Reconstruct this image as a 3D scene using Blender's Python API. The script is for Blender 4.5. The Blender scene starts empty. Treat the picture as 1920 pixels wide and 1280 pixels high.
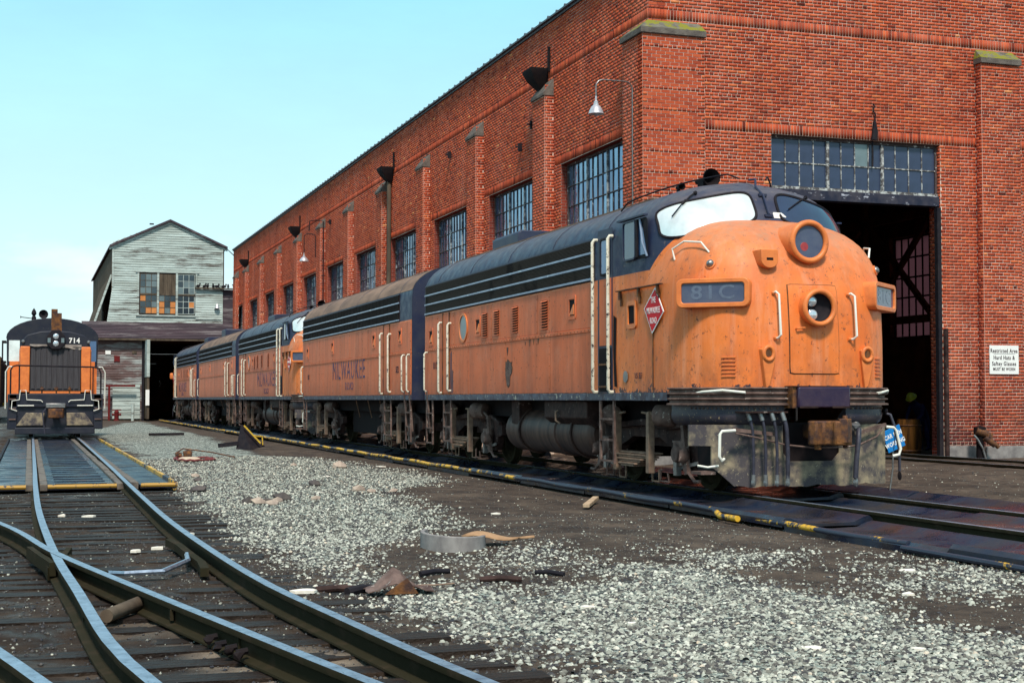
import bpy, bmesh, math, random
import numpy as np
from mathutils import Vector, Matrix
random.seed(7); np.random.seed(7)
PI = math.pi
S = bpy.context.scene
COL = S.collection

# ------------------------------------------------------------------ camera, world, sun, exposure
H = 1.32
psi = math.radians(18.74); pit = math.atan(108 / 2667)
Fw = Vector((math.sin(psi) * math.cos(pit), math.cos(psi) * math.cos(pit), math.sin(pit)))
Rt = Vector((math.cos(psi), -math.sin(psi), 0))
Up = Rt.cross(Fw)
cd = bpy.data.cameras.new('camera'); cam = bpy.data.objects.new('camera', cd); COL.objects.link(cam)
cd.sensor_width = 36; cd.lens = 2667 / 1920 * 36; cd.clip_end = 6000; cd.clip_start = .1
mw = Matrix((Rt, Up, -Fw)).transposed().to_4x4(); mw.translation = Vector((0, 0, H)); cam.matrix_world = mw
S.camera = cam
SUN_EL, SUN_AZ = math.radians(53), math.radians(194)      # azimuth of the sun measured from +Y towards +X
W = bpy.data.worlds.new('World'); S.world = W; W.use_nodes = True
wn = W.node_tree.nodes; wl = W.node_tree.links
bg = wn['Background']
sky = wn.new('ShaderNodeTexSky'); sky.sky_type = 'NISHITA'; sky.sun_disc = False
sky.sun_elevation = SUN_EL; sky.sun_rotation = SUN_AZ
sky.air_density = 1.0; sky.dust_density = 1.6; sky.ozone_density = 1.2; sky.altitude = 50
# thin high haze clouds over the whole dome
tc = wn.new('ShaderNodeTexCoord'); mp = wn.new('ShaderNodeMapping'); mp.inputs['Scale'].default_value = (1.2, 1.2, 4.0)
nz = wn.new('ShaderNodeTexNoise'); nz.inputs['Scale'].default_value = 1.6; nz.inputs['Detail'].default_value = 7; nz.inputs['Roughness'].default_value = .6
rp = wn.new('ShaderNodeValToRGB'); rp.color_ramp.elements[0].position = .42; rp.color_ramp.elements[1].position = .62
rp.color_ramp.elements[0].color = (.66, .66, .66, 1); rp.color_ramp.elements[1].color = (.90, .90, .90, 1)
hc = wn.new('ShaderNodeMix'); hc.data_type = 'RGBA'
sx_ = wn.new('ShaderNodeSeparateXYZ'); gr_ = wn.new('ShaderNodeValToRGB')     # pale near the horizon, clearer blue-green higher up
gr_.color_ramp.elements[0].position = 0; gr_.color_ramp.elements[0].color = (.78, .98, 1., 1)
gr_.color_ramp.elements[1].position = .34; gr_.color_ramp.elements[1].color = (.29, .86, 1., 1)
e_ = gr_.color_ramp.elements.new(.8); e_.color = (.52, .66, .80, 1)  # unseen overhead haze set greyer to take cyan from the ambient light
e_ = gr_.color_ramp.elements.new(.16); e_.color = (.56, .93, 1., 1)
wl.new(tc.outputs['Generated'], sx_.inputs[0]); wl.new(sx_.outputs[2], gr_.inputs['Fac'])
vm_ = wn.new('ShaderNodeVectorMath'); vm_.operation = 'SCALE'; vm_.inputs['Scale'].default_value = 6.6
wl.new(gr_.outputs['Color'], vm_.inputs[0]); wl.new(vm_.outputs[0], hc.inputs['B'])
wl.new(tc.outputs['Generated'], mp.inputs['Vector']); wl.new(mp.outputs[0], nz.inputs['Vector'])
wl.new(nz.outputs['Fac'], rp.inputs['Fac']); wl.new(rp.outputs['Color'], hc.inputs['Factor'])
wl.new(sky.outputs[0], hc.inputs['A'])
# low broken cloud bank, all round the horizon
cn = wn.new('ShaderNodeTexNoise'); cn.inputs['Scale'].default_value = 5.5; cn.inputs['Detail'].default_value = 8; cn.inputs['Roughness'].default_value = .58
cm = wn.new('ShaderNodeMapping'); cm.inputs['Scale'].default_value = (1, 1, 3.4); cm.inputs['Location'].default_value = (.35, .1, 0)
cr = wn.new('ShaderNodeValToRGB'); cr.color_ramp.elements[0].position = .50; cr.color_ramp.elements[1].position = .66
el = wn.new('ShaderNodeValToRGB'); el.color_ramp.elements[0].position = 0; el.color_ramp.elements[0].color = (.8, .8, .8, 1); el.color_ramp.elements[1].position = .15; el.color_ramp.elements[1].color = (0, 0, 0, 1)
e2_ = el.color_ramp.elements.new(.09); e2_.color = (.7, .7, .7, 1)
mm_ = wn.new('ShaderNodeMath'); mm_.operation = 'MULTIPLY'; c2 = wn.new('ShaderNodeMix'); c2.data_type = 'RGBA'; c2.inputs['B'].default_value = (5.9, 6.1, 6.2, 1)
wl.new(tc.outputs['Generated'], cm.inputs[0]); wl.new(cm.outputs[0], cn.inputs['Vector']); wl.new(cn.outputs['Fac'], cr.inputs['Fac']); wl.new(sx_.outputs[2], el.inputs['Fac'])
wl.new(cr.outputs['Color'], mm_.inputs[0]); wl.new(el.outputs['Color'], mm_.inputs[1]); wl.new(mm_.outputs[0], c2.inputs['Factor'])
wl.new(hc.outputs['Result'], c2.inputs['A']); wl.new(c2.outputs['Result'], bg.inputs['Color'])
bg.inputs['Strength'].default_value = .15
sd = bpy.data.lights.new('sun', 'SUN'); so = bpy.data.objects.new('sun', sd); COL.objects.link(so)
sd.energy = 3.5; sd.angle = math.radians(9); sd.color = (1, .93, .82)
sv = Vector((math.sin(SUN_AZ) * math.cos(SUN_EL), math.cos(SUN_AZ) * math.cos(SUN_EL), math.sin(SUN_EL)))
so.rotation_euler = sv.to_track_quat('Z', 'Y').to_euler(); so.location = (0, -20, 40)
S.view_settings.view_transform = 'Standard'; S.view_settings.look = 'None'
S.view_settings.exposure = 0.2; S.view_settings.gamma = 1; S.view_settings.use_curve_mapping = False
S.render.engine = 'CYCLES'

# ------------------------------------------------------------------ material helpers
class G:
    def __init__(s, name):
        s.m = bpy.data.materials.new(name); s.m.use_nodes = True
        s.t = s.m.node_tree; s.b = s.t.nodes['Principled BSDF']
        s.co = s.t.nodes.new('ShaderNodeTexCoord').outputs['Object']
    def n(s, kind, ins=None, **kw):
        q = s.t.nodes.new('ShaderNode' + kind)
        for k, v in kw.items(): setattr(q, k, v)
        for k, v in (ins or {}).items(): s.put(q.inputs[k], v)
        return q
    def put(s, sock, v):
        if isinstance(v, bpy.types.NodeSocket): s.t.links.new(v, sock)
        elif isinstance(v, (tuple, list)) and len(v) == 3 and sock.type == 'RGBA': sock.default_value = (*v, 1)
        elif sock.type == 'RGBA' and isinstance(v, (int, float)): sock.default_value = (v, v, v, 1)
        else: sock.default_value = v
    def map(s, sc=(1, 1, 1), co=None):
        return s.n('Mapping', {'Vector': co or s.co, 'Scale': sc}).outputs[0]
    def noise(s, sc=5, det=5, r=.6, co=None, m=None):
        c = s.map(m, co) if m else (co or s.co)
        return s.n('TexNoise', {'Vector': c, 'Scale': sc, 'Detail': det, 'Roughness': r}).outputs['Fac']
    def ramp(s, f, stops, interp='LINEAR'):
        q = s.n('ValToRGB', {'Fac': f}); e = q.color_ramp.elements; q.color_ramp.interpolation = interp
        while len(e) < len(stops): e.new(.5)
        for i, (p, c) in enumerate(stops):
            e[i].position = p
            e[i].color = (c, c, c, 1) if isinstance(c, (int, float)) else (*c, 1)
        return q.outputs['Color']
    def mix(s, f, a, b, mode='MIX'):
        q = s.n('Mix', data_type='RGBA', blend_type=mode)
        s.put(q.inputs['Factor'], f); s.put(q.inputs['A'], a); s.put(q.inputs['B'], b)
        return q.outputs['Result']
    def math(s, op, a, b=0., c=0.):
        q = s.n('Math', operation=op); s.put(q.inputs[0], a); s.put(q.inputs[1], b); s.put(q.inputs[2], c)
        return q.outputs[0]
    def sep(s, v=None):
        return s.n('SeparateXYZ', {'Vector': v or s.co}).outputs
    def attr(s, name, typ='GEOMETRY'):
        return s.n('Attribute', attribute_name=name, attribute_type=typ).outputs
    def bump(s, h, st=.3, d=.01):
        q = s.n('Bump', {'Height': h, 'Strength': st, 'Distance': d}); s.put(s.b.inputs['Normal'], q.outputs[0])
    def out(s, col=None, rough=None, metal=None, spec=None):
        if col is not None: s.put(s.b.inputs['Base Color'], col)
        if rough is not None: s.put(s.b.inputs['Roughness'], rough)
        if metal is not None: s.put(s.b.inputs['Metallic'], metal)
        if spec is None: spec = .06 if isinstance(rough, float) and rough > .5 else .35
        if spec is not None: s.put(s.b.inputs['Specular IOR Level'], spec)
        return s.m

def M(name, a, b=None, sc=4, rough=.65, metal=0, det=6, lo=.35, hi=.7, bump=.25, bs=40, bd=.005, stretch=None, speck=None, spec=None):
    g = G(name)
    if b is None: b = tuple(min(1, v * .6) for v in a)
    f = g.ramp(g.noise(sc, det, .62, m=stretch), [(lo, 0), (hi, 1)])
    c = g.mix(f, a, b)
    if speck:
        col, th, ssc = speck
        f2 = g.ramp(g.noise(ssc, 4, .7), [(th, 0), (th + .05, 1)])
        c = g.mix(f2, c, col)
    if bump: g.bump(g.noise(bs, 4, .6), bump, bd)
    return g.out(c, rough, metal, spec)

# brick: colour tone comes per brick
BR = [(0, (.12, .022, .014)), (.12, (.24, .042, .024)), (.4, (.42, .072, .032)), (.7, (.52, .100, .040)), (.9, (.60, .15, .055)), (1, (.70, .26, .10))]
def brick_mat(name, single=False):
    g = G(name)
    t = g.math('MULTIPLY_ADD', g.n('ObjectInfo').outputs['Random'], .46, .27) if single else g.attr('tone')['Fac']
    c = g.ramp(t, BR)
    gc = g.n('NewGeometry').outputs['Position']
    f = g.ramp(g.noise(.55, 8, .65, co=gc), [(.48, 0), (.78, .4)])
    c = g.mix(f, c, (.20, .035, .025))
    f = g.ramp(g.noise(.9, 6, .6, co=gc, m=(1, 1, .18)), [(.5, 0), (.72, .5)])
    c = g.mix(f, c, (.60, .17, .10))
    z = g.sep(gc)[2]
    soot = g.math('MULTIPLY', g.ramp(z, [(0, .8), (.012 * 100 / 100, .0)]), 1.)
    zz = g.n('MapRange', {'Value': z, 'From Min': .1, 'From Max': 2.6, 'To Min': .95, 'To Max': 0.}).outputs[0]
    c = g.mix(g.math('MULTIPLY', zz, g.ramp(g.noise(.9, 6, .65, co=gc), [(.3, .2), (.7, 1)])), c, (.05, .025, .032))
    c = g.mix(g.ramp(g.noise(1.1, 7, .7, co=gc, m=(1, 1, .12)), [(.54, 0), (.74, .55)]), c, (.10, .03, .025))
    g.bump(g.noise(60, 3, .6, co=gc), .4, .006)
    return g.out(c, .85, 0, .06)
MB_BRICK = brick_mat('brick_clay'); MB_BRICK1 = brick_mat('brick_clay_single', True)
def mortar():
    g = G('mortar_joint')
    gc = g.n('NewGeometry').outputs['Position']
    c = g.mix(g.ramp(g.noise(.7, 7, .6, co=gc), [(.4, 0), (.66, 1)]), (.74, .60, .50), (.48, .30, .22))
    g.bump(g.noise(50, 3), .4, .01)
    return g.out(c, .95, 0, .03)
M_MORTAR = mortar()
def brickface():
    g = G('brickwork_reveal')
    gc = g.n('NewGeometry').outputs['Position']; s_ = g.sep(gc)
    u = g.math('ADD', s_[0], s_[1])
    v = g.n('CombineXYZ', {'X': u, 'Y': s_[2], 'Z': 0.}).outputs[0]
    b = g.n('TexBrick', {'Vector': v, 'Color1': (.34, .055, .03, 1), 'Color2': (.17, .03, .02, 1), 'Mortar': (.32, .22, .19, 1), 'Scale': 1., 'Mortar Size': .005, 'Brick Width': .225, 'Row Height': .078, 'Bias': .1})
    c = g.mix(g.ramp(g.noise(.6, 7, .6, co=gc), [(.45, 0), (.7, .7)]), b.outputs['Color'], (.10, .025, .02))
    g.bump(g.math('SUBTRACT', 1., b.outputs['Fac']), .5, .006)
    return g.out(c, .9, 0, .04)
M_REVEAL = brickface()

def loco_paint(cabbed=True):
    g = G('weathered_orange_and_black_paint')
    x, y, z = g.sep()[:3]
    # painted border between orange and black: 3.22 high, climbing towards the windshield
    lim = g.math('ADD', 3.215, g.math('MAXIMUM', 0., g.math('SUBTRACT', 2.15, y)))
    if not cabbed: lim = g.math('ADD', 3.215, 0.)
    dark = g.math('GREATER_THAN', g.math('ADD', z, g.math('MULTIPLY', g.noise(30, 3), .006)), g.math('ADD', lim, .003))
    o = g.mix(g.ramp(g.noise(1.1, 6, .6), [(.3, 0), (.7, 1)]), (.82, .212, .044), (.68, .142, .024))
    o = g.mix(g.ramp(g.noise(5, 6, .7), [(.46, 0), (.78, .45)]), o, (.74, .25, .11))
    st = g.ramp(g.noise(2.4, 8, .7, m=(1.6, 1.6, .12)), [(.48, 0), (.76, .5)])
    o = g.mix(st, o, (.40, .085, .028))
    st2 = g.ramp(g.noise(3.5, 7, .7, m=(1.6, 1.6, .10)), [(.52, 0), (.8, .5)])
    o = g.mix(st2, o, (.80, .42, .27))
    o = g.mix(g.ramp(g.noise(11, 8, .8), [(.58, 0), (.63, .9)]), o, (.13, .045, .03))
    o = g.mix(g.ramp(g.noise(1.7, 9, .75, m=(1, 1, .6)), [(.52, 0), (.70, .6)]), o, (.33, .115, .05))
    gb = g.n('MapRange', {'Value': z, 'From Min': 1.42, 'From Max': 2.1, 'To Min': .85, 'To Max': 0.}).outputs[0]
    o = g.mix(g.math('MULTIPLY', gb, g.ramp(g.noise(4, 8, .75, m=(1, 1, .5)), [(.42, 0), (.66, .9)])), o, (.20, .075, .04))
    up = g.sep(g.n('NewGeometry').outputs['Normal'])[2]
    o = g.mix(g.math('MULTIPLY', g.ramp(up, [(.2, 0), (.8, .8)]), g.ramp(g.noise(6, 6, .7), [(.3, .2), (.7, 1)])), o, (.40, .21, .12))
    ch = g.math('MULTIPLY', g.ramp(z, [(.0, 0), (.99, 0)]), 1.)
    # chips along the bottom edge
    ed = g.n('MapRange', {'Value': z, 'From Min': 1.42, 'From Max': 1.66, 'To Min': .20, 'To Max': -.12}).outputs[0]
    cf = g.ramp(g.math('ADD', g.noise(9, 7, .7), ed), [(.66, 0), (.69, 1)])
    o = g.mix(cf, o, (.055, .035, .04))
    k = g.mix(g.ramp(g.noise(2.2, 7, .65), [(.35, 0), (.7, 1)]), (.016, .024, .062), (.038, .044, .070))
    k = g.mix(g.math('MULTIPLY', g.ramp(up, [(.25, 0), (.8, .55)]), g.ramp(g.noise(3, 7, .65, m=(.5, 2, 2)), [(.35, .15), (.65, 1)])), k, (.17, .135, .125))
    k = g.mix(g.ramp(g.noise(9, 7, .7), [(.6, 0), (.72, .7)]), k, (.20, .15, .12))
    g.bump(g.math('ADD', g.math('MULTIPLY', g.noise(2.2, 3, .5), 1.2), g.math('MULTIPLY', g.noise(40, 3), .12)), .45, .012)
    rg = g.ramp(g.noise(5, 5), [(.3, .38), (.7, .62)])
    return g.out(g.mix(dark, o, k), rg, 0, .28)
M_PAINT = loco_paint()
def side_paint():
    g = G('faded_orange_panel_paint')
    gc = g.n('NewGeometry').outputs['Position']
    o = g.mix(g.ramp(g.noise(.8, 6, .6, co=gc), [(.3, 0), (.7, 1)]), (.76, .185, .070), (.64, .135, .042))
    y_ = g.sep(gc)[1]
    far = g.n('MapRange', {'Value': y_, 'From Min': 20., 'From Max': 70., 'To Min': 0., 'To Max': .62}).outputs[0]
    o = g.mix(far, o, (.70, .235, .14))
    st = g.ramp(g.noise(1.5, 8, .68, co=gc, m=(1.6, 1.6, .22)), [(.46, 0), (.74, .7)])
    o = g.mix(st, o, (.26, .072, .036))
    o = g.mix(g.ramp(g.noise(2.2, 6, .7, co=gc), [(.5, 0), (.8, .45)]), o, (.60, .27, .17))
    o = g.mix(g.ramp(g.noise(14, 7, .75, co=gc), [(.60, 0), (.66, .9)]), o, (.11, .045, .035))
    zl = g.sep(gc)[2]
    lo_ = g.n('MapRange', {'Value': zl, 'From Min': 1.4, 'From Max': 1.9, 'To Min': .7, 'To Max': 0.}).outputs[0]
    o = g.mix(g.math('MULTIPLY', lo_, g.noise(5, 7, .7, co=gc)), o, (.15, .055, .035))
    g.bump(g.noise(2.5, 3, .5, co=gc), .35, .02)
    return g.out(o, .55, 0, .18)
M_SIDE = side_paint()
M_PAINT_B = loco_paint(False)
M_ORANGE = M('orange_enamel', (.78, .215, .05), (.60, .15, .04), 6, .45, speck=((.18, .07, .04), .66, 16))
M_ORANGEB = M('bright_orange_enamel', (.72, .17, .022), (.56, .11, .02), 4, .45, speck=((.18, .07, .04), .70, 16))
M_NAVY = M('dusty_navy_paint', (.014, .020, .055), (.034, .038, .062), 3, .5, speck=((.17, .14, .12), .66, 20))
M_ROOFD = M('dusty_roof_paint', (.27, .17, .12), (.12, .08, .065), 2.5, .7, stretch=(1, .3, 1))
M_SILL = M('worn_sill_paint', (.075, .085, .12), (.035, .025, .04), 7, .5, lo=.4, hi=.6, speck=((.42, .40, .30), .60, 9))
M_TRIM = M('blue_grey_trim', (.26, .32, .42), (.10, .13, .21), 2, .3, .2, speck=((.35, .42, .5), .6, 2))
M_GRILLE = M('dark_grille', (.018, .011, .010), (.030, .018, .015), 6, .7, spec=.15)
M_GRWIRE = M('grille_wire', (.055, .040, .032), (.018, .010, .008), 1.0, .6, 0., lo=.54, hi=.62, spec=.1)
M_NAVYD = M('near_black_navy', (.009, .011, .024), (.022, .022, .030), 3, .5, speck=((.12, .10, .09), .66, 18))
M_BLACK = M('sooty_black', (.014, .013, .018), (.03, .024, .026), 5, .6)
M_PIT = M('grease_black', (.010, .008, .010), (.02, .014, .014), 5, .7)
M_TRUCK = M('grimy_running_gear', (.075, .042, .036), (.022, .013, .013), 5, .6, lo=.3, hi=.65, bump=.5, speck=((.22, .17, .15), .63, 12))
M_TRUCKL = M('pale_dusty_metal', (.19, .125, .105), (.060, .036, .032), 6, .6, speck=((.36, .30, .26), .62, 14))
M_TANK = M('oily_brown_tank', (.105, .058, .045), (.022, .012, .012), 3, .5, 0., stretch=(1, 2.2, .3), spec=.16)
M_SPRING = M('rusty_spring_leaf', (.30, .20, .14), (.14, .09, .07), 8, .7)
M_WHITE = M('chipped_white_enamel', (.74, .70, .58), (.58, .50, .38), 9, .5, bump=.1, speck=((.05, .035, .035), .565, 13))
M_WHITE2 = M('clean_white_enamel', (.82, .79, .70), (.74, .70, .60), 9, .4, bump=.1)
M_RUST = M('rusty_casting', (.24, .10, .035), (.07, .04, .035), 7, .55, .3, lo=.35, hi=.6, bump=.8, bs=25, bd=.01)
M_PILOT = M('weathered_pilot_plate', (.33, .26, .17), (.075, .065, .07), 3.2, .6, det=9, lo=.36, hi=.56, bump=.4, speck=((.45, .38, .24), .63, 26))
M_PILOTD = M('chipped_dark_plate', (.030, .028, .045), (.07, .055, .06), 4, .45, det=8, bump=.4, speck=((.42, .30, .15), .62, 22))
M_PLUM = M('glossy_plum_black', (.022, .013, .040), (.05, .03, .05), 5, .22, speck=((.2, .15, .12), .7, 20))
M_RUBBER = M('rubber_hose', (.045, .042, .062), (.02, .018, .026), 8, .45)
M_STEEL = M('dull_steel', (.30, .29, .28), (.16, .15, .15), 9, .35, .7)
M_LENS = M('clear_lens', (.70, .72, .74), (.5, .52, .55), 6, .06, .6, bump=0)
M_REDL = M('red_lens', (.42, .05, .04), (.22, .03, .05), 9, .35, bump=0)
M_RED = M('herald_red', (.66, .008, .016), (.52, .008, .015), 4, .5, bump=.05, spec=.15)
M_LETTERW = M('white_lettering', (.86, .84, .80), (.8, .78, .74), 5, .5, bump=0)
M_LETTERB = M('black_lettering', (.03, .02, .03), (.07, .04, .05), 8, .6, bump=0)
def faded(name, col, back, th):
    g = G(name)
    f = g.ramp(g.noise(9, 7, .75), [(th, 0), (th + .14, 1)])
    return g.out(g.mix(f, col, back), .6)
M_FADEB = faded('faded_blue_lettering', (.04, .06, .14), (.50, .19, .12), .47)
M_FADEK = faded('faded_black_stencil', (.05, .035, .05), (.50, .16, .07), .56)
M_NUMDARK = M('number_glass', (.055, .07, .125), (.085, .10, .15), 6, .15, bump=0)
M_NUMTXT = M('ghost_number', (.12, .15, .21), (.085, .10, .15), 14, .2, bump=0)
def glass_mat(name, col, rough=.05, metal=0., ior=1.6, spec=.8, b=.0):
    g = G(name)
    c = g.mix(g.ramp(g.noise(3, 5), [(.3, 0), (.7, 1)]), col, tuple(v * .7 for v in col))
    if b: g.bump(g.noise(1.4, 2), b, .02)
    g.b.inputs['IOR'].default_value = ior
    return g.out(c, rough, metal, spec)
M_GLASSD = glass_mat('dark_cab_glass', (.012, .03, .075), .04)
M_GLASSW = glass_mat('painted_glare_glass', (.90, .95, .92), .12, .35)  # pale base colour stands in for sky glare on the panes
M_GLASSB = glass_mat('blue_side_glass', (.05, .12, .26), .05, .25)
def pane_mat():
    g = G('wired_factory_glass')
    r = g.n('ObjectInfo').outputs['Random']
    c = g.ramp(r, [(0, (.05, .11, .22)), (.5, (.12, .23, .40)), (1, (.20, .34, .50))])
    c = g.mix(g.ramp(g.noise(4, 6), [(.45, 0), (.75, .5)]), c, (.10, .12, .15))
    g.bump(g.noise(2.5, 2), .12, .02)
    g.b.inputs['IOR'].default_value = 1.7
    return g.out(c, .08, .6, .9)
M_PANE = pane_mat()
M_PANED = glass_mat('sooty_transom_glass', (.035, .05, .10), .30, 0., 1.5, .5, .1)
g = G('backlit_dirty_glass')
tl_ = g.n('BsdfTranslucent', {'Color': (.42, .23, .24, 1)})
g.t.links.new(tl_.outputs[0], g.t.nodes['Material Output'].inputs['Surface']); M_FARPANE = g.m
M_FRAME = M('rusty_dark_window_steel', (.06, .045, .045), (.12, .09, .085), 12, .6, speck=((.5, .5, .48), .60, 7))
M_MULL = M('peeling_white_mullion', (.50, .50, .48), (.10, .09, .09), 10, .6, lo=.4, hi=.55)
M_STONE = M('mossy_stone_cap', (.20, .185, .14), (.095, .085, .08), 5, .9, bump=.6, bd=.02, speck=((.21, .20, .035), .47, 3))
M_STONEG = M('grey_stone_cap', (.17, .145, .125), (.08, .065, .06), 5, .9, bump=.6, bd=.02)
M_PLINTH = M('concrete_plinth', (.30, .275, .26), (.14, .125, .125), 4, .85, bump=.4)
M_COPE = M('dark_coping_tile', (.045, .05, .065), (.10, .10, .11), 6, .5)
M_CONC = M('oily_concrete', (.20, .165, .135), (.07, .058, .052), 6, .6, bump=.5)
M_INT = M('sooty_interior', (.26, .09, .045), (.12, .045, .022), 1.5, .9)
M_ROOFT = M('tar_roof', (.07, .065, .07), (.04, .038, .042), 2, .9)
def clap(name, a, b, c_, sc, lo, hi):
    g = G(name)
    gc = g.n('NewGeometry').outputs['Position']
    c = g.mix(g.ramp(g.noise(.6, 8, .7, co=gc, m=(.5, 1, 2.4)), [(lo, 0), (hi, 1)]), a, b)
    c = g.mix(g.ramp(g.noise(sc, 8, .75, co=gc, m=(.25, 1, 3.)), [(.53, 0), (.62, 1)]), c, c_)
    g.bump(g.noise(8, 5, .6, co=gc, m=(.3, 1, 3)), .5, .02)
    return g.out(c, .9, 0, .05)
M_CLAP = clap('peeling_white_clapboard', (.50, .57, .54), (.30, .33, .30), (.12, .105, .095), 1.5, .38, .66)
M_CLAPD = clap('stripped_grey_clapboard', (.15, .10, .095), (.36, .38, .37), (.085, .05, .045), 1.0, .47, .60)
M_SHINGLE = clap('purple_grey_shingle', (.095, .065, .075), (.055, .042, .05), (.23, .20, .20), .9, .3, .6)
M_OLDWOOD = M('old_grey_plank', (.14, .105, .075), (.05, .038, .030), 3, .9, stretch=(1, 1, .2), bump=.5)
M_PLY = M('orange_plywood_patch', (.62, .25, .085), (.50, .18, .06), 3, .8)
M_DKPANE = glass_mat('dark_small_pane', (.02, .04, .055), .15)
M_GREYPANE = glass_mat('dusty_grey_pane', (.14, .19, .20), .3)
M_REDP = M('dull_red_paint', (.16, .018, .018), (.09, .02, .02), 8, .7)
M_RAILT = M('polished_rail_head', (.40, .46, .55), (.20, .235, .30), 9, .40, .75, bump=.2, speck=((.07, .08, .11), .60, 30))
M_RAILS = M('oily_rail_side', (.026, .022, .012), (.050, .034, .022), 5, .8, lo=.5, hi=.75, spec=.04)
M_TIE = M('creosoted_tie', (.012, .009, .009), (.042, .028, .020), 6, .55, stretch=(.4, 4, 4), bump=.9, bs=14, bd=.03, spec=.10)
def pan_mat():
    g = G('oily_drip_pan_steel')
    gc = g.n('NewGeometry').outputs['Position']
    c = g.mix(g.ramp(g.noise(1.4, 8, .65, co=gc), [(.4, 0), (.66, 1)]), (.006, .014, .036), (.030, .022, .020))
    r = g.ramp(g.noise(1.8, 6, .65, co=gc), [(.38, .17), (.62, .6)])
    g.bump(g.noise(3.5, 6, .6, co=gc), .35, .03)
    return g.out(c, r, .1, .5)
M_PAN = pan_mat()
def rim_mat(th):
    g = G('patchy_yellow_rim_%d' % int(th * 100))
    gc = g.n('NewGeometry').outputs['Position']
    y_ = g.sep(gc)[1]
    sh_ = g.n('MapRange', {'Value': y_, 'From Min': 22., 'From Max': 27., 'To Min': -.045, 'To Max': .07}).outputs[0] if th > .4 else g.math('ADD', 0., 0.)
    if th > .4: sh_ = g.math('ADD', sh_, g.math('MULTIPLY', g.math('COMPARE', y_, 14.8, 1.1), .12))
    f = g.ramp(g.math('ADD', g.noise(1.1, 8, .78, co=gc), sh_), [(th, 0), (th + .03, 1)])
    f2 = g.ramp(g.noise(9, 5, .7, co=gc), [(.36, 0), (.44, 1)])
    c = g.mix(g.math('MULTIPLY', f, f2), (.022, .026, .045), (.66, .36, .025) if th > .4 else (.42, .22, .03))
    return g.out(c, .5)
M_RIM = rim_mat(.535)
M_RIML = rim_mat(.39)
M_YEL = M('worn_yellow_paint', (.62, .40, .04), (.40, .24, .05), 8, .6, speck=((.05, .04, .04), .6, 14))
M_BLUE = M('blue_sign_enamel', (.006, .20, .55), (.008, .17, .47), 3, .4, bump=.05)
M_CREAM = M('cream_foam', (.62, .48, .35), (.45, .34, .25), 10, .9, bump=.5)
M_REDHOSE = M('dull_red_hose', (.20, .045, .045), (.12, .04, .04), 8, .6)
M_CARD = M('tan_cardboard', (.42, .25, .14), (.28, .16, .09), 8, .8)
M_WOOD = M('split_wood', (.50, .36, .24), (.30, .20, .13), 10, .8)
M_PAPER = M('white_scrap', (.82, .76, .66), (.7, .62, .52), 20, .8)
M_ROCK = M('tan_rock', (.46, .36, .28), (.26, .20, .17), 9, .9, bump=.6)
M_ROCKD = M('dark_rock', (.07, .06, .06), (.12, .10, .09), 9, .8, bump=.6)
M_DRUM = M('yellowed_drum', (.15, .06, .013), (.03, .015, .008), 3, .6, stretch=(1.5, 1.5, .2), lo=.4, hi=.6)
M_SKIN = M('skin', (.42, .23, .16), (.38, .2, .14), 5, .6, bump=0)
M_CLOTH = M('dark_blue_work_cloth', (.02, .018, .06), (.012, .011, .035), 8, .9)
M_HAT = M('yellow_hard_hat', (.34, .32, .03), (.26, .24, .02), 5, .35, bump=0)
M_GALV = M('galvanised_shade', (.62, .60, .62), (.45, .42, .44), 6, .35, .5)
M_BOXCAR = M('boxcar_brown', (.07, .04, .035), (.04, .025, .025), 3, .7)
M_RADI = M('radiator_shutter', (.075, .07, .075), (.045, .04, .045), 6, .55, stretch=(6, 1, .3))
M_CANVAS = M('torn_canvas', (.36, .30, .26), (.22, .18, .16), 6, .9)

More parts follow.
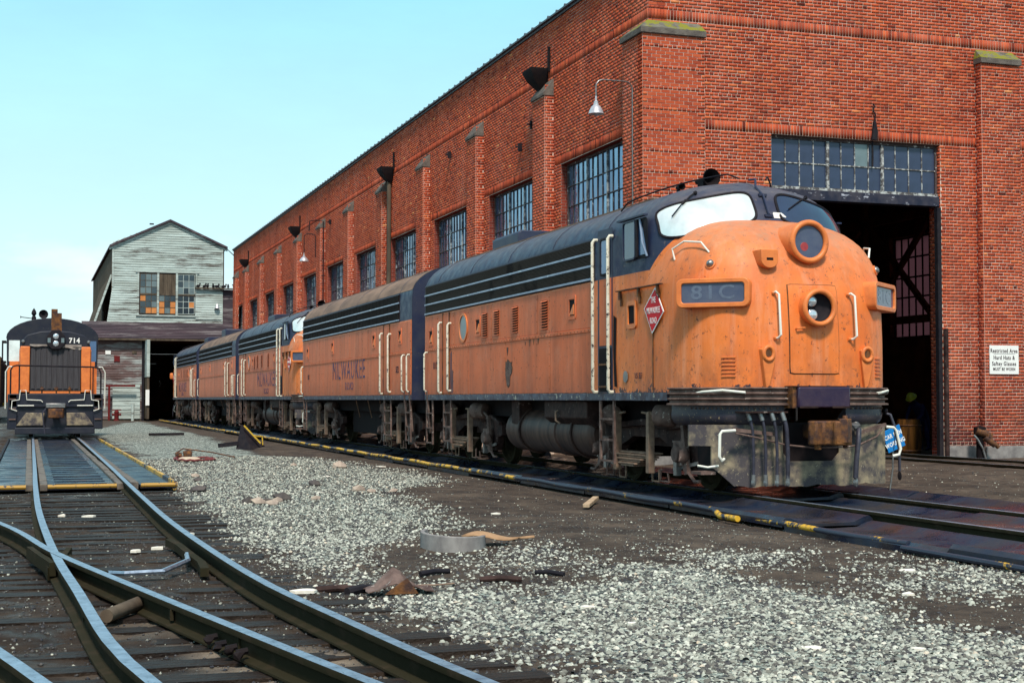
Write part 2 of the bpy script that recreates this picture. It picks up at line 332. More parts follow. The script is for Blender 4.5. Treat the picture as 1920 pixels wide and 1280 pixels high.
# ------------------------------------------------------------------ mesh helpers
class MB:
    def __init__(s): s.v = []; s.f = []; s.m = []; s.cm = 0
    def add(s, v, f):
        o = len(s.v); s.v += [tuple(p) for p in v]; s.f += [tuple(i + o for i in q) for q in f]; s.m += [s.cm] * len(f)
        return s
    def box(s, x0, x1, y0, y1, z0, z1, M_=None):
        v = [(x, y, z) for x in (x0, x1) for y in (y0, y1) for z in (z0, z1)]
        if M_ is not None: v = [M_ @ Vector(p) for p in v]
        return s.add(v, [(0, 1, 3, 2), (4, 6, 7, 5), (0, 4, 5, 1), (2, 3, 7, 6), (0, 2, 6, 4), (1, 5, 7, 3)])
    def obox(s, c, sz, rz=0, rx=0, ry=0):
        Mx = Matrix.Translation(c) @ Matrix.Rotation(rz, 4, 'Z') @ Matrix.Rotation(ry, 4, 'Y') @ Matrix.Rotation(rx, 4, 'X')
        a, b, c_ = sz[0] / 2, sz[1] / 2, sz[2] / 2
        return s.box(-a, a, -b, b, -c_, c_, Mx)
    def bar(s, p, q, w, h=None):
        p, q = Vector(p), Vector(q); d = q - p; h = h or w
        Mx = Matrix.Translation((p + q) / 2) @ d.to_track_quat('Y', 'Z').to_matrix().to_4x4()
        L = d.length / 2
        return s.box(-w / 2, w / 2, -L, L, -h / 2, h / 2, Mx)
    def tube(s, pts, r, n=8, cap=True, closed=False):
        pts = [Vector(p) for p in pts]; N = len(pts); rings = []
        rr = r if isinstance(r, (list, tuple)) else [r] * N
        up = None; v = []
        for i in range(N):
            if closed: t = pts[(i + 1) % N] - pts[i - 1]
            else: t = pts[min(i + 1, N - 1)] - pts[max(i - 1, 0)]
            t.normalize()
            if up is None: up = Vector((0, 0, 1)) if abs(t.z) < .9 else Vector((1, 0, 0))
            a = t.cross(up)
            if a.length < 1e-4: a = t.orthogonal()
            a.normalize(); b = a.cross(t).normalized(); up = b
            v += [pts[i] + a * math.cos(2 * PI * k / n) * rr[i] + b * math.sin(2 * PI * k / n) * rr[i] for k in range(n)]
        f = []
        for i in range(N if closed else N - 1):
            j = (i + 1) % N
            f += [(i * n + k, i * n + (k + 1) % n, j * n + (k + 1) % n, j * n + k) for k in range(n)]
        if cap and not closed: f += [tuple(range(n - 1, -1, -1)), tuple(range((N - 1) * n, N * n))]
        return s.add(v, f)
    def cyl(s, p, q, r, n=16, r2=None):
        return s.tube([p, q], [r, r if r2 is None else r2], n)
    def lathe(s, prof, o=(0, 0, 0), axis='Z', n=24):
        v = []; m = len(prof)
        for k in range(n):
            a = 2 * PI * k / n
            for (r, h) in prof:
                c, d = r * math.cos(a), r * math.sin(a)
                p = (c, d, h) if axis == 'Z' else ((c, h, d) if axis == 'Y' else (h, c, d))
                v.append((p[0] + o[0], p[1] + o[1], p[2] + o[2]))
        f = [(k * m + i, ((k + 1) % n) * m + i, ((k + 1) % n) * m + i + 1, k * m + i + 1) for k in range(n) for i in range(m - 1)]
        return s.add(v, f)
    def prism(s, poly, axis, a, b):
        """poly: 2D points in the two other axes, in order (y,z) for X, (x,z) for Y, (x,y) for Z"""
        def P(p, t): return (t, p[0], p[1]) if axis == 'X' else ((p[0], t, p[1]) if axis == 'Y' else (p[0], p[1], t))
        n = len(poly)
        return s.add([P(p, a) for p in poly] + [P(p, b) for p in poly],
                     [tuple(range(n)), tuple(range(2 * n - 1, n - 1, -1))] + [(i, (i + 1) % n, n + (i + 1) % n, n + i) for i in range(n)])
    def grid(s, P, closed_u=False):
        nu, nv = len(P), len(P[0])
        v = [p for r in P for p in r]
        f = [(i * nv + j, ((i + 1) % nu) * nv + j, ((i + 1) % nu) * nv + j + 1, i * nv + j + 1) for i in range(nu if closed_u else nu - 1) for j in range(nv - 1)]
        return s.add(v, f)
    def ico(s, c, r, jit=.25, sc=(1, 1, 1), seed=None):
        t = (1 + 5 ** .5) / 2
        V_ = [(-1, t, 0), (1, t, 0), (-1, -t, 0), (1, -t, 0), (0, -1, t), (0, 1, t), (0, -1, -t), (0, 1, -t), (t, 0, -1), (t, 0, 1), (-t, 0, -1), (-t, 0, 1)]
        F_ = [(0, 11, 5), (0, 5, 1), (0, 1, 7), (0, 7, 10), (0, 10, 11), (1, 5, 9), (5, 11, 4), (11, 10, 2), (10, 7, 6), (7, 1, 8), (3, 9, 4), (3, 4, 2), (3, 2, 6), (3, 6, 8), (3, 8, 9), (4, 9, 5), (2, 4, 11), (6, 2, 10), (8, 6, 7), (9, 8, 1)]
        rn = random.Random(seed) if seed is not None else random
        v = []
        for p in V_:
            k = r / 1.9 * (1 + rn.uniform(-jit, jit))
            v.append((c[0] + p[0] * k * sc[0], c[1] + p[1] * k * sc[1], c[2] + p[2] * k * sc[2]))
        return s.add(v, F_)
    def mesh(s, name, smooth=True, fix=True):
        me = bpy.data.meshes.new(name); me.from_pydata(s.v, [], s.f); me.update()
        if any(s.m): me.polygons.foreach_set('material_index', s.m)
        if fix and len(s.f) < 20000:
            bm = bmesh.new(); bm.from_mesh(me); bmesh.ops.recalc_face_normals(bm, faces=bm.faces); bm.to_mesh(me); bm.free()
        if smooth:
            me.shade_smooth(); me.set_sharp_from_angle(angle=math.radians(38))
        return me
    def build(s, name, mat, parent=None, label=None, kind=None, smooth=True, fix=True, bevel=0):
        me = s.mesh(name, smooth, fix)
        for m_ in (mat if isinstance(mat, (list, tuple)) else [mat]): me.materials.append(m_)
        o = bpy.data.objects.new(name, me); COL.objects.link(o)
        if parent: o.parent = parent
        if label: o['label'] = label
        if kind: o['kind'] = kind
        if bevel:
            b = o.modifiers.new('bevel', 'BEVEL'); b.width = bevel; b.segments = 2; b.limit_method = 'ANGLE'
        return o

def thing(name, label, cat, loc=(0, 0, 0), rz=0, group=None):
    o = bpy.data.objects.new(name, None); COL.objects.link(o); o.location = loc; o.rotation_euler = (0, 0, rz)
    o.empty_display_size = .3
    o['label'] = label; o['category'] = cat
    if group: o['group'] = group
    return o
def tag(o, label, cat, group=None):
    o['label'] = label; o['category'] = cat
    if group: o['group'] = group
    return o
def inst(name, me, parent=None, loc=(0, 0, 0), rot=(0, 0, 0), scale=(1, 1, 1)):
    o = bpy.data.objects.new(name, me); COL.objects.link(o); o.parent = parent
    o.location = loc; o.rotation_euler = rot; o.scale = scale
    return o
def copy_tree(o, parent=None, skip=()):
    c = o.copy(); COL.objects.link(c); c.parent = parent
    for ch in list(o.children):
        if ch.name.split('.')[0] in skip or ch.get('solo'): continue
        copy_tree(ch, c, skip)
    return c
def text(name, s, size, mat, parent, origin, right, up, sx=1., bold=.0, ext=.001, align='CENTER', label=None, width=None):
    cu = bpy.data.curves.new('t', 'FONT'); cu.body = s; cu.size = size; cu.align_x = align; cu.align_y = 'CENTER'
    cu.space_character = 1.14; cu.extrude = ext; cu.offset = bold; cu.resolution_u = 3
    t = bpy.data.objects.new('t', cu); COL.objects.link(t)
    bpy.context.view_layer.update()
    me = bpy.data.meshes.new_from_object(t.evaluated_get(bpy.context.evaluated_depsgraph_get()))
    bpy.data.objects.remove(t); bpy.data.curves.remove(cu)
    if width: sx = width / max(1e-3, max(v.co.x for v in me.vertices) - min(v.co.x for v in me.vertices))
    R_, U_ = Vector(right).normalized(), Vector(up).normalized(); N_ = R_.cross(U_)
    Mx = Matrix((R_ * sx, U_, N_)).transposed().to_4x4(); Mx.translation = Vector(origin)
    me.transform(Mx); me.materials.clear(); me.materials.append(mat); me.name = name
    o = bpy.data.objects.new(name, me); COL.objects.link(o); o.parent = parent
    if label: o['label'] = label
    return o
def arc(c, r, a0, a1, n, ux=(1, 0, 0), uy=(0, 0, 1)):
    c, ux, uy = Vector(c), Vector(ux), Vector(uy)
    return [c + ux * r * math.cos(a0 + (a1 - a0) * i / n) + uy * r * math.sin(a0 + (a1 - a0) * i / n) for i in range(n + 1)]

def vhash(ix, iy, seed):
    h = (ix * 374761393 + iy * 668265263 + seed * 1442695041) & 0x7fffffff
    h = (h ^ (h >> 13)) * 1274126177 & 0x7fffffff
    return ((h ^ (h >> 16)) & 0xffff) / 65535.
def vnoise(x, y, seed=1):
    ix = np.floor(x).astype(np.int64); iy = np.floor(y).astype(np.int64); fx = x - ix; fy = y - iy
    fx = fx * fx * (3 - 2 * fx); fy = fy * fy * (3 - 2 * fy)
    a = vhash(ix, iy, seed); b = vhash(ix + 1, iy, seed); c = vhash(ix, iy + 1, seed); d = vhash(ix + 1, iy + 1, seed)
    return a + (b - a) * fx + (c - a) * fy + (a - b - c + d) * fx * fy
def fbm(x, y, seed=1, o=5):
    s = 0; a = .5; t = 0
    for k in range(o):
        s = s + a * vnoise(x * 2 ** k, y * 2 ** k, seed + k); t += a; a *= .55
    return s / t

# ------------------------------------------------------------------ ground and gravel
POLY_GRAVEL = [
 ([(7.0, 98), (6.8, 60), (6.3, 45), (5.6, 37.6), (6.47, 35.8), (7.1, 31.3), (7.23, 26.4), (6.11, 23.0), (4.92, 21.3), (4.87, 18.6), (4.43, 16.2), (3.82, 14.6), (3.23, 13.8), (2.7, 12.5), (2.71, 11.5), (2.5, 10.8), (2.21, 12.2), (2.18, 18.0), (2.25, 24.8), (2.45, 38.3), (2.5, 71)], 1.0),
 ([(2.5, 10.81), (2.99, 11.08), (3.34, 10.62), (3.64, 10.11), (4.39, 10.78), (5.3, 11.65), (5.35, 10.6), (5.7, 9.8), (5.75, 8.9), (5.6, 7.9), (7.0, 6.8), (6.5, 3.0), (3.0, 3.0), (2.72, 7.0), (2.72, 7.63), (2.6, 8.84), (2.5, 9.85)], 1.0),
 ([(7.83, 11.71), (9.14, 11.51), (9.3, 9.5), (7.25, 9.14), (6.45, 9.1), (6.4, 10.06)], .62),
 ([(3.74, 13.09), (4.72, 13.27), (4.94, 11.77), (3.95, 11.11), (3.56, 11.62)], .5),
 ([(5.6, 12.5), (6.7, 12.2), (6.42, 11.06), (5.5, 11.2)], .6),
 ([(.0, 25.0), (1.52, 25.0), (1.7, 21.3), (.1, 21.19)], .55),
 ([(-3, 25.0), (-.2, 25.0), (-.2, 21.3), (-3, 21.19)], .4),
 ([(-3.2, 100), (-.8, 100), (-.8, 26), (-3.2, 26)], .6)]
POLY_SAND = [([(1.0, 9.3), (1.46, 8.5), (1.9, 7.2), (1.21, 7.3), (.95, 8.18)], 1.0), ([(.35, 8.1), (.6, 8.1), (.6, 7.0), (.4, 7.2)], .5),
 ([(2.94, 9.99), (3.14, 9.38), (2.83, 9.0)], .5), ([(5.6, 12.3), (7.9, 12.1), (8.0, 15.0), (7.4, 16.5), (6.0, 14.0)], .35),
 ([(.5, 10.6), (1.0, 10.6), (.9, 9.4), (.55, 9.3)], .6), ([(10.9, 14.5), (17, 12), (22, 14), (22, 28), (12.5, 28)], .35)]
def mask(x, y, polys, soft=.45, nz=None):
    m = np.zeros_like(x)
    for P, w in polys:
        P = np.array(P); n = len(P); ins = np.zeros(x.shape, bool); dmin = np.full(x.shape, 1e9)
        for i in range(n):
            a = P[i]; b = P[(i + 1) % n]
            c = ((a[1] > y) != (b[1] > y)) & (x < (b[0] - a[0]) * (y - a[1]) / (b[1] - a[1] + 1e-12) + a[0])
            ins ^= c
            t = np.clip(((x - a[0]) * (b[0] - a[0]) + (y - a[1]) * (b[1] - a[1])) / ((b - a) ** 2).sum(), 0, 1)
            dmin = np.minimum(dmin, np.hypot(x - a[0] - t * (b[0] - a[0]), y - a[1] - t * (b[1] - a[1])))
        sd = np.where(ins, dmin, -dmin)
        k = np.clip((sd + (0 if nz is None else nz)) / soft + .5, 0, 1)
        m = np.maximum(m, k * w)
    return m
def ground_h(x, y):
    b = -.175 + .05 * (fbm(x * .45, y * .45, 3, 4) - .5) + .045 * (fbm(x * 3.1, y * 3.1, 9, 5) - .5)
    b = b + np.where(x < 2.7, .002 + .07 * (fbm(x * 1.7, y * 2.2, 31, 4) - .5), 0)
    b = b + .06 * np.exp(-((x - 5.2) / 1.8) ** 2) * np.clip((y - 8) / 6, 0, 1)
    b = b + .09 * np.clip((x - 12.2) / 1.2, 0, 1)
    pan = (x > 7.9) & (x < 12.2)
    b = np.where(pan, np.minimum(b, -.18), b)
    pl = (x > -.8) & (x < 2.35) & (y > 23.7) & (y < 51)
    return np.where(pl, np.minimum(b, -.2), b)
def gmasks(x, y):
    n1 = (fbm(x * 1.3, y * 1.3, 21, 5) - .5) * 1.5
    gr = mask(x, y, POLY_GRAVEL, 1.1, n1) * np.clip(.45 + 1.15 * fbm(x * .8, y * .8, 77, 4), 0, 1)
    sa = mask(x, y, POLY_SAND, .5, n1 * .8)
    # oily ballast round the left tracks
    c = np.interp(y, [3, 6.4, 8.6, 10.9, 15.3, 24, 100], [2.6, 2.0, 1.8, 1.6, 1.47, 1.5, 1.6])
    oil = np.clip((c + .75 - x) / .5 + n1 * .5, 0, 1)
    d = np.clip(1 - np.abs(x - 10.2) / 2.6 + n1 * .3, 0, 1)
    oil = np.maximum(oil, d)
    oil = np.maximum(oil, np.clip(1 - np.hypot((x - 19.7) / 1.3, (y - 17) / 20) + n1 * .5, 0, .8))
    gr = gr * (1 - .75 * np.clip(oil * 1.0, 0, 1) * (x > 1.6))
    return gr, oil, sa
def axis(seg):
    out = []
    for a, b, st in seg:
        out += list(np.arange(a, b, st))
    return np.array(out + [seg[-1][1]])
gx = axis([(-3000, -300, 450), (-300, -30, 30), (-30, -4, 2), (-4, 10, .07), (10, 24, .2), (24, 60, 4), (60, 300, 40), (300, 3000, 450)])
gy = axis([(-400, -20, 60), (-20, 2, 2), (2, 26, .07), (26, 60, .25), (60, 130, 2), (130, 400, 30), (400, 4000, 450)])
X, Y = np.meshgrid(gx, gy)
Z = ground_h(X, Y)
gr, oil, sa = gmasks(X, Y)
ny, nx = X.shape
me = bpy.data.meshes.new('ground')
me.vertices.add(nx * ny); me.vertices.foreach_set('co', np.stack([X, Y, Z], -1).reshape(-1).astype(np.float32))
i = (np.arange(ny - 1)[:, None] * nx + np.arange(nx - 1)[None]).reshape(-1)
q = np.stack([i, i + 1, i + nx + 1, i + nx], -1)
me.loops.add(q.size); me.loops.foreach_set('vertex_index', q.reshape(-1).astype(np.int32))
me.polygons.add(len(q)); me.polygons.foreach_set('loop_start', np.arange(0, q.size, 4, dtype=np.int32))
me.update(calc_edges=True); me.shade_smooth()
at = me.color_attributes.new('soil', 'FLOAT_COLOR', 'POINT')
at.data.foreach_set('color', np.stack([gr, oil, sa, np.ones_like(gr)], -1).reshape(-1).astype(np.float32))
g = G('yard_ground')
a_ = g.attr('soil')['Color']; r_, o_, s_ = g.n('SeparateColor', {'Color': a_}).outputs[:3]
dirt = g.mix(g.ramp(g.noise(.9, 9, .7), [(.3, 0), (.7, 1)]), (.040, .028, .023), (.150, .110, .082))
dirt = g.mix(g.ramp(g.noise(3.2, 10, .8), [(.45, 0), (.62, .8)]), dirt, (.026, .021, .021))
oilc = g.mix(g.ramp(g.noise(1.7, 9, .7), [(.35, 0), (.65, 1)]), (.016, .012, .012), (.066, .044, .030))
c = g.mix(g.math('MULTIPLY', o_, g.ramp(g.noise(1.3, 7, .65), [(.25, 1), (.8, .45)])), dirt, oilc)
sand = g.mix(g.ramp(g.noise(6, 6), [(.3, 0), (.7, 1)]), (.34, .27, .20), (.19, .15, .12))
c = g.mix(g.ramp(g.math('MULTIPLY', s_, g.ramp(g.noise(2.1, 8, .7), [(.2, .5), (.8, 1.4)])), [(.3, 0), (.9, .9)]), c, sand)
vo = g.n('TexVoronoi', {'Vector': g.co, 'Scale': 24., 'Randomness': 1.}); vc = g.n('SeparateColor', {'Color': vo.outputs['Color']}).outputs[0]
vo2 = g.n('TexVoronoi', {'Vector': g.co, 'Scale': 24.}, feature='DISTANCE_TO_EDGE').outputs[0]
stone = g.ramp(vc, [(0, (.04, .045, .06)), (.3, (.10, .105, .10)), (.45, (.36, .40, .34)), (.8, (.50, .53, .45)), (1, (.60, .62, .54))])
stone = g.mix(g.ramp(vo2, [(0, 1), (.09, 0)]), stone, (.05, .05, .055))
pres = g.ramp(g.math('ADD', g.math('MULTIPLY', r_, .86), g.math('MULTIPLY', g.math('SUBTRACT', vc, .5), -.35)), [(.42, 0), (.50, 1)])
c = g.mix(pres, c, stone)
sc_ = g.n('TexVoronoi', {'Vector': g.co, 'Scale': 11., 'Randomness': 1.}); s0 = g.ramp(sc_.outputs['Distance'], [(.10, 1), (.14, 0)])
sk = g.math('MULTIPLY', s0, g.math('GREATER_THAN', g.n('SeparateColor', {'Color': sc_.outputs['Color']}).outputs[1], .8))
c = g.mix(g.math('MULTIPLY', sk, .7), c, (.42, .38, .32))
hgt = g.math('ADD', g.math('MULTIPLY', g.noise(14, 10, .78), 1.6), g.math('MULTIPLY', g.math('MULTIPLY', pres, g.math('SUBTRACT', 1., g.math('MULTIPLY', vo.outputs['Distance'], 1.5))), 1.4))
g.bump(hgt, .8, .03)
rr = g.mix(g.math('MULTIPLY', o_, g.ramp(g.noise(2.6, 6, .6), [(.45, 0), (.6, 1)])), .92, .42)
ground_m = g.out(c, rr, 0, .10)
me.materials.append(ground_m)
gd = bpy.data.objects.new('ground', me); COL.objects.link(gd); gd['kind'] = 'structure'

# crushed stone: joined real stones, sized and spread as in the yard
def scatter(name, N, x0, x1, y0, y1, rmin, rmax, parts, seed, dens=1., low=0., dk=0.):
    rs = np.random.RandomState(seed)
    px = rs.uniform(x0, x1, N); py = y0 + (y1 - y0) * rs.uniform(0, 1, N) ** 1.5
    # keep what the lens could see, with a margin for a step aside
    sx = px * Rt.x + py * Rt.y; fz = px * Fw.x + py * Fw.y
    keep = (fz > 3) & (np.abs(sx / fz) < .46)
    px, py = px[keep], py[keep]
    g_, o_, s_ = gmasks(px, py)
    pr = np.maximum(g_ * dens, low)
    keep = rs.uniform(0, 1, len(px)) < pr
    px, py, g_, o_ = px[keep], py[keep], g_[keep], o_[keep]
    n = len(px); pz = ground_h(px, py)
    r = rmin + (rmax - rmin) * rs.uniform(0, 1, n) ** 1.8
    if parts == 8:
        B = np.array([(1, 0, 0), (0, 1, 0), (-1, 0, 0), (0, -1, 0), (0, 0, 1), (0, 0, -1)], float)
        F_ = np.array([(0, 1, 4), (1, 2, 4), (2, 3, 4), (3, 0, 4), (1, 0, 5), (2, 1, 5), (3, 2, 5), (0, 3, 5)])
    else:
        B = np.array([(1, .2, -.3), (.4, .95, -.3), (-.5, .9, -.3), (-1, -.1, -.3), (-.4, -.9, -.3), (.6, -.8, -.3), (.6, .1, .6), (-.1, .55, .65), (-.5, -.2, .6), (.1, -.5, .62)], float)
        F_ = np.array([(0, 1, 6), (1, 7, 6), (1, 2, 7), (2, 3, 8), (2, 8, 7), (3, 4, 8), (4, 9, 8), (4, 5, 9), (5, 0, 6), (5, 6, 9), (6, 7, 8), (6, 8, 9)])
    k = len(B)
    V = B[None] * (1 + rs.uniform(-.32, .32, (n, k, 3)))
    V = V * np.stack([r * rs.uniform(.7, 1.35, n), r * rs.uniform(.6, 1.1, n), r * rs.uniform(.5, .95, n)], -1)[:, None]
    a = rs.uniform(0, 2 * PI, n); t = rs.normal(0, .35, n)
    ca, sa_, ct, st = np.cos(a), np.sin(a), np.cos(t), np.sin(t)
    x, y, z = V[..., 0], V[..., 1], V[..., 2]
    y, z = y * ct[:, None] - z * st[:, None], y * st[:, None] + z * ct[:, None]
    x, y = x * ca[:, None] - y * sa_[:, None], x * sa_[:, None] + y * ca[:, None]
    V = np.stack([x + px[:, None], y + py[:, None], z + (pz + r * .18)[:, None]], -1)
    tone = np.clip(rs.uniform(0, 1, n) - .35 * (o_ > .5) * rs.uniform(0, 1, n), 0, 1)
    tone = np.where(rs.uniform(0, 1, n) < dk, tone * .33, tone)
    tone = np.repeat(tone, k)
    F = (F_[None] + (np.arange(n) * k)[:, None, None]).reshape(-1, 3)
    me = bpy.data.meshes.new(name); me.vertices.add(n * k); me.vertices.foreach_set('co', V.reshape(-1).astype(np.float32))
    me.loops.add(F.size); me.loops.foreach_set('vertex_index', F.reshape(-1).astype(np.int32))
    me.polygons.add(len(F)); me.polygons.foreach_set('loop_start', np.arange(0, F.size, 3, dtype=np.int32))
    me.update(calc_edges=True)
    at = me.attributes.new('tone', 'FLOAT', 'POINT'); at.data.foreach_set('value', tone.astype(np.float32))
    me.materials.append(M_GRAVEL)
    o = bpy.data.objects.new(name, me); COL.objects.link(o); o['kind'] = 'stuff'
    return o
g = G('crushed_pale_stone')
c = g.ramp(g.attr('tone')['Fac'], [(0, (.025, .028, .04)), (.24, (.055, .05, .05)), (.42, (.17, .165, .14)), (.62, (.33, .335, .285)), (.88, (.50, .50, .42)), (.97, (.68, .66, .56)), (1, (.60, .48, .36))])
c = g.mix(g.ramp(g.noise(60, 4), [(.35, 0), (.7, .4)]), c, (.24, .22, .19))
M_GRAVEL = g.out(c, .85, 0, .05)
tag(scatter('gravel', 190000, 1.4, 10.5, 4.5, 15, .005, .023, 12, 1, 1.0), 'pale grey-green crushed stone spread over the dark yard dirt in the foreground', 'gravel')
tag(scatter('gravel', 62000, 1.4, 8.0, 15, 36, .013, .030, 8, 2, .9), 'pale crushed stone thinning out towards the far yard', 'gravel')
tag(scatter('gravel', 52000, -2.5, 18, 4.5, 26, .006, .020, 8, 3, .0, .20, .55), 'sparse dark and pale pebbles scattered on bare soil and among the ties', 'gravel')
tag(scatter('gravel', 60000, 2.0, 12, 4.8, 17, .003, .012, 8, 5, .25, .45, .6), 'fine dark and pale grit trodden into the soil', 'gravel')
tag(scatter('gravel', 60000, -1.2, 2.9, 4.5, 24, .004, .018, 8, 4, .0, .25, .8), 'pebbles and coal crumbs between the ties of the left tracks', 'gravel')

# ------------------------------------------------------------------ tracks
RAILP = [(-.036, 0), (.036, 0), (.038, -.012), (.036, -.036), (.010, -.046), (.009, -.125), (.066, -.138), (.068, -.15), (-.068, -.15), (-.066, -.138), (-.009, -.125), (-.010, -.046), (-.036, -.036), (-.038, -.012)]
def smooth_path(P, step=.5):
    P = [Vector((a, b, 0)) for a, b in P]; out = []
    for i in range(len(P) - 1):
        p0 = P[max(i - 1, 0)]; p1 = P[i]; p2 = P[i + 1]; p3 = P[min(i + 2, len(P) - 1)]
        n = max(1, int((p2 - p1).length / step)) if (p2 - p1).length < 12 else 4
        for k in range(n):
            t = k / n
            out.append(.5 * ((2 * p1) + (p2 - p0) * t + (2 * p0 - 5 * p1 + 4 * p2 - p3) * t * t + (-p0 + 3 * p1 - 3 * p2 + p3) * t ** 3))
    return out + [P[-1]]
def rail(path, parent, z=0, name='rail'):
    m = MB(); n = len(RAILP); N = len(path); v = []
    for i, p in enumerate(path):
        t = path[min(i + 1, N - 1)] - path[max(i - 1, 0)]; t.normalize(); a = Vector((t.y, -t.x, 0))
        v += [p + a * u + Vector((0, 0, w + z)) for u, w in RAILP]
    m.add(v, [(i * n + k, i * n + (k + 1) % n, (i + 1) * n + (k + 1) % n, (i + 1) * n + k) for i in range(N - 1) for k in range(n)] + [tuple(range(n)), tuple(range((N - 1) * n, N * n))])
    ms = []
    for i in range(N - 1):
        ms += [0 if k in (0,) else 1 for k in range(n)]
    m.m = ms + [1, 1]
    return m.build(name, [M_RAILT, M_RAILS], parent)
PL = [(.14, 98), (.15, 70), (.14, 50), (.12, 30), (.11, 23), (.13, 17.6), (.225, 12.95), (.34, 10.22), (.43, 8.15), (.57, 6.86), (.86, 5.0), (1.4, 2.6)]
PR = [(1.62, 98), (1.62, 70), (1.6, 50), (1.53, 30), (1.5, 24.9), (1.47, 19.5), (1.475, 15.3), (1.6, 10.9), (1.80, 8.6), (2.06, 6.36), (2.4, 4.6), (2.95, 2.6)]
D1 = [(-3.4, 30), (-1.7, 22.5), (-.28, 16.2), (.225, 12.95), (.80, 10.05), (1.16, 8.32), (1.54, 6.53), (2.0, 4.6), (2.6, 2.6)]
D2 = [(-4.9, 30), (-3.2, 22.5), (-1.75, 16.2), (-1.2, 13.0), (-.62, 10.05), (-.16, 8.1), (.09, 7.0), (.55, 4.9), (1.1, 2.8)]
lt = thing('railroad_track', 'left railroad track with worn blue-shining rails leading to the switcher', 'track')
rail(smooth_path(PL), lt); rail(smooth_path(PR), lt)
dt = thing('railroad_track', 'diverging railroad track crossing the left rail at a frog in the foreground', 'track')
rail(smooth_path(D1), dt, .003); rail(smooth_path(D2), dt)
tie_me = MB().box(-1.62, 1.62, -.11, .11, -.12, 0).mesh('tie'); tie_me.materials.append(M_TIE)
y = 4.2; k = 0
while y < 23.6:
    cx = np.interp(y, [4, 7, 10, 14, 17, 24], [1.05, .85, .6, .35, .8, .8]); wd = np.interp(y, [4, 14, 17, 24], [1.12, 1.12, .86, .82])
    o = inst('tie', tie_me, lt, (cx + random.uniform(-.06, .06), y, -.152 + random.uniform(-.022, .008)), (0, random.uniform(-.004, .004), -.06 + random.uniform(-.06, .06)), (wd * random.uniform(.96, 1.03), random.uniform(.85, 1.1), 1))
    y += .44 + random.uniform(-.05, .05); k += 1
# frog castings, wing and guard rails
def lofttop(pts, w, h, z):
    m = MB()
    for p, q in zip(pts, pts[1:]): m.bar((p[0], p[1], z), (q[0], q[1], z), w, h)
    return m
lofttop([(.36, 13.5), (.30, 12.9), (.42, 12.1), (.58, 11.55)], .05, .11, -.07).build('wing_rail', M_RAILS, dt)
lofttop([(.02, 13.6), (.10, 12.95), (.20, 12.2)], .05, .11, -.06).build('wing_rail', M_RAILS, dt)
MB().prism([(.10, 13.5), (.34, 13.5), (.42, 12.4), (.16, 12.2)], 'Z', -.15, -.045).build('frog_plate', M_RAILS, dt)
lofttop([(1.33, 14.5), (1.375, 13.9), (1.39, 13.0), (1.41, 12.4), (1.38, 11.9)], .07, .07, -.095).build('guard_rail', M_RAILS, lt)
for rx, ry in ((.33, 9.9), (1.13, 8.55), (.86, 9.75)):
    MB().bar((rx + .05, ry + .35, -.07), (rx + .03, ry - .3, -.07), .022, .07).build('joint_bar', M_RAILS, lt)
m = MB()
for p in ((1.10, 8.35), (1.14, 8.2), (1.18, 8.05), (1.08, 8.6)):
    m = MB().cyl((p[0] - .07, p[1], -.09), (p[0] - .005, p[1], -.08), .02, 6)
    m.ico((p[0] - .06, p[1] - .03, -.10), .032, .3, (1, 1, .8))
    m.build('track_bolt', M_PIT, dt)

tt = thing('railroad_track', 'railroad track under the line of orange diesel locomotives', 'track')
rail([Vector((9.42, y_, 0)) for y_ in (2, 20, 40, 60, 98)], tt); rail([Vector((10.93, y_, 0)) for y_ in (2, 20, 40, 60, 98)], tt)
bt = thing('railroad_track', 'railroad track running into the dark doorway of the brick shop', 'track')
rail([Vector((18.95, y_, -.02)) for y_ in (2, 20, 31, 42)], bt); rail([Vector((20.46, y_, -.02)) for y_ in (2, 20, 31, 42)], bt)
m2 = MB().box(-1.3, 1.3, -.11, .11, -.12, 0).mesh('tie'); m2.materials.append(M_TIE)
for i in range(44): inst('tie', m2, bt, (19.7, 4 + i * .56, -.13), (0, 0, random.uniform(-.02, .02)))

# drip pans under the diesels
pr = thing('drip_pan', 'dark oily steel drip pans with patchy yellow rim along the locomotive track', 'drip pan')
def panx(x0, x1, y0, y1, lip=.035, z=-.075):
    # shallow trough rising to rounded lips
    pts = [(x0, z - .06), (x0, z + lip * .2), (x0 + .05, z + lip), (x0 + .12, z + lip * .7), (x0 + .25, z - .02), ((x0 + x1) / 2, z - .03), (x1 - .25, z - .02), (x1 - .12, z + lip * .7), (x1 - .05, z + lip), (x1, z + lip * .2), (x1, z - .06)]
    return MB().prism(pts, 'Y', y0, y1)
pms = {}
y = 2.2
while y < 96:
    L = 3.05
    for nm, (a, b) in (('near', (8.13, 9.32)), ('mid', (9.52, 10.83)), ('far', (11.03, 12.1))):
        if nm not in pms:
            me_ = panx(a, b, 0, L - .05, .05 if nm != 'mid' else .03).mesh('pan'); me_.materials.append(M_PAN); pms[nm] = me_
        inst('pan', pms[nm], pr, (0, y, random.uniform(-.008, .004)), (0, random.uniform(-.006, .006), 0))
    y += L
for y0, y1, xx, zz, r in ((12.0, 15.4, 8.16, -.10, .035), (15.2, 96, 8.12, -.055, .036)):
    pts = []; y = y0
    while y < y1:
        pts.append((xx - (.14 if y < 16 and zz > -.08 else 0) + .012 * math.sin(y * 1.7), y, zz + .008 * math.sin(y * 2.3) - (.04 if (y < 16 and zz > -.08) else 0))); y += .45
    MB().tube(pts, r, 10).build('rim', M_RIM, pr)
MB().tube([(8.02, 2.0, -.13), (8.04, 8, -.13), (8.10, 12, -.13)], .03, 8).build('rim', M_RIM, pr)

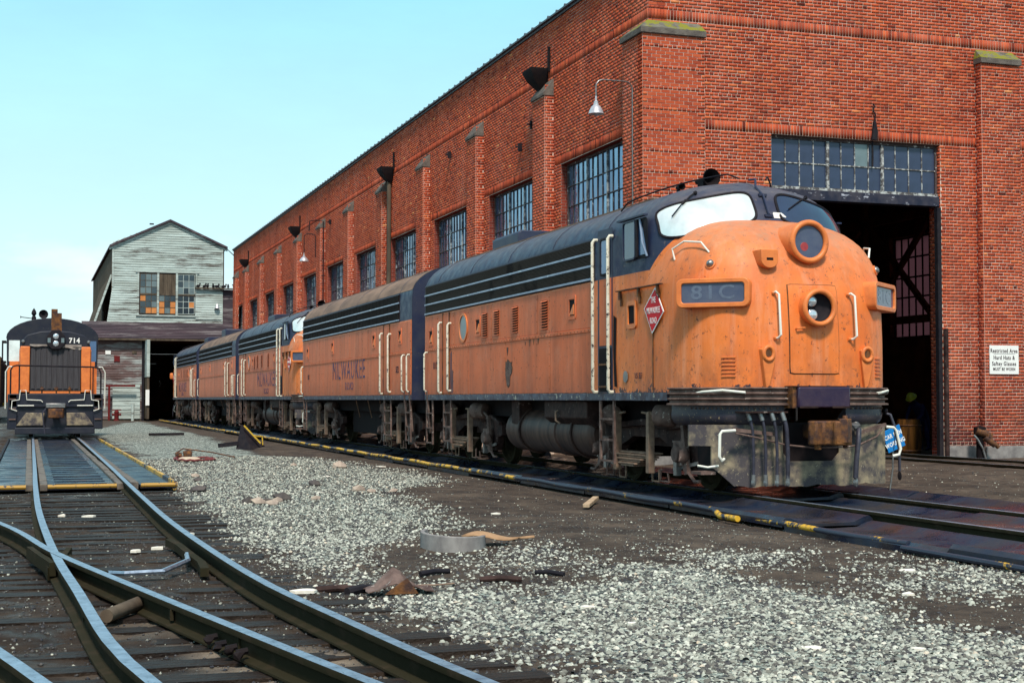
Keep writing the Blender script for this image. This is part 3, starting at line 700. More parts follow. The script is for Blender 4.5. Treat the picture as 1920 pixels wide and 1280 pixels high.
# drip pans under the left track
pl = thing('drip_pan', 'flat oil-filled drip pans with yellow front lip under the left track', 'drip pan')
for a, b in ((-.60, -.04), (.30, 1.36), (1.74, 2.26)):
    y = 24.0
    while y < 50.5:
        MB().box(a, b, y, y + 3.25, -.13, -.075 + random.uniform(-.004, .004)).build('pan', M_PAN, pl)
        if b - a > .8:
            for kk in range(4): MB().box(a + .12, b - .12, y + .5 + kk * .75, y + .53 + kk * .75, -.08, -.06).build('rib', M_PAN, pl)
        y += 3.3
for a in (-.62, 2.28):
    MB().box(a - .03, a + .03, 23.9, 51, -.16, -.015).build('curb', M_RIM if a > 0 else M_BLACK, pl)
for (a, b) in ((-.64, -.03), (.30, 1.36), (1.74, 2.32)):
    MB().tube([(a, 23.9, -.075), (b, 23.9, -.075)], .035, 8).build('rim', M_RIML, pl)
for cx in (.13, 1.54):
    for a, b in ((cx - .17, cx - .05), (cx + .05, cx + .17)):
        y = 24.0
        while y < 50.5:
            ln = random.uniform(1.2, 2.4)
            MB().box(a, b, y, y + ln - .03, -.15, -.035 + random.uniform(-.012, .006)).build('concrete_strip', M_CONC, pl, bevel=.01)
            y += ln

# ------------------------------------------------------------------ brick engine house
BX, BY, BXE, BYE = 13.0, 28.85, 31.4, 97.0
TOP = 11.30; CH = .078
shop = thing('brick_building', 'long red brick railroad shop with steel windows and a tall dark doorway', 'building', (0, 0, 0))
class Bricks:
    def __init__(s): s.V = []; s.T = []; s.C = []
    def face(s, O, U, N, w, z0, z1, u0=0., holes=(), soldiers=(), ph=0., hdr=True, dt=0.):
        """bricks on the plane through O along U (unit), standing off along N, from z0 to z1, u in [u0, w]"""
        O, U, N = np.array(O, float), np.array(U, float), np.array(N, float)
        k = int(math.floor(z0 / CH))
        while k * CH < z1 - .01:
            a, b = max(k * CH, z0) + .004, min((k + 1) * CH, z1) - .009
            zc = (a + b) / 2
            if b - a < .02: k += 1; continue
            sold = [t for t in soldiers if t[0] - .01 < zc < t[1] + .01 and (len(t) < 4 or True)]
            iv = [(u0, w)]
            for (h0, h1, g0, g1) in holes:
                if g0 < zc < g1: iv = [q for (p0, p1) in iv for q in ((p0, min(p1, h0)), (max(p0, h1), p1)) if q[1] - q[0] > .02]
            for t in soldiers:
                if t[0] < zc < t[1]:
                    r = (t[2], t[3]) if len(t) > 2 else (u0, w)
                    iv = [q for (p0, p1) in iv for q in ((p0, min(p1, r[0])), (max(p0, r[1]), p1)) if q[1] - q[0] > .02]
            L = .112 if (hdr and k % 6 == 3) else .222
            off = (0 if k % 2 == 0 else L / 2) + ph
            for (p0, p1) in iv:
                j = int(math.floor((p0 - off) / L)); x = off + j * L
                while x < p1 - .01:
                    q0, q1 = max(x, p0) + .006, min(x + L, p1) - .006
                    if q1 - q0 > .02: s.one(O, U, N, q0, q1, a, b, dt + (-.1 if L < .2 else 0))
                    x += L
            k += 1
        for t in soldiers:
            r = (t[2], t[3]) if len(t) > 2 else (u0, w)
            x = r[0]
            while x < r[1] - .03:
                s.one(O, U, N, x + .005, min(x + CH, r[1]) - .005, t[0] + .006, t[1] - .006, -.12)
                x += CH
    def one(s, O, U, N, a, b, z0, z1, dt=0.):
        d = .007 + random.uniform(-.003, .004)
        for (u, z, n) in ((a, z0, 0), (b, z0, 0), (b, z1, 0), (a, z1, 0), (a, z0, d), (b, z0, d), (b, z1, d), (a, z1, d)):
            s.V.append((O[0] + U[0] * u + N[0] * n, O[1] + U[1] * u + N[1] * n, z + .0))
        s.T.append(min(1, max(0, random.betavariate(4, 4) + dt + (random.random() < .05) * random.uniform(-.4, .35))))
        s.C.append(((O[0] + U[0] * (a + b) / 2), (O[1] + U[1] * (a + b) / 2), (z0 + z1) / 2, b - a, z1 - z0, U[0], N[0], N[1]))
    def build(s, name, parent):
        # the 300 that show largest stay single objects
        def score(c):
            x, y, z, w, h, u, n0, n1 = c
            fz = x * Fw.x + y * Fw.y; sx = (x * Rt.x + y * Rt.y) / fz
            if abs(u) < .5 or abs(sx) > .355 or z > 10.2: return 0
            px = 960 + 2667 * sx; py = 748 - 2667 * (z - H) / fz
            if px < 1590 and py > 330 - .0 * px and py > 345 + (px - 1420) * .5 * (px > 1420): return 0
            if px < 1660 and py > 430: return 0
            return w / fz
        sc = sorted(((score(c), i) for i, c in enumerate(s.C)), reverse=True)[:300]
        pick = {i for _, i in sc}
        V = np.array(s.V, np.float32).reshape(-1, 8, 3); T = np.array(s.T, np.float32)
        ks = np.array([i for i in range(len(T)) if i not in pick])
        V2 = V[ks].reshape(-1, 3); n = len(ks)
        q = np.array([(4, 5, 6, 7), (0, 1, 5, 4), (2, 3, 7, 6), (1, 2, 6, 5), (3, 0, 4, 7)])
        F = (q[None] + (np.arange(n) * 8)[:, None, None]).reshape(-1, 4)
        me = bpy.data.meshes.new(name); me.vertices.add(n * 8); me.vertices.foreach_set('co', V2.reshape(-1))
        me.loops.add(F.size); me.loops.foreach_set('vertex_index', F.reshape(-1).astype(np.int32))
        me.polygons.add(len(F)); me.polygons.foreach_set('loop_start', np.arange(0, F.size, 4, dtype=np.int32))
        me.update(calc_edges=True)
        at = me.attributes.new('tone', 'FLOAT', 'POINT'); at.data.foreach_set('value', np.repeat(T[ks], 8))
        me.materials.append(MB_BRICK)
        o = bpy.data.objects.new('brick_courses', me); COL.objects.link(o); o.parent = parent; o['kind'] = 'stuff'
        cache = {}
        for i in pick:
            c = s.C[i]; key = (round(c[3], 2), round(c[4], 2))
            if key not in cache:
                mm = MB().box(-c[3] / 2, c[3] / 2, 0, .008, -c[4] / 2, c[4] / 2).mesh('brick', False); mm.materials.append(MB_BRICK1); cache[key] = mm
            # front faces look to -Y
            o = inst('brick', cache[key], parent, (c[0], c[1] - .008 + random.uniform(-.002, .002), c[2]))
BK = Bricks()
PITCH = 6.1
wins = [(30.3 + PITCH * k, 34.35 + PITCH * k, 4.1, 7.40) for k in range(11)]
piers = [(34.9 + PITCH * k, 35.85 + PITCH * k) for k in range(10)] + [(94.3, 95.3)]
BANDZ = (9.828, 10.062)
# side wall, bricks above the roofs of the train only; the wall behind goes down to the ground
BK.face((BX, BY, 0), (0, 1, 0), (-1, 0, 0), BYE - BY, 3.2, TOP, 0, [(a - BY, b - BY, c_, d) for a, b, c_, d in wins],
        [(BANDZ[0], BANDZ[1])] + [(7.41, 7.644, a - BY - .55, b - BY + .45) for a, b, _, _ in wins], hdr=True)
for (a, b) in piers:
    BK.face((BX - .25, a, 0), (0, 1, 0), (-1, 0, 0), b - a, 3.0, 9.30)
    BK.face((BX - .25, a, 0), (1, 0, 0), (0, -1, 0), .25, 3.0, 9.60 if a < 90 else 9.3, ph=.05)
# front wall
DX0, DX1, DZ = 16.08, 20.64, 7.41
FX1 = 25.6
BK.face((BX, BY, 0), (1, 0, 0), (0, -1, 0), FX1 - BX, .2, TOP + .5, 0, [(DX0 - BX, DX1 - BX, -1, DZ)], [(9.828, 10.062), (7.41, 7.644, 1.25, FX1 - BX)])
# corner pier, front and side, and second front pier
PCX = 14.27
BK.face((BX - .25, BY - .25, 0), (1, 0, 0), (0, -1, 0), PCX - BX + .25, .2, 9.42)
BK.face((BX - .25, BY - .25, 0), (0, 1, 0), (-1, 0, 0), 1.12, .2, 9.42)
BK.face((PCX, BY - .25, 0), (0, 1, 0), (1, 0, 0), .25, .2, 9.42)
BK.face((21.66, BY - .25, 0), (1, 0, 0), (0, -1, 0), 1.1, .2, 9.42)
BK.face((21.66, BY - .25, 0), (0, 1, 0), (-1, 0, 0), .25, .2, 9.6)
BK.face((22.76, BY - .25, 0), (0, 1, 0), (1, 0, 0), .25, .2, 9.42)
# jambs of the doorway
BK.face((DX1, BY, 0), (0, 1, 0), (-1, 0, 0), .45, .15, 7.4, hdr=False)
BK.build('bricks', shop)
for p in ((BX - .25, BY - .25, 14.27, BY), (21.66, BY - .25, 22.76, BY)):
    MB().box(p[0], p[2], p[1], p[3] - .001, -.2, 9.42).build('pier', M_MORTAR, shop)
MB().box(BX - .25, BX - .001, BY - .25 + .001, BY + .87, -.2, 9.419).build('pier', M_MORTAR, shop)
for (a, b) in piers: MB().box(BX - .25, BX - .001, a, b, -.2, 9.30).build('pier', M_MORTAR, shop)
def wall(name, O, U, N, w, z0, z1, holes, th, mats, parent):
    """mortar-faced wall with openings and reveals; mats = (face, reveal)"""
    O, U, N = Vector(O), Vector(U), Vector(N)
    us = sorted({0, w} | {h[0] for h in holes} | {h[1] for h in holes}); zs = sorted({z0, z1} | {h[2] for h in holes} | {h[3] for h in holes})
    us = [u for u in us if 0 <= u <= w]; zs = [z for z in zs if z0 <= z <= z1]
    m = MB()
    def P(u, z, d): return O + U * u - N * d + Vector((0, 0, z))
    def hole(i, j):
        if i < 0 or j < 0 or i >= len(us) - 1 or j >= len(zs) - 1: return None
        uc, zc = (us[i] + us[i + 1]) / 2, (zs[j] + zs[j + 1]) / 2
        return any(h[0] < uc < h[1] and h[2] < zc < h[3] for h in holes)
    for i in range(len(us) - 1):
        for j in range(len(zs) - 1):
            a, b, c_, d = us[i], us[i + 1], zs[j], zs[j + 1]
            if hole(i, j):
                m.cm = 1
                for (di, dj, p, q) in ((-1, 0, (a, c_), (a, d)), (1, 0, (b, c_), (b, d)), (0, -1, (a, c_), (b, c_)), (0, 1, (a, d), (b, d))):
                    if not hole(i + di, j + dj): m.add([P(p[0], p[1], 0), P(q[0], q[1], 0), P(q[0], q[1], th), P(p[0], p[1], th)], [(0, 1, 2, 3)])
                m.cm = 0
            else:
                m.cm = 0; m.add([P(a, c_, 0), P(b, c_, 0), P(b, d, 0), P(a, d, 0)], [(0, 1, 2, 3)])
                m.cm = 1; m.add([P(a, c_, th), P(b, c_, th), P(b, d, th), P(a, d, th)], [(3, 2, 1, 0)])
    m.cm = 1
    m.add([P(0, z1, 0), P(w, z1, 0), P(w, z1, th), P(0, z1, th)], [(0, 1, 2, 3)])
    m.add([P(0, z0, 0), P(0, z1, 0), P(0, z1, th), P(0, z0, th)], [(0, 1, 2, 3)])
    m.add([P(w, z0, 0), P(w, z1, 0), P(w, z1, th), P(w, z0, th)], [(0, 1, 2, 3)])
    return m.build(name, list(mats), parent, smooth=False, fix=False)
wall('wall', (BX, BY, 0), (0, 1, 0), (-1, 0, 0), BYE - BY, -.2, TOP, [(a - BY, b - BY, c_, d) for a, b, c_, d in wins], .42, (M_MORTAR, M_REVEAL), shop)
wall('wall', (BX + .425, BY, 0), (1, 0, 0), (0, -1, 0), BXE - BX - .43, -.2, TOP + .5, [(DX0 - BX - .425, DX1 - BX - .425, -.3, DZ)], .45, (M_MORTAR, M_REVEAL), shop)
MB().box(BX + .0005, BX + .424, BY + .0005, BY + .42, TOP, TOP + .5).build('wall', M_MORTAR, shop)
wall('wall', (BXE, BY + .46, 0), (0, 1, 0), (1, 0, 0), BYE - BY - .46, -.2, TOP, [(a - BY - .46, b - BY - .46, 3.6, 7.4) for a, b, _, _ in wins], .42, (M_REVEAL, M_INT), shop)
MB().box(BX + .43, BXE - .43, BYE - .4, BYE, -.2, TOP).build('wall', M_REVEAL, shop)
# end wall return seen past the last pier
m = MB().prism([(BX + .43, TOP - .35), ((BX + BXE) / 2, TOP + .6), (BXE - .43, TOP - .35), (BXE - .43, TOP - .6), ((BX + BXE) / 2, TOP + .35), (BX + .43, TOP - .6)], 'Y', BY + .46, BYE - .41)
m.build('roof', M_ROOFT, shop)
MB().box(BX + .43, BXE - .43, BY + .46, BYE - .5, -.22, -.14).build('floor', M_INT, shop)
# dark ceiling trusses inside
for yy in (33, 39, 45, 51):
    m = MB().box(BX + .5, BXE - .5, yy, yy + .18, 8.5, 8.8)
    for k in range(6):
        a = BX + .6 + k * 2.9
        m.bar((a, yy + .09, 8.7), (a + 1.45, yy + .09, 10.5), .12); m.bar((a + 1.45, yy + .09, 10.5), (a + 2.9, yy + .09, 8.7), .12)
    m.build('roof_truss', M_INT, shop)
m = MB()
for (a, b) in ((40.2, 44), (44.4, 50)):
    m.bar((28.4, a, 4.1), (28.4, b, 7.5), .16); m.bar((28.4, b, 4.1), (28.4, a, 7.5), .16)
m.box(28.3, 28.5, 39, 52, 7.45, 7.7); m.box(28.3, 28.5, 39, 52, 3.9, 4.15)
for yy in (40.1, 44.2, 50.1): m.box(28.3, 28.5, yy - .1, yy + .1, -.1, 8.5)
m.build('crane_bracing', M_INT, shop)
# pier caps
def cap(pts_lo, pts_hi, mat):
    n = len(pts_lo)
    MB().add(pts_lo + pts_hi, [tuple(range(n))[::-1], tuple(range(n, 2 * n))] + [(i, (i + 1) % n, n + (i + 1) % n, n + i) for i in range(n)]).build('pier_cap', mat, shop, bevel=.012)
x0, x1, y0 = BX - .31, PCX + .03, BY - .31
lo = [(x0, y0, 9.42), (x1, y0, 9.42), (x1, BY, 9.42), (BX, BY, 9.42), (BX, BY + .92, 9.42), (x0, BY + .92, 9.42)]
mid = [(p[0], p[1], 9.55) for p in lo]
hi = [(BX - .02, BY - .02, 9.79), (x1 - .05, BY - .02, 9.79), (x1 - .05, BY, 9.79), (BX, BY, 9.79), (BX, BY + .86, 9.79), (BX - .02, BY + .86, 9.79)]
cap(lo, mid, M_STONEG); cap([(p[0], p[1], 9.551) for p in lo], hi, M_STONE)
lo = [(21.62, y0, 9.42), (22.80, y0, 9.42), (22.80, BY, 9.42), (21.62, BY, 9.42)]
cap(lo, [(p[0], p[1], 9.55) for p in lo], M_STONEG)
cap([(p[0], p[1], 9.551) for p in lo], [(21.68, BY - .02, 9.80), (22.74, BY - .02, 9.80), (22.74, BY, 9.80), (21.68, BY, 9.80)], M_STONE)
for (a, b) in piers:
    MB().prism([(BX - .30, 9.30), (BX, 9.30), (BX, 9.76), (BX - .02, 9.76), (BX - .30, 9.38)], 'Y', a - .03, b + .03).build('pier_cap', M_STONEG, shop, bevel=.01)
# coping tiles on the eaves
MB().box(BX - .05, BX + .42, BY - .02, BYE, TOP + .002, TOP + .06).build('eave_board', M_COPE, shop)
tm = MB()
tm.prism([(0, 0), (.62, 0), (.62, .045), (.56, .10), (.48, .045), (0, .045)], 'X', -.12, .46)
tmm = tm.mesh('coping_tile'); tmm.materials.append(M_COPE)
yy = BY; k = 0
while yy < BYE - .3:
    inst('coping_tile', tmm, shop, (BX, yy, TOP + .062), (0, 0, random.uniform(-.01, .01))); yy += .625
MB().box(BX - .06, BXE, BY - .06, BY + .46, TOP + .505, TOP + .6).build('parapet_cap', M_STONEG, shop)
# plinth
MB().box(DX1 + .02, 21.64, BY - .08, BY - .001, -.2, .205).build('plinth', M_PLINTH, shop, bevel=.012)
MB().box(21.60, 22.82, BY - .36, BY - .251, -.2, .195).build('plinth', M_PLINTH, shop, bevel=.012)
MB().box(22.83, 28, BY - .10, BY - .001, -.2, .20).build('plinth', M_PLINTH, shop, bevel=.012)
MB().box(BX - .3, PCX + .04, BY - .33, BY - .251, -.2, .19).build('plinth', M_PLINTH, shop, bevel=.012)
MB().box(DX1 - .12, DX1 - .012, BY - .035, BY + .09, -.12, 5.9).build('door_post', M_BLACK, shop)
MB().tube([(DX1 + .06, BY - .07, -.1), (DX1 + .06, BY - .07, 3.0)], .055, 8).build('guard_post', M_TRUCK, shop)

# steel windows of the side wall
pane_cache = {}
def pane_mesh(w, h, axis='X', mat=None):
    key = (round(w, 2), round(h, 2), axis, mat.name)
    if key not in pane_cache:
        me_ = (MB().box(0, .008, -w / 2, w / 2, -h / 2, h / 2) if axis == 'X' else MB().box(-w / 2, w / 2, 0, .008, -h / 2, h / 2)).mesh('pane', False)
        me_.materials.append(mat); pane_cache[key] = me_
    return pane_cache[key]
for wi, (a, b, z0, z1) in enumerate(wins):
    X0 = BX + .20
    w = MB().box(X0 - .03, X0 + .05, a, a + .06, z0, z1).box(X0 - .03, X0 + .05, b - .06, b, z0, z1).box(X0 - .029, X0 + .049, a, b, z0, z0 + .07).box(X0 - .029, X0 + .049, a, b, z1 - .06, z1)
    fr = w.build('window', M_FRAME, shop)
    nc, nr = 12, 6; pw = (b - a - .12) / nc; ph = (z1 - z0 - .13) / nr
    m = MB(); m1 = MB()
    for i in range(1, nc):
        y_ = a + .06 + i * pw
        if i in (4, 8): m1.box(X0 - .035, X0 + .03, y_ - .022, y_ + .022, z0 + .07, z1 - .06)
        else: m.box(X0 - .018, X0 + .02, y_ - .010, y_ + .010, z0 + .07, z1 - .06)
    for j in range(1, nr):
        z_ = z0 + .07 + j * ph; m.box(X0 - .022, X0 + .02, a + .06, b - .06, z_ - .011, z_ + .011)
    m.build('glazing_bars', M_FRAME, fr); m1.build('mullion', M_MULL, fr)
    me_ = pane_mesh(pw - .02, ph - .02, 'X', M_PANE)
    for i in range(nc):
        for j in range(nr):
            zc = z0 + .07 + (j + .5) * ph
            if wi > 5 and j < 2: continue
            inst('pane', me_, fr, (X0 + .005, a + .06 + (i + .5) * pw, zc), (0, random.uniform(-.012, .012), random.uniform(-.015, .015)))
    # windows of the far wall, seen through the doorway
    if wi in (1, 2, 3, 4):
        X1 = BXE - .2; z0_, z1_ = 3.6, 7.4
        m = MB().box(X1 - .03, X1 + .04, a, a + .07, z0_, z1_).box(X1 - .03, X1 + .04, b - .07, b, z0_, z1_)
        for i in range(0, 10):
            y_ = a + .05 + i * (b - a - .1) / 9; m.box(X1 - .02, X1 + .02, y_ - .03, y_ + .03, z0_ + .01, z1_ - .01)
        for j in range(6):
            z_ = z0_ + .04 + j * (z1_ - z0_ - .08) / 5; m.box(X1 - .025, X1 + .025, a + .01, b - .01, z_ - .03, z_ + .03)
        fr2 = m.build('window', M_FRAME, shop)
        for i in range(9):
            for j in range(5):
                g_ = MB().box(X1 + .03, X1 + .034, a + .05 + i * (b - a - .1) / 9 + .001, a + .05 + (i + 1) * (b - a - .1) / 9 - .001, z0_ + .04 + j * .744, z0_ + .782 + j * .744)
                g_.build('pane', M_FARPANE, fr2)

# transom over the doorway
tr = MB().box(DX0, DX0 + .06, BY + .12, BY + .2, 6.24, 7.41).box(DX1 - .06, DX1, BY + .12, BY + .2, 6.24, 7.41).box(DX0 + .06, DX1 - .06, BY + .121, BY + .199, 7.34, 7.41).build('window', M_FRAME, shop, label='wide sooty transom window over the doorway')
MB().box(DX0 + .0, DX1, BY + .09, BY + .2, 6.17, 6.239).build('window_sill', M_MULL, tr)
xs = [DX0 + .06 + k * (DX1 - DX0 - .12) / 12 for k in range(13)]
m = MB()
for i in range(1, 12):
    mw_ = MB()
    (mw_ if i in (4, 8) else m).box(xs[i] - (.035 if i in (4, 8) else .012), xs[i] + (.035 if i in (4, 8) else .012), BY + (.09 if i in (4, 8) else .12), BY + .16, 6.24, 7.34)
    if i in (4, 8): mw_.build('mullion', M_MULL, tr)
m.box(DX0 + .06, DX1 - .06, BY + .118, BY + .158, 6.78, 6.805); m.build('glazing_bars', M_MULL, tr)
for i in range(12):
    for j, (za, zb) in enumerate(((6.25, 6.775), (6.81, 7.33))):
        if i == 6 and j == 1: mt = M_GREYPANE
        else: mt = M_PANED
        o = inst('pane', pane_mesh(xs[1] - xs[0] - .026, zb - za, 'Y', mt), tr, ((xs[i] + xs[i + 1]) / 2, BY + .14, (za + zb) / 2), (random.uniform(-.02, .02), 0, random.uniform(-.01, .01)))
g = G('flaking_lintel_paint')
f = g.ramp(g.noise(2.6, 8, .7, m=(1, 1, 2)), [(.60, 0), (.64, 1)])
c = g.mix(f, g.mix(g.ramp(g.noise(5, 6), [(.35, 0), (.7, 1)]), (.022, .026, .045), (.06, .055, .07)), (.42, .42, .48))
g.bump(f, .4, .01); M_LINT = g.out(c, .6)
MB().box(DX0 + .01, DX1 - .01, BY + .02, BY + .32, 5.93, 6.168).build('lintel_beam', M_LINT, shop, bevel=.01)
# hook and rod above the doorway
m = MB().tube([(18.76, BY - .05, 8.28), (18.80, BY - .06, 8.2), (18.76, BY - .05, 8.12), (18.82, BY - .06, 8.02), (18.79, BY - .05, 7.8)], .018, 6)
m.prism([(18.72, 7.42), (18.86, 7.42), (18.88, 7.62), (18.83, 7.86), (18.78, 7.86)], 'Y', BY - .07, BY - .015)
m.tube([(18.80, BY + .05, 7.43), (18.81, BY + .06, 7.0), (18.81, BY + .07, 6.8)], .022, 6)
m.build('pulley_hook', M_BLACK, shop)

# rain leaders
for (yc, pale) in ((35.6, False), (52.6, True), (72.3, False), (90.3, True)):
    m = MB(); X0 = BX - .012
    b0 = [(X0 - .5, yc - .35, 10.06), (X0, yc - .35, 10.06), (X0, yc + .35, 10.06), (X0 - .5, yc + .35, 10.06)]
    b1 = [(X0 - .38, yc - .28, 9.83), (X0, yc - .28, 9.83), (X0, yc + .28, 9.83), (X0 - .38, yc + .28, 9.83)]
    b2 = [(X0 - .13, yc - .12, 9.55), (X0, yc - .12, 9.55), (X0, yc + .12, 9.55), (X0 - .13, yc + .12, 9.55)]
    b3 = [(X0 - .5, yc - .35, 10.12), (X0, yc - .35, 10.12), (X0, yc + .35, 10.12), (X0 - .5, yc + .35, 10.12)]
    v = b3 + b0 + b1 + b2
    m.add(v, [(0, 1, 2, 3)] + [(4 * r + i, 4 * r + (i + 1) % 4, 4 * r + 4 + (i + 1) % 4, 4 * r + 4 + i) for r in range(3) for i in range(4)] + [(12, 13, 14, 15)])
    m.box(X0 - .06, X0, yc - .5, yc - .42, 10.0, 10.65)
    h_ = m.build('rain_hopper', M_PIT, shop)
    MB().tube([(X0 - .09, yc, 9.6), (X0 - .09, yc, 9.2), (X0 - .10, yc, 5), (X0 - .10, yc, 0)], .085, 10).build('downpipe', M_OLDWOOD if pale else M_BLACK, shop)
for (yy, zz) in ((37.4, 8.25), (36.4, 8.7), (44.5, 9.2), (64.0, 9.3)):
    MB().box(BX - .12, BX - .012, yy, yy + .06, zz, zz + .22).box(BX - .2, BX - .1, yy + .01, yy + .05, zz + .1, zz + .14).build('wall_bracket', M_BLACK, shop)
MB().tube([(12.68, 64.3, 5), (12.68, 64.3, 9.45), (12.35, 64.3, 9.5), (12.05, 64.3, 9.45), (12.02, 64.3, 9.0)], .03, 6).build('conduit', M_BLACK, shop)
MB().tube([(BX - .03, BYE - .3, 11.0), (13.15, 102.8, 12.2)], .03, 6).build('wire', M_BLACK, shop)

# gooseneck yard lamps
def yard_lamp(label, x, y, ztop, drop, reach, zbot, sc=1.):
    t = thing('yard_lamp', label, 'lamp', (x, y, zbot), 0)
    zz = ztop - zbot; r = .16
    p = [(0, 0, 0), (0, 0, zz - r)] + [(-r + r * math.cos(a), 0, zz - r + r * math.sin(a)) for a in (.5, 1.1, 1.57)]
    p += [(-reach + r + r * math.cos(a) - .0, 0, zz - r + r * math.sin(a)) for a in (1.57, 2.2, 2.8, PI)] + [(-reach, 0, zz - drop)]
    MB().tube(p, .016 if sc == 1 else .02, 8).build('gooseneck_pipe', M_STEEL if sc == 1 else M_BLACK, t)
    o = (-reach, 0, zz - drop)
    MB().lathe([(.001, 0), (.022, 0), (.022, -.10), (.05, -.12), (.05, -.17), (.03, -.18)], o).build('socket', M_GALV, t)
    s_ = MB().lathe([(.03 * sc, -.16), (.06 * sc, -.17), (.06 * sc, -.20), (.10 * sc, -.23), (.155 * sc, -.33), (.165 * sc, -.38), (.18 * sc, -.40), (.172 * sc, -.405), (.15 * sc, -.37), (.09 * sc, -.24), (.02 * sc, -.21)], o).build('lamp_shade', M_GALV, t)
    MB().lathe([(.001, -.22), (.03, -.24), (.045, -.30), (.03, -.35), (.001, -.365)], o, n=12).build('bulb', M_GREYPANE, t)
    return t
yard_lamp('gooseneck lamp with white metal shade on the corner of the brick shop', BX - .275, 29.1, 8.42, .38, .88, 5.0)
yard_lamp('small white-shaded lamp hanging on the brick wall above the middle diesel', BX - .27, 66.4, 9.1, .9, .55, 8.0, 1.25)

# safety sign
sg = MB().box(21.77, 22.60, BY - .285, BY - .264, 1.92, 2.61).build('safety_sign', M_LETTERW)
tag(sg, 'white sign with black hand-lettered text about hard hats on the brick pier', 'sign')
for s_, z_, h_ in (('Restricted Area', 2.475, .135), ('Hard Hats &', 2.31, .135), ('Saftey Glasses', 2.165, .135), ('MUST BE WORN', 2.035, .10)):
    text('lettering', s_, h_, M_LETTERB, sg, (22.18, BY - .2865, z_), (1, 0, 0), (0, 0, 1), .78, .003)
MB().box(21.88, 22.49, BY - .288, BY - .2855, 2.405, 2.412).build('underline', M_LETTERB, sg)

# standpipe against the wall
t = thing('standpipe', 'dark rusty hose standpipe leaning on the brick wall beside the doorway', 'standpipe', (21.30, 28.35, -.08))
MB().lathe([(.001, .78), (.14, .74), (.15, .60), (.09, .52), (.09, 0)], n=14).build('pipe', M_PIT, t)
MB().cyl((-.12, -.02, .66), (.12, -.10, .58), .10, 12).ico((.18, -.1, .52), .11).cyl((.05, -.1, .5), (.30, -.16, .32), .075, 10).cyl((.28, -.16, .36), (.38, -.18, .26), .05, 10).build('valve', M_RUST, t)
MB().tube([(-.20, -.05, .55), (-.14, -.1, .46), (-.02, -.12, .25), (.05, -.14, .0)], .025, 8).build('drain_hose', M_STEEL, t)

# ------------------------------------------------------------------ diesel locomotives (local: nose towards -y, centre x=0, z=0 rail top)
def itp(z, T):
    if z <= T[0][0]: return T[0][1]
    for (a, b), (c, d) in zip(T, T[1:]):
        if z <= c: return b + (d - b) * (z - a) / (c - a)
    return T[-1][1]
HW = 1.62
NTAB = [(1.2, .2), (2.2, .2), (2.8, .25), (3.2, .38), (3.5, .58), (3.7, .82), (3.85, 1.15), (3.96, 1.6)]
CTAB = [(3.2, 1.0), (3.94, 1.45), (4.38, 1.7), (4.58, 2.2)]
def nose_w(z): return HW if z < 2.75 else HW * max(0, 1 - ((z - 2.75) / 1.23) ** 2.8) ** (1 / 2.8)
def nose_y(x, z, n=3.1, yb=2.0):
    w = nose_w(z); k = min(.9995, abs(x / w)) if w > 0 else .9995
    return yb - (yb - itp(z, NTAB)) * (1 - k ** n) ** (1 / n)
def cab_w(z): return HW if z < 3.75 else HW * max(0, 1 - ((z - 3.75) / .84) ** 2.2) ** (1 / 2.2)
def cab_y(x, z, n=2.6, yb=2.6):
    w = cab_w(z); k = min(.9995, abs(x / w)) if w > 0 else .9995
    return yb - (yb - itp(z, CTAB)) * (1 - k ** n) ** (1 / n)
def level_loft(zs, wf, tab, n, yb, ntheta=56, ext=None):
    P = []
    for z in zs:
        w = max(wf(z), .002); y0 = itp(z, tab); row = []
        for i in range(ntheta + 1):
            a = PI * i / ntheta; cx, sx = -math.cos(a), math.sin(a)
            x = w * (abs(cx) ** (2 / n)) * (1 if cx > 0 else -1); y = yb - (yb - y0) * (max(sx, 0) ** (2 / n))
            row.append((x, y, z))
        if ext: row = [(-w - .003, ext, z)] + row + [(w + .003, ext, z)]
        P.append(row)
    return P
def section(n=18):
    pts = [(-HW, 1.41), (-HW, 3.75)]
    for i in range(1, n): 
        a = PI * i / n; c, s_ = -math.cos(a), math.sin(a)
        pts.append((HW * abs(c) ** (2 / 2.2) * (1 if c > 0 else -1), 3.75 + .84 * s_ ** (2 / 2.2)))
    return pts + [(HW, 3.75), (HW, 1.41)]
def frame_on(fn, x, z, e=.02):
    p = Vector((x, fn(x, z), z)); tx = Vector((2 * e, fn(x + e, z) - fn(x - e, z), 0)).normalized(); tz = Vector((0, fn(x, z + e) - fn(x, z - e), 2 * e)).normalized()
    n = tx.cross(tz).normalized()
    if n.y > 0: n = -n
    return p, n
def patch(fn, quad, off, nu=22, nv=14, n=4.5, wf=None):
    TL, TR, BR, BL = quad; P = []; ring = []
    def at(u, v):
        s_ = max(abs(u), abs(v))
        if s_ > 0:
            k = s_ / ((abs(u) ** n + abs(v) ** n) ** (1 / n)); u, v = u * k, v * k
        a, b = (u + 1) / 2, (v + 1) / 2
        x = (BL[0] * (1 - a) + BR[0] * a) * (1 - b) + (TL[0] * (1 - a) + TR[0] * a) * b
        z = (BL[1] * (1 - a) + BR[1] * a) * (1 - b) + (TL[1] * (1 - a) + TR[1] * a) * b
        if wf: w = wf(z) * .985; x = max(-w, min(w, x))
        p, nn = frame_on(fn, x, z); return p + nn * off
    for i in range(nu + 1): P.append([at(-1 + 2 * i / nu, -1 + 2 * j / nv) for j in range(nv + 1)])
    for i in range(nu): ring.append(P[i][0])
    for j in range(nv): ring.append(P[nu][j])
    for i in range(nu, 0, -1): ring.append(P[i][nv])
    for j in range(nv, 0, -1): ring.append(P[0][j])
    return P, ring
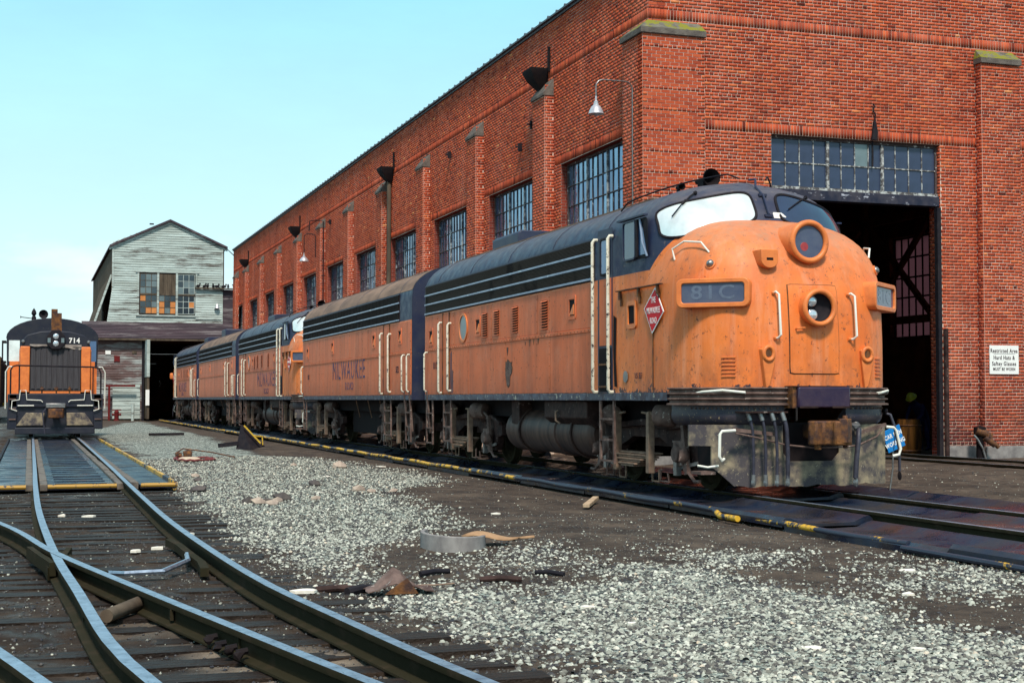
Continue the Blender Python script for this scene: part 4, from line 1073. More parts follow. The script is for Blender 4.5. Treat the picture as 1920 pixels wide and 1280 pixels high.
def rrect(w, h, r, n=4):
    out = []
    for cx, cy, a0 in ((w / 2 - r, h / 2 - r, 0), (-w / 2 + r, h / 2 - r, PI / 2), (-w / 2 + r, -h / 2 + r, PI), (w / 2 - r, -h / 2 + r, 1.5 * PI)):
        for i in range(n + 1):
            a = a0 + PI / 2 * i / n; out.append((cx + r * math.cos(a), cy + r * math.sin(a)))
    return out
def ring_prism(outer, inner, fr, d0, d1):
    """flat ring between two loops in frame fr=(O,T,U,N), from depth d0 to d1 along N"""
    O, T, U, N = fr; n = len(outer); m = MB()
    P = lambda p, d: O + T * p[0] + U * p[1] + N * d
    v = [P(p, d0) for p in outer] + [P(p, d1) for p in outer] + [P(p, d1) for p in inner] + [P(p, d0) for p in inner]
    f = [(r * n + i, r * n + (i + 1) % n, ((r + 1) % 4) * n + (i + 1) % n, ((r + 1) % 4) * n + i) for r in range(4) for i in range(n)]
    return m.add(v, f)
def plate(loop, fr, d0, d1):
    O, T, U, N = fr; n = len(loop); P = lambda p, d: O + T * p[0] + U * p[1] + N * d
    return MB().add([P(p, d0) for p in loop] + [P(p, d1) for p in loop], [tuple(range(n))[::-1], tuple(range(n, 2 * n))] + [(i, (i + 1) % n, n + (i + 1) % n, n + i) for i in range(n)])

def truck(parent, yc, side=-1):
    sd = 1 if side > 0 else -1
    X = lambda v: sd * v
    prof = [(0, .95), (.55, .96), (.95, .90), (1.2, .95), (1.7, .93), (2.1, .80), (2.12, .60), (1.85, .55), (1.70, .28), (1.06, .28), (.95, .60), (.72, .66), (.5, .74), (0, .74)]
    poly = [(yc + a, b) for a, b in prof] + [(yc - a, b) for a, b in prof[::-1][1:-1]]
    m = MB().prism(poly, 'X', X(1.10), X(1.24)).prism([(yc + a * 1.01, b) for a, b in ((-2.1, .86), (-1.6, 1.0), (-.9, .96), (0, 1.02), (.9, .96), (1.6, 1.0), (2.1, .86), (2.1, .80), (1.6, .92), (.9, .87), (0, .92), (-.9, .87), (-1.6, .92), (-2.1, .8))], 'X', X(1.24), X(1.31))
    m.box(-1.0, 1.0, yc - .35, yc + .35, .6, 1.0)
    for s_ in (-1, 1): m.box(-.9, .9, yc + s_ * 2.0 - .06, yc + s_ * 2.0 + .06, .55, .75)
    t = m.build('truck', M_TRUCK, parent, bevel=.008)
    for s_ in (-1, 1):
        for xs in (-1, 1):
            w = MB().lathe([(.02, -.06), (.10, -.075), (.12, -.03), (.40, -.02), (.43, -.07), (.505, -.065), (.512, .04), (.535, .06), (.535, .075), (.40, .07), (.02, .07)], (xs * .79, yc + s_ * 1.37, .51), 'X', 28)
            if xs > 0: w.v = [(2 * .79 - p[0], p[1], p[2]) for p in w.v]
            w.build('wheel', M_RAILS, t)
        MB().cyl((-.7, yc + s_ * 1.37, .51), (.7, yc + s_ * 1.37, .51), .09, 10).build('axle', M_PIT, t)
        y = yc + s_ * 1.37
        m = MB().box(X(1.2), X(1.36), y - .16, y + .16, .36, .72).lathe([(.001, X(1.42)), (.11, X(1.42)), (.13, X(1.36)), (.13, X(1.30))], (0, y, .53), 'X', 14)
        m.build('journal_box', M_TRUCKL, t, bevel=.01)
    # leaf spring pack between the hangers
    for s_ in (-1, 1):
        cy = yc + s_ * .02
    m = MB()
    for k in range(7):
        L = .66 - k * .07; z = .52 - k * .032
        m.prism([(yc - L, z), (yc + L, z), (yc + L, z - .022), (yc - L, z - .022)], 'X', X(1.26), X(1.44 + .035 * (k % 2) + .02 * k))
    m.build('leaf_spring', M_SPRING, t)
    for s_ in (-1, 1):
        m = MB()
        y = yc + s_ * .62
        m.prism([(y - .05, .22), (y + .06, .22), (y + .05, 1.12), (y - .04, 1.14)], 'X', X(1.40), X(1.50))
        m.tube([(X(1.45), y - .08, 1.10), (X(1.45), y - .3 * s_, 1.12)], .02, 6)
        m.tube([(X(1.36), y - .12, .28), (X(1.36), y - .12, .10), (X(1.36), y + .12, .10), (X(1.36), y + .12, .28)], .018, 6)
        m.build('spring_hanger', M_SPRING, t, bevel=.006)
    for s_, zc in ((-1, 1.08), (1, 1.08)):
        y = yc + s_ * 1.02
        m = MB().lathe([(.001, -.20), (.10, -.20), (.155, -.17), (.17, -.10), (.165, .16), (.12, .19), (.001, .19)], (X(1.36), y, zc), 'Y', 18)
        m.v = [tuple(Matrix.Translation((X(1.36), y, zc)) @ Matrix.Rotation(.5 * s_ * sd, 4, 'Z') @ Matrix.Translation((-X(1.36), -y, -zc)) @ Vector(p)) for p in m.v]
        m.build('brake_cylinder', M_TRUCKL, t)
        m = MB().tube([(X(1.34), y + .22 * s_, 1.05), (X(1.34), y + .5 * s_, .95), (X(1.34), y + .55 * s_, .30)], .03, 6)
        m.bar((X(1.33), y + .48 * s_, .98), (X(1.33), y + .62 * s_, .25), .06, .09)
        m.tube([(X(1.33), y + .60 * s_, .30), (X(1.33), y + .85 * s_, .16), (X(1.33), y + 1.0 * s_, .17)], .025, 6)
        m.tube([(X(1.4), y - .1, .25), (X(1.4), y - .15, .12), (X(1.4), y + .15, .12), (X(1.4), y + .12, .3)], .015, 6)
        m.ico((X(1.38), y + .62 * s_, .52), .09, .2, (1, .7, 1.5), 3)
        m.build('brake_rigging', M_TRUCKL, t)
        m = MB().box(X(1.30), X(1.38), y + .30 * s_ - .05, y + .30 * s_ + .05, .22, .52)
        m.bar((X(1.30), y + .1 * s_, .3), (X(1.30), y + .9 * s_, .42), .03, .05)
        m.build('sand_pipe', M_STEEL, t)
    return t

def ladder(parent, side, y0, y1, zb, zt, n=3, mat=None):
    X0 = side * (HW - .02)
    m = MB()
    m.bar((X0, y0, zt), (X0, y0, zb), .035, .05); m.bar((X0, y1, zt), (X0, y1, zb), .035, .05)
    for k in range(n):
        z = zb + .02 + (zt - zb) * k / n
        m.box(min(X0 - .02, X0 + .02), max(X0 - .02, X0 + .02), min(y0, y1), max(y0, y1), z, z + .03)
    return m.build('ladder', mat or M_TRUCKL, parent)
def grab(parent, side, y, z0, z1, r=.024, mat=None, off=.09, name='handrail'):
    X0, X1 = side * (HW + .005), side * (HW + off)
    pts = [(X0, y, z1), (X1 - side * .03, y, z1), (X1, y, z1 - .04), (X1, y, z0 + .04), (X1 - side * .03, y, z0), (X0, y, z0)]
    return MB().tube(pts, r, 8).build(name, mat or M_WHITE, parent)

def side_detail(root, side, kind):
    """kind: spec dict with panel seams etc. in local y"""
    Xo = side * HW
    def bx(x0, x1, *a): 
        lo, hi = sorted((side * x0, side * x1)); return (lo, hi, *a)
    y0, y1 = kind['body']
    MB().box(*bx(HW - .05, HW + .012, y0, y1, 1.30, 1.415)).build('side_sill', M_SILL, root, bevel=.004)
    for a, b in zip(kind['upper'], kind['upper'][1:]):
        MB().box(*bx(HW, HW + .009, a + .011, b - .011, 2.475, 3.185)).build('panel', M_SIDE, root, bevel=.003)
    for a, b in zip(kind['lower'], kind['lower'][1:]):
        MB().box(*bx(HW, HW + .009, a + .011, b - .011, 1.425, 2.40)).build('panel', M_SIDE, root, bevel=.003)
    for a in kind['upper'][1:-1]: MB().box(*bx(HW - .01, HW + .0045, a - .014, a + .014, 2.475, 3.185)).build('seam', M_RUST, root)
    for a in kind['lower'][1:-1]: MB().box(*bx(HW - .01, HW + .0045, a - .014, a + .014, 1.425, 2.40)).build('seam', M_RUST, root)
    MB().box(*bx(HW, HW + .02, kind['upper'][0], kind['upper'][-1], 2.405, 2.462)).build('belt_rail', M_SIDE, root, bevel=.004)
    m = MB(); n = 0
    for a in list(kind['upper']) + list(kind['lower']):
        for k in range(9): m.ico((side * (HW + .012), a + .03, 1.5 + k * .2), .009, 0)
    y = kind['upper'][0]
    while y < kind['upper'][-1]:
        m.ico((side * (HW + .022), y, 2.433), .010, 0); y += .16
    m.build('rivets', M_RUST, root, kind='stuff', smooth=False)
    # grille: three mesh bands and four bright strips
    ga, gb = kind['grille']
    MB().box(*bx(HW, HW + .008, ga - .05, gb + .05, 3.215, 3.90)).build('grille_back', M_GRILLE, root)
    m = MB()
    for k in range(27):
        z = 3.265 + k * .0228
        if kind.get('fine', True): m.box(*bx(HW + .012, HW + .028, ga, gb, z, z + .0085))
    y = ga
    while y < gb:
        m.box(*bx(HW + .008, HW + .020, y, y + .012, 3.25, 3.88)); y += (.055 if kind.get('wire') else .4)
    m.build('grille_mesh', M_GRWIRE if kind.get('wire') else M_GRILLE, root, kind='stuff', smooth=False, fix=False)
    for z in (3.235, 3.445, 3.655):
        MB().box(*bx(HW + .01, HW + .038, ga - .04, gb + .04, z, z + .038)).build('grille_strip', M_TRIM, root, bevel=.006)
    MB().box(*bx(HW + .002, HW + .02, ga - .05, gb + .05, 3.875, 3.905)).build('grille_strip', M_NAVY, root)
    for (y, w, z) in kind['vents']:
        m = ring_prism(rrect(.34, .40, .03), rrect(.25, .28, .02), (Vector((Xo, y, z)), Vector((0, -side * -1, 0)), Vector((0, 0, 1)), Vector((side, 0, 0))), .005, .022)
        f = m.build('vent_frame', M_SIDE, root)
        MB().box(*bx(HW + .009, HW + .013, y - .12, y + .12, z - .13, z + .13)).build('recess', M_PIT, f)
        MB().prism([(y - .11, z - .12), (y + .09, z - .12), (y - .09, z + .05)], 'X', side * (HW + .014), side * (HW + .03)).build('step_flap', M_ORANGE, f)
    for (y, hgt, z) in kind['louvers']:
        m = MB()
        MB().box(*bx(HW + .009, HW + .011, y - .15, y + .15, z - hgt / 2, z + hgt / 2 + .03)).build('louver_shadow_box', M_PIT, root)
        for k in range(11):
            zz = z - hgt / 2 + k * hgt / 10
            m.prism([(side * (HW + .010), zz + .022), (side * (HW + .045), zz + .002), (side * (HW + .045), zz - .004), (side * (HW + .010), zz + .016)], 'Y', y - .16, y + .16)
        m.build('louver_panel', M_SIDE, root)
    for (y, z) in kind['ports']:
        fr = (Vector((Xo, y, z)), Vector((0, 1, 0)), Vector((0, 0, 1)), Vector((side, 0, 0)))
        circ = lambda r: [(r * math.cos(2 * PI * k / 28), r * math.sin(2 * PI * k / 28)) for k in range(28)]
        p = ring_prism(circ(.305), circ(.255), fr, .008, .03).build('porthole', M_ORANGE, root)
        plate(circ(.258), fr, .010, .016).build('porthole_glass', M_GREYPANE, p)
    for (a, b) in kind['doors']:
        d = MB().box(*bx(HW + .0095, HW + .016, a, b, 1.45, 3.17)).build('door', M_SIDE, root, bevel=.004)
        for yy in (a - .03, b):
            MB().box(*bx(HW + .0092, HW + .03, yy, yy + .03, 1.42, 3.2)).build('door_frame', M_RUST, d)
        grab(root, side, a - .13, 1.50, 2.95); grab(root, side, b + .12, 1.46, 3.0)
        ladder(root, side, a - .04, b + .04, .38, 1.3)
    for (y, z0, z1) in kind['rails']:
        grab(root, side, y, z0, z1, .02)
        MB().bar((side * (HW + .02), y, z0 + .02), (side * (HW - .06), y + .01, .55), .05, .04).build('step_bracket', M_TRUCKL, root)
    for (a, b) in kind['steps']: ladder(root, side, a, b, .30, 1.3, 3)

def common_body(root, L, y0):
    """carbody from y0 to L with rounded roof and navy end walls"""
    sec = section(); n = len(sec)
    m = MB(); v = []
    for y in (y0, L): v += [(x, y, z) for x, z in sec]
    m.add(v, [(i, i + 1, n + i + 1, n + i) for i in range(n - 1)] + [(n - 1, 0, n, 2 * n - 1)])
    b = m.build('carbody', M_PAINT if y0 > 1 else M_PAINT_B, root, fix=False)
    for y in (L,) if y0 > 1 else (y0, L):
        e = -1 if y == y0 else 1
        MB().prism([(x * .997, z if z > 1.5 else 1.3) for x, z in sec], 'Y', y, y + e * .03).build('end_wall', M_NAVY, root)
        MB().prism([(-.45, 1.0), (-.45, 3.7), (-.3, 3.9), (.3, 3.9), (.45, 3.7), (.45, 1.0)], 'Y', y + e * .03, y + e * .30).build('diaphragm', M_BLACK, root)
        MB().box(-.10, .10, min(y, y + e * .55), max(y, y + e * .55), .78, .98).build('coupler', M_RUST, root)
    MB().box(-1.15, 1.15, y0 + .3, L - .2, .98, 1.29).build('underframe', M_PIT, root)
    MB().box(-HW + .03, HW - .03, y0 + .01, L - .01, 1.29, 1.412).build('underframe', M_PIT, root)
    # roof edge walkway strips
    for s_ in (-1, 1):
        x = s_ * 1.03; z = 3.75 + .84 * (1 - (1.03 / HW) ** 2.2) ** (1 / 2.2)
        MB().box(x - .02, x + .02, y0 + .6, L - .5, z - .02, z + .02).build('roof_batten', M_ROOFD, root)
    m = MB(); y = y0 + 1.2
    while y < L - .4:
        pts = [(x, y, z + .012) for x, z in sec[1:-1]]
        m.tube(pts, .006, 6); y += 2.44
    m.build('roof_seams', M_NAVY, root, kind='stuff')
def fan(root, y, r=.52, h=.16, z=4.57):
    MB().lathe([(r - .02, -.1), (r, 0), (r, h - .03), (r - .03, h), (r - .06, h), (r - .07, .04), (.12, .03), (.10, .10), (.001, .10)], (0, y, z), 'Z', 28).build('roof_fan', M_NAVY, root)
def tank(root, y0, y1, side=-1):
    X = side * .98
    yc = (y0 + y1) / 2
    MB().lathe([(.001, y0), (.34, y0 + .03), (.40, y0 + .14), (.41, y0 + .2), (.41, yc - .62), (.435, yc - .60), (.435, yc - .35), (.41, yc - .33), (.41, y1 - .2), (.40, y1 - .14), (.34, y1 - .03), (.001, y1)], (X, 0, .74), 'Y', 28).build('fuel_tank', M_TANK, root)
    for yy in (y0 + .9, y1 - 1.0):
        MB().tube([(X + .43 * math.cos(a), yy, .74 + .43 * math.sin(a)) for a in [k * PI / 10 for k in range(21)]], .025, 6).build('tank_strap', M_TANK, root)
    MB().box(-1.0, 1.0, y0 + .2, y1 - .2, .35, .98).build('fuel_tank', M_PIT, root)

def a_unit(loc, rz, label, group, near=-1, lead=False):
    root = thing('diesel_locomotive', label, 'locomotive', loc, rz, group)
    L = 14.6
    common_body(root, L, 2.6)
    # lower body side forward of the carbody down to the sill, cab and nose
    m = MB()
    zs = [1.30, 1.42, 2.0, 2.6, 3.0, 3.3, 3.5, 3.7] + [3.75 + .84 * math.sin(a) ** (2 / 2.2) for a in (.12, .25, .4, .55, .7, .85, 1.0, 1.15, 1.3, 1.42, 1.5, 1.56)]
    P = level_loft(zs, cab_w, CTAB, 2.6, 2.6)
    m.grid(P); k = len(P[0]); top = (len(P) - 1) * k
    m.f.append(tuple(range(top, top + k))); m.m.append(0)
    cab = m.build('cab', M_PAINT, root)
    zs = [1.42, 1.5, 1.8, 2.1, 2.4, 2.6, 2.75] + [2.75 + 1.23 * math.sin(a) for a in (.1, .2, .3, .4, .5, .6, .7, .8, .9, 1.0, 1.1, 1.2, 1.3, 1.4, 1.5)]
    m = MB(); P = level_loft(zs, nose_w, NTAB, 3.1, 2.0, ext=2.75); m.grid(P); k = len(P[0]); top = (len(P) - 1) * k
    m.f.append(tuple(range(top, top + k))); m.m.append(0)
    # straight cheeks joining nose and cab
    nose = m.build('nose', M_PAINT, root)
    for s_ in (-1, 1):
        pass
    # windshields
    for s_ in (-1, 1):
        q = [(-1.50, 4.13), (-.20, 4.40), (-.18, 3.90), (-1.52, 3.60)]
        if s_ > 0: q = [(-b[0], b[1]) for b in (q[1], q[0], q[3], q[2])]
        P, ring = patch(cab_y, q, .010, wf=cab_w)
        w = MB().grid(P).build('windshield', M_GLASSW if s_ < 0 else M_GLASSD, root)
        MB().tube(ring, .022, 6, closed=True).build('gasket', M_BLACK, w)
        a = (s_ * .97, 4.33); b = (s_ * 1.36, 3.96) if s_ < 0 else (.36, 4.10)
        if s_ > 0: a = (.80, 4.33)
        pa, na = frame_on(cab_y, *a); pb, nb = frame_on(cab_y, *b)
        mid = (pa + pb) / 2 + (na + nb) * .04
        wp = MB().tube([pa + na * .03, pa * .8 + pb * .2 + na * .05, pa * .45 + pb * .55 + na * .05], .013, 6)
        wp.tube([mid - (pb - pa) * .12, pb + nb * .035], .010, 6).ico(pa + na * .02, .035)
        wp.build('wiper', M_BLACK, root)
    # centre pillar pipe
    pts = [Vector((.02, 2.1, 4.62)), Vector((.02, 1.9, 4.60))] + [frame_on(cab_y, .0, z)[0] + frame_on(cab_y, 0, z)[1] * .035 for z in (4.45, 4.3, 4.15, 4.0)]
    m = MB().tube(pts, .018, 6)
    for z in (4.33, 4.0): p = frame_on(cab_y, 0, z)[0]; m.obox(p + Vector((0, -.02, 0)), (.13, .04, .035))
    m.build('signal_conduit', M_NAVY, root)
    # headlights
    yh = nose_y(0, 3.5)
    def ringlight(z, yf, R, tube_r, glass, depth, nm):
        o = MB().lathe([(R, depth), (R, .03), (R - .005, .0)], (0, yf, z), 'Y', 36)
        o.tube([(R * math.cos(a) * .93, yf, z + R * math.sin(a) * .93) for a in [2 * PI * k / 36 for k in range(36)]], tube_r, 10, closed=True)
        b = o.build(nm, M_ORANGE, root)
        return b
    h = ringlight(3.50, .335, .285, .042, M_GLASSD, .75, 'upper_headlight')
    MB().lathe([(.001, 0), (.235, 0), (.245, .02)], (0, .345, 3.50), 'Y', 32).build('headlight_glass', M_NUMDARK, h)
    MB().lathe([(.001, 0), (.06, 0), (.065, .004)], (-.07, .3435, 3.43), 'Y', 16).build('red_lamp', M_REDL, h)
    h = ringlight(2.57, .075, .245, .038, M_GLASSD, .2, 'lower_headlight')
    MB().lathe([(.001, .095), (.12, .09), (.19, .06), (.222, .0)], (0, .080, 2.57), 'Y', 32).build('reflector_bowl', M_BLACK, h)
    for (x, z) in ((-.085, 2.66), (-.075, 2.47)):
        MB().lathe([(.001, -.02), (.05, -.016), (.072, 0), (.08, .04)], (x, .125, z), 'Y', 18).build('lamp', M_LENS, h)
    # nose door
    P, ring = patch(nose_y, [(-.40, 2.90), (.38, 2.90), (.38, 1.66), (-.40, 1.66)], .004, 12, 12, n=40)
    MB().grid(P).build('door_seam', M_RUST, root)
    P, ring = patch(nose_y, [(-.388, 2.888), (.368, 2.888), (.368, 1.672), (-.388, 1.672)], .014, 12, 12, n=40)
    d = MB().grid(P).build('nose_door', M_PAINT, root)
    p, nn = frame_on(nose_y, -.30, 2.28)
    MB().tube([p, p + nn * .06, p + nn * .06 + Vector((.13, 0, .01))], .014, 6).build('door_latch', M_ORANGE, d)
    # white nose handrails
    for x in (-.60, .56):
        a, na = frame_on(nose_y, x, 2.77); b, nb = frame_on(nose_y, x, 2.15)
        MB().tube([a, a + na * .05 + Vector((.02, 0, .01)), a + na * .09 + Vector((.05, 0, -.03)), b + nb * .09 + Vector((.05, 0, .04)), b + nb * .05 + Vector((.02, 0, 0)), b], .0165, 8).build('handrail', M_WHITE2, root)
        for q in (a, b): MB().ico(q + Vector((0, -.01, 0)), .035, .1).build('handrail_socket', M_ORANGE, root)
    # class lights, vent pot
    for x, z in ((-1.31, 3.19), (1.31, 3.17)):
        p, nn = frame_on(nose_y, x, z)
        k_ = nn.to_track_quat('Z', 'Y').to_matrix().to_4x4(); k_.translation = p
        m = MB().lathe([(.075, -.02), (.075, .015), (.055, .02)], n=20); m.v = [tuple(k_ @ Vector(q)) for q in m.v]; c_ = m.build('class_light', M_ORANGE, root)
        m = MB().lathe([(.056, .0), (.054, .03), (.035, .055), (.001, .065)], n=20); m.v = [tuple(k_ @ Vector(q)) for q in m.v]; m.build('lens', M_STEEL, c_)
    m = MB(); cx, cz = -.64, 3.25
    yf = nose_y(cx, cz - .13) - .10
    loop = [(cx - .13, cz + .12), (cx + .13, cz + .12), (cx + .13, cz - .03)] + [(cx + .13 * math.cos(a), cz - .03 - .11 * math.sin(a)) for a in [PI * k / 10 for k in range(11)]][1:] + [(cx - .13, cz - .03)]
    loop = loop[:-1]
    m.prism(loop, 'Y', yf, yf + .6)
    vp = m.build('vent_pot', M_ORANGE, root, bevel=.01)
    MB().box(cx - .05, cx + .05, yf - .003, yf - .0005, cz - .03, cz + .005).build('slot', M_PIT, vp)
    # number boards
    for s_ in (-1, 1):
        c_ = Vector((s_ * 1.32, nose_y(1.30, 2.77) + .03, 2.775))
        N = Vector((s_ * .65, -.76, 0)).normalized(); T = Vector((-N.y, N.x, 0)); U = Vector((0, 0, 1))
        W_, Hh = 1.03, .40
        fr = (c_, T, U, N)
        nb = ring_prism(rrect(W_, Hh, .09), rrect(W_ - .15, Hh - .13, .04), fr, -.35, .095).build('number_board', M_ORANGE, root, bevel=.012)
        gl = plate(rrect(W_ - .14, Hh - .12, .04), fr, .04, .065).build('number_glass', M_NUMDARK, nb)
        if lead: text('number', '81C', .27, M_NUMTXT, nb, c_ + N * .0675, T * (1 if s_ < 0 else 1), U, 1.25, .004, .0006)
    # lifting lugs
    for x in (-.73, .83):
        p, nn = frame_on(nose_y, x, 1.9); y_ = p.y
        m = MB().prism([(x - .10, 2.0), (x + .02, 2.06), (x + .10, 1.98), (x + .11, 1.85), (x + .02, 1.50), (x - .04, 1.46)], 'Y', y_ - .07, y_ + .10)
        m.tube([(x + .0 + .075 * math.cos(a), y_ - .075, 1.94 + .09 * math.sin(a)) for a in [2 * PI * k / 18 for k in range(18)]], .03, 8, closed=True)
        lg = m.build('lifting_lug', M_ORANGE, root, bevel=.012)
        MB().lathe([(.001, 0), (.048, 0), (.05, .01)], (x, y_ - .075, 1.94), 'Y', 14).build('lug_hole', M_RUST, lg)
    # small nose louvers
    for x in (-1.19, 1.13):
        m = MB()
        for k in range(6):
            z = 1.63 + k * .052
            a = frame_on(nose_y, x - .075, z)[0]; b = frame_on(nose_y, x + .075, z)[0]
            m.bar(a + Vector((0, -.006, 0)), b + Vector((0, -.006, 0)), .035, .014)
        m.build('nose_louver', M_ORANGE, root)
    # white grab irons on the nose shoulder
    for s_ in (-1, 1):
        P0 = [(1.545, 3.30), (1.52, 3.42), (1.40, 3.50), (1.30, 3.46), (1.28, 3.36)]
        pts = []
        for i, (x, z) in enumerate(P0):
            xx = min(x, nose_w(z) * .985); p, nn = frame_on(nose_y, s_ * xx, z); pts.append(p + nn * (.0 if i in (0, 4) else .085))
        MB().tube(pts, .014, 8).build('grab_iron', M_WHITE2, root)
    front_end(root, lead)
    # cab roof: grab rails, horn
    for sgn in (-1, 1):
        pts = []
        for i in range(13):
            t_ = i / 12; y = 3.9 - 1.95 * t_; x = sgn * (1.30 - 1.08 * t_ ** 1.3)
            z = 3.75 + .84 * max(0, 1 - abs(x / HW) ** 2.2) ** (1 / 2.2)
            pts.append((x, y, z + (.02 if i in (0, 12) else .11)))
        MB().tube(pts, .013, 6).build('roof_handrail', M_BLACK, root)
    m = MB().lathe([(.14, -.02), (.145, 0), (.12, .02), (.06, .12), (.035, .3), (.035, .5), (.001, .5)], (-.38, 2.55, 4.70), 'Y', 20)
    m.box(-.42, -.34, 2.75, 2.95, 4.5, 4.69); m.lathe([(.06, 0), (.05, .02), (.02, .2), (.001, .2)], (-.66, 3.0, 4.62), 'Y', 14); m.box(-.68, -.64, 3.1, 3.16, 4.42, 4.62)
    m.build('air_horn', M_PIT, root)
    # dynamic brake hatch and fans
    for y in (5.4, 6.8, 8.2, 9.6): fan(root, y, .46, .10, 4.56)
    hb = MB().prism([(-.74, 4.36), (-.74, 4.74), (-.66, 4.80), (.66, 4.80), (.74, 4.74), (.74, 4.36)], 'Y', 10.6, 12.3)
    hb.build('roof_hatch', M_NAVY, root, bevel=.02)
    # cab side: windows, door
    for side in ((near,) if not lead else (-1, 1)):
        bx = lambda x0, x1, *a: (*sorted((side * x0, side * x1)), *a)
        fr = lambda y, z: (Vector((side * HW, y, z)), Vector((0, 1, 0)), Vector((0, 0, 1)), Vector((side, 0, 0)))
        w = plate(rrect(.84, .60, .08), fr(2.58, 3.71), .002, .006).build('cab_window', M_BLACK, root)
        plate(rrect(.44, .56, .05), fr(2.78, 3.71), .007, .03).build('sliding_sash', M_GLASSD, w)
        ring_prism(rrect(.48, .60, .06), rrect(.43, .55, .05), fr(2.78, 3.71), .007, .045).build('sash_frame', M_NAVY, w)
        MB().prism([(2.46, 3.46), (2.18, 3.46), (2.36, 3.94), (2.46, 3.96)], 'X', side * (HW + .007), side * (HW + .014)).build('quarter_glass', M_GLASSB, w)
        MB().bar((side * (HW + .03), 2.50, 3.43), (side * (HW + .03), 2.50, 4.0), .03, .06).build('window_post', M_BLACK, w)
        MB().tube([(side * (HW + .02), 2.15, 3.42), (side * (HW + .07), 2.20, 3.62), (side * (HW + .02), 2.40, 3.99)], .018, 6).build('window_frame', M_TRIM, w)
        MB().box(*bx(HW - .02, HW + .06, 2.2, 3.2, 4.03, 4.055)).build('rain_gutter', M_NAVY, root)
        # cab door between the long handrails
        MB().box(*bx(HW, HW + .006, 3.50, 4.10, 1.42, 4.0)).build('door_recess', M_NAVY, root)
        d = MB().box(*bx(HW + .0065, HW + .014, 3.54, 4.02, 2.16, 3.215)).build('cab_door', M_SIDE, root, bevel=.004)
        plate(rrect(.30, .52, .05), fr(3.78, 3.56), .012, .022).build('door_window', M_GLASSB, d)
        ring_prism(rrect(.36, .60, .06), rrect(.30, .54, .05), fr(3.78, 3.56), .007, .03).build('door_window_frame', M_BLACK, d)
        st = MB().box(*bx(HW + .0065, HW + .02, 3.56, 4.02, 1.44, 2.12)).build('step_well', M_PIT, root)
        for zz in (1.5, 1.85): MB().box(*bx(HW + .02, HW + .04, 3.56, 4.02, zz, zz + .03)).build('step', M_RUST, st)
        grab(root, side, 4.12, 1.43, 3.86, .027); grab(root, side, 3.48, 1.43, 3.86, .027)
        ladder(root, side, 3.50, 4.05, .32, 1.3, 3, M_TRUCKL)
        plate([(-.07, .55), (.05, .6), (.06, .1), (.02, -.5), (-.09, -.52), (-.04, -.1)], fr(3.40, 2.02), .0095, .011).build('soot_stain', M_PIT, root)
        # nameplate rail with hooks
        m = MB().box(*bx(HW + .01, HW + .06, 1.62, 3.26, 2.965, 2.985))
        for yy in (3.12, 2.42, 1.74): m.box(*bx(HW + .01, HW + .045, yy, yy + .06, 2.84, 2.965)).box(*bx(HW + .01, HW + .03, yy - .02, yy + .03, 2.74, 2.85))
        m.build('nameplate_rail', M_RUST, root, bevel=.004)
        m = ring_prism(rrect(.34, .42, .06), rrect(.24, .28, .02), fr(2.73, 2.59), .005, .03).build('vent_frame', M_ORANGE, root)
        MB().box(*bx(HW + .009, HW + .013, 2.62, 2.84, 2.46, 2.72)).build('recess', M_PIT, m)
        MB().box(*bx(HW - .05, HW + .012, 1.5, 2.6, 1.30, 1.415)).build('side_sill', M_SILL, root)
        # herald
        fr2 = (Vector((side * (HW + .025), 1.915, 2.60)), Vector((0, side * 1, 0)), Vector((0, 0, 1)), Vector((side, 0, 0)))
        dia = lambda s_: [(0 + .06, .34 * s_), (.355 * s_, -.03), (-.05, -.33 * s_), (-.33 * s_, .05)]
        hb = plate(dia(1.0), fr2, -.006, .004).build('herald', M_LETTERW, root)
        plate(dia(.92), fr2, .0045, .0065).build('herald_field', M_RED, hb)
        if side < 0:
            for s_, dz, sz, sx in (('THE', .155, .125, .17), ('MILWAUKEE', .005, .125, .46), ('ROAD', -.145, .125, .23)):
                text('lettering', s_, sz, M_LETTERW, hb, Vector((-(HW + .0325), 1.915, 2.60 + dz)), (0, -1, 0), (0, 0, 1), 1, .001, .001, width=sx)
    # the side
    spec = dict(body=(2.6, 14.58), upper=[4.3, 6.94, 9.61, 12.22, 13.5, 14.55], lower=[4.3, 6.30, 8.74, 11.15, 12.5, 14.55],
                grille=(4.28, 14.5), wire=lead, fine=True, vents=[(5.22, 0, 2.85), (10.5, 0, 2.79), (14.06, 0, 2.72)],
                louvers=[(6.57, .48, 2.79), (8.17, .46, 2.79), (9.29, .46, 2.79), (10.04, .46, 2.78)], ports=[(11.52, 2.81)],
                doors=[(12.58, 13.05)], rails=[(14.35, 1.5, 2.38)], steps=[(14.0, 14.5)])
    for side in ((near,) if not lead else (-1,)): side_detail(root, side, spec)
    sides = (near,)
    for side in sides:
        truck(root, 3.10, side); truck(root, 12.24, side)
        tank(root, 5.0, 9.6, side)
        bb = MB()
        bb.prism([(side * 1.0, 1.29), (side * 1.50, 1.29), (side * 1.50, 1.0), (side * 1.30, .84), (side * 1.0, .84)], 'Y', 4.9, 6.95)
        bb.build('battery_box', M_TRUCK, root, bevel=.015)
        MB().tube([(side * 1.52, 6.2, 1.12), (side * 1.56, 6.2, 1.10), (side * 1.56, 6.2, .95), (side * 1.5, 6.15, .90)], .02, 6).build('box_handle', M_SPRING, root)
        MB().box(*sorted((side * 1.1, side * 1.4)), 8.6, 9.05, .86, 1.29).build('air_filter', M_TRUCK, root)
    return root

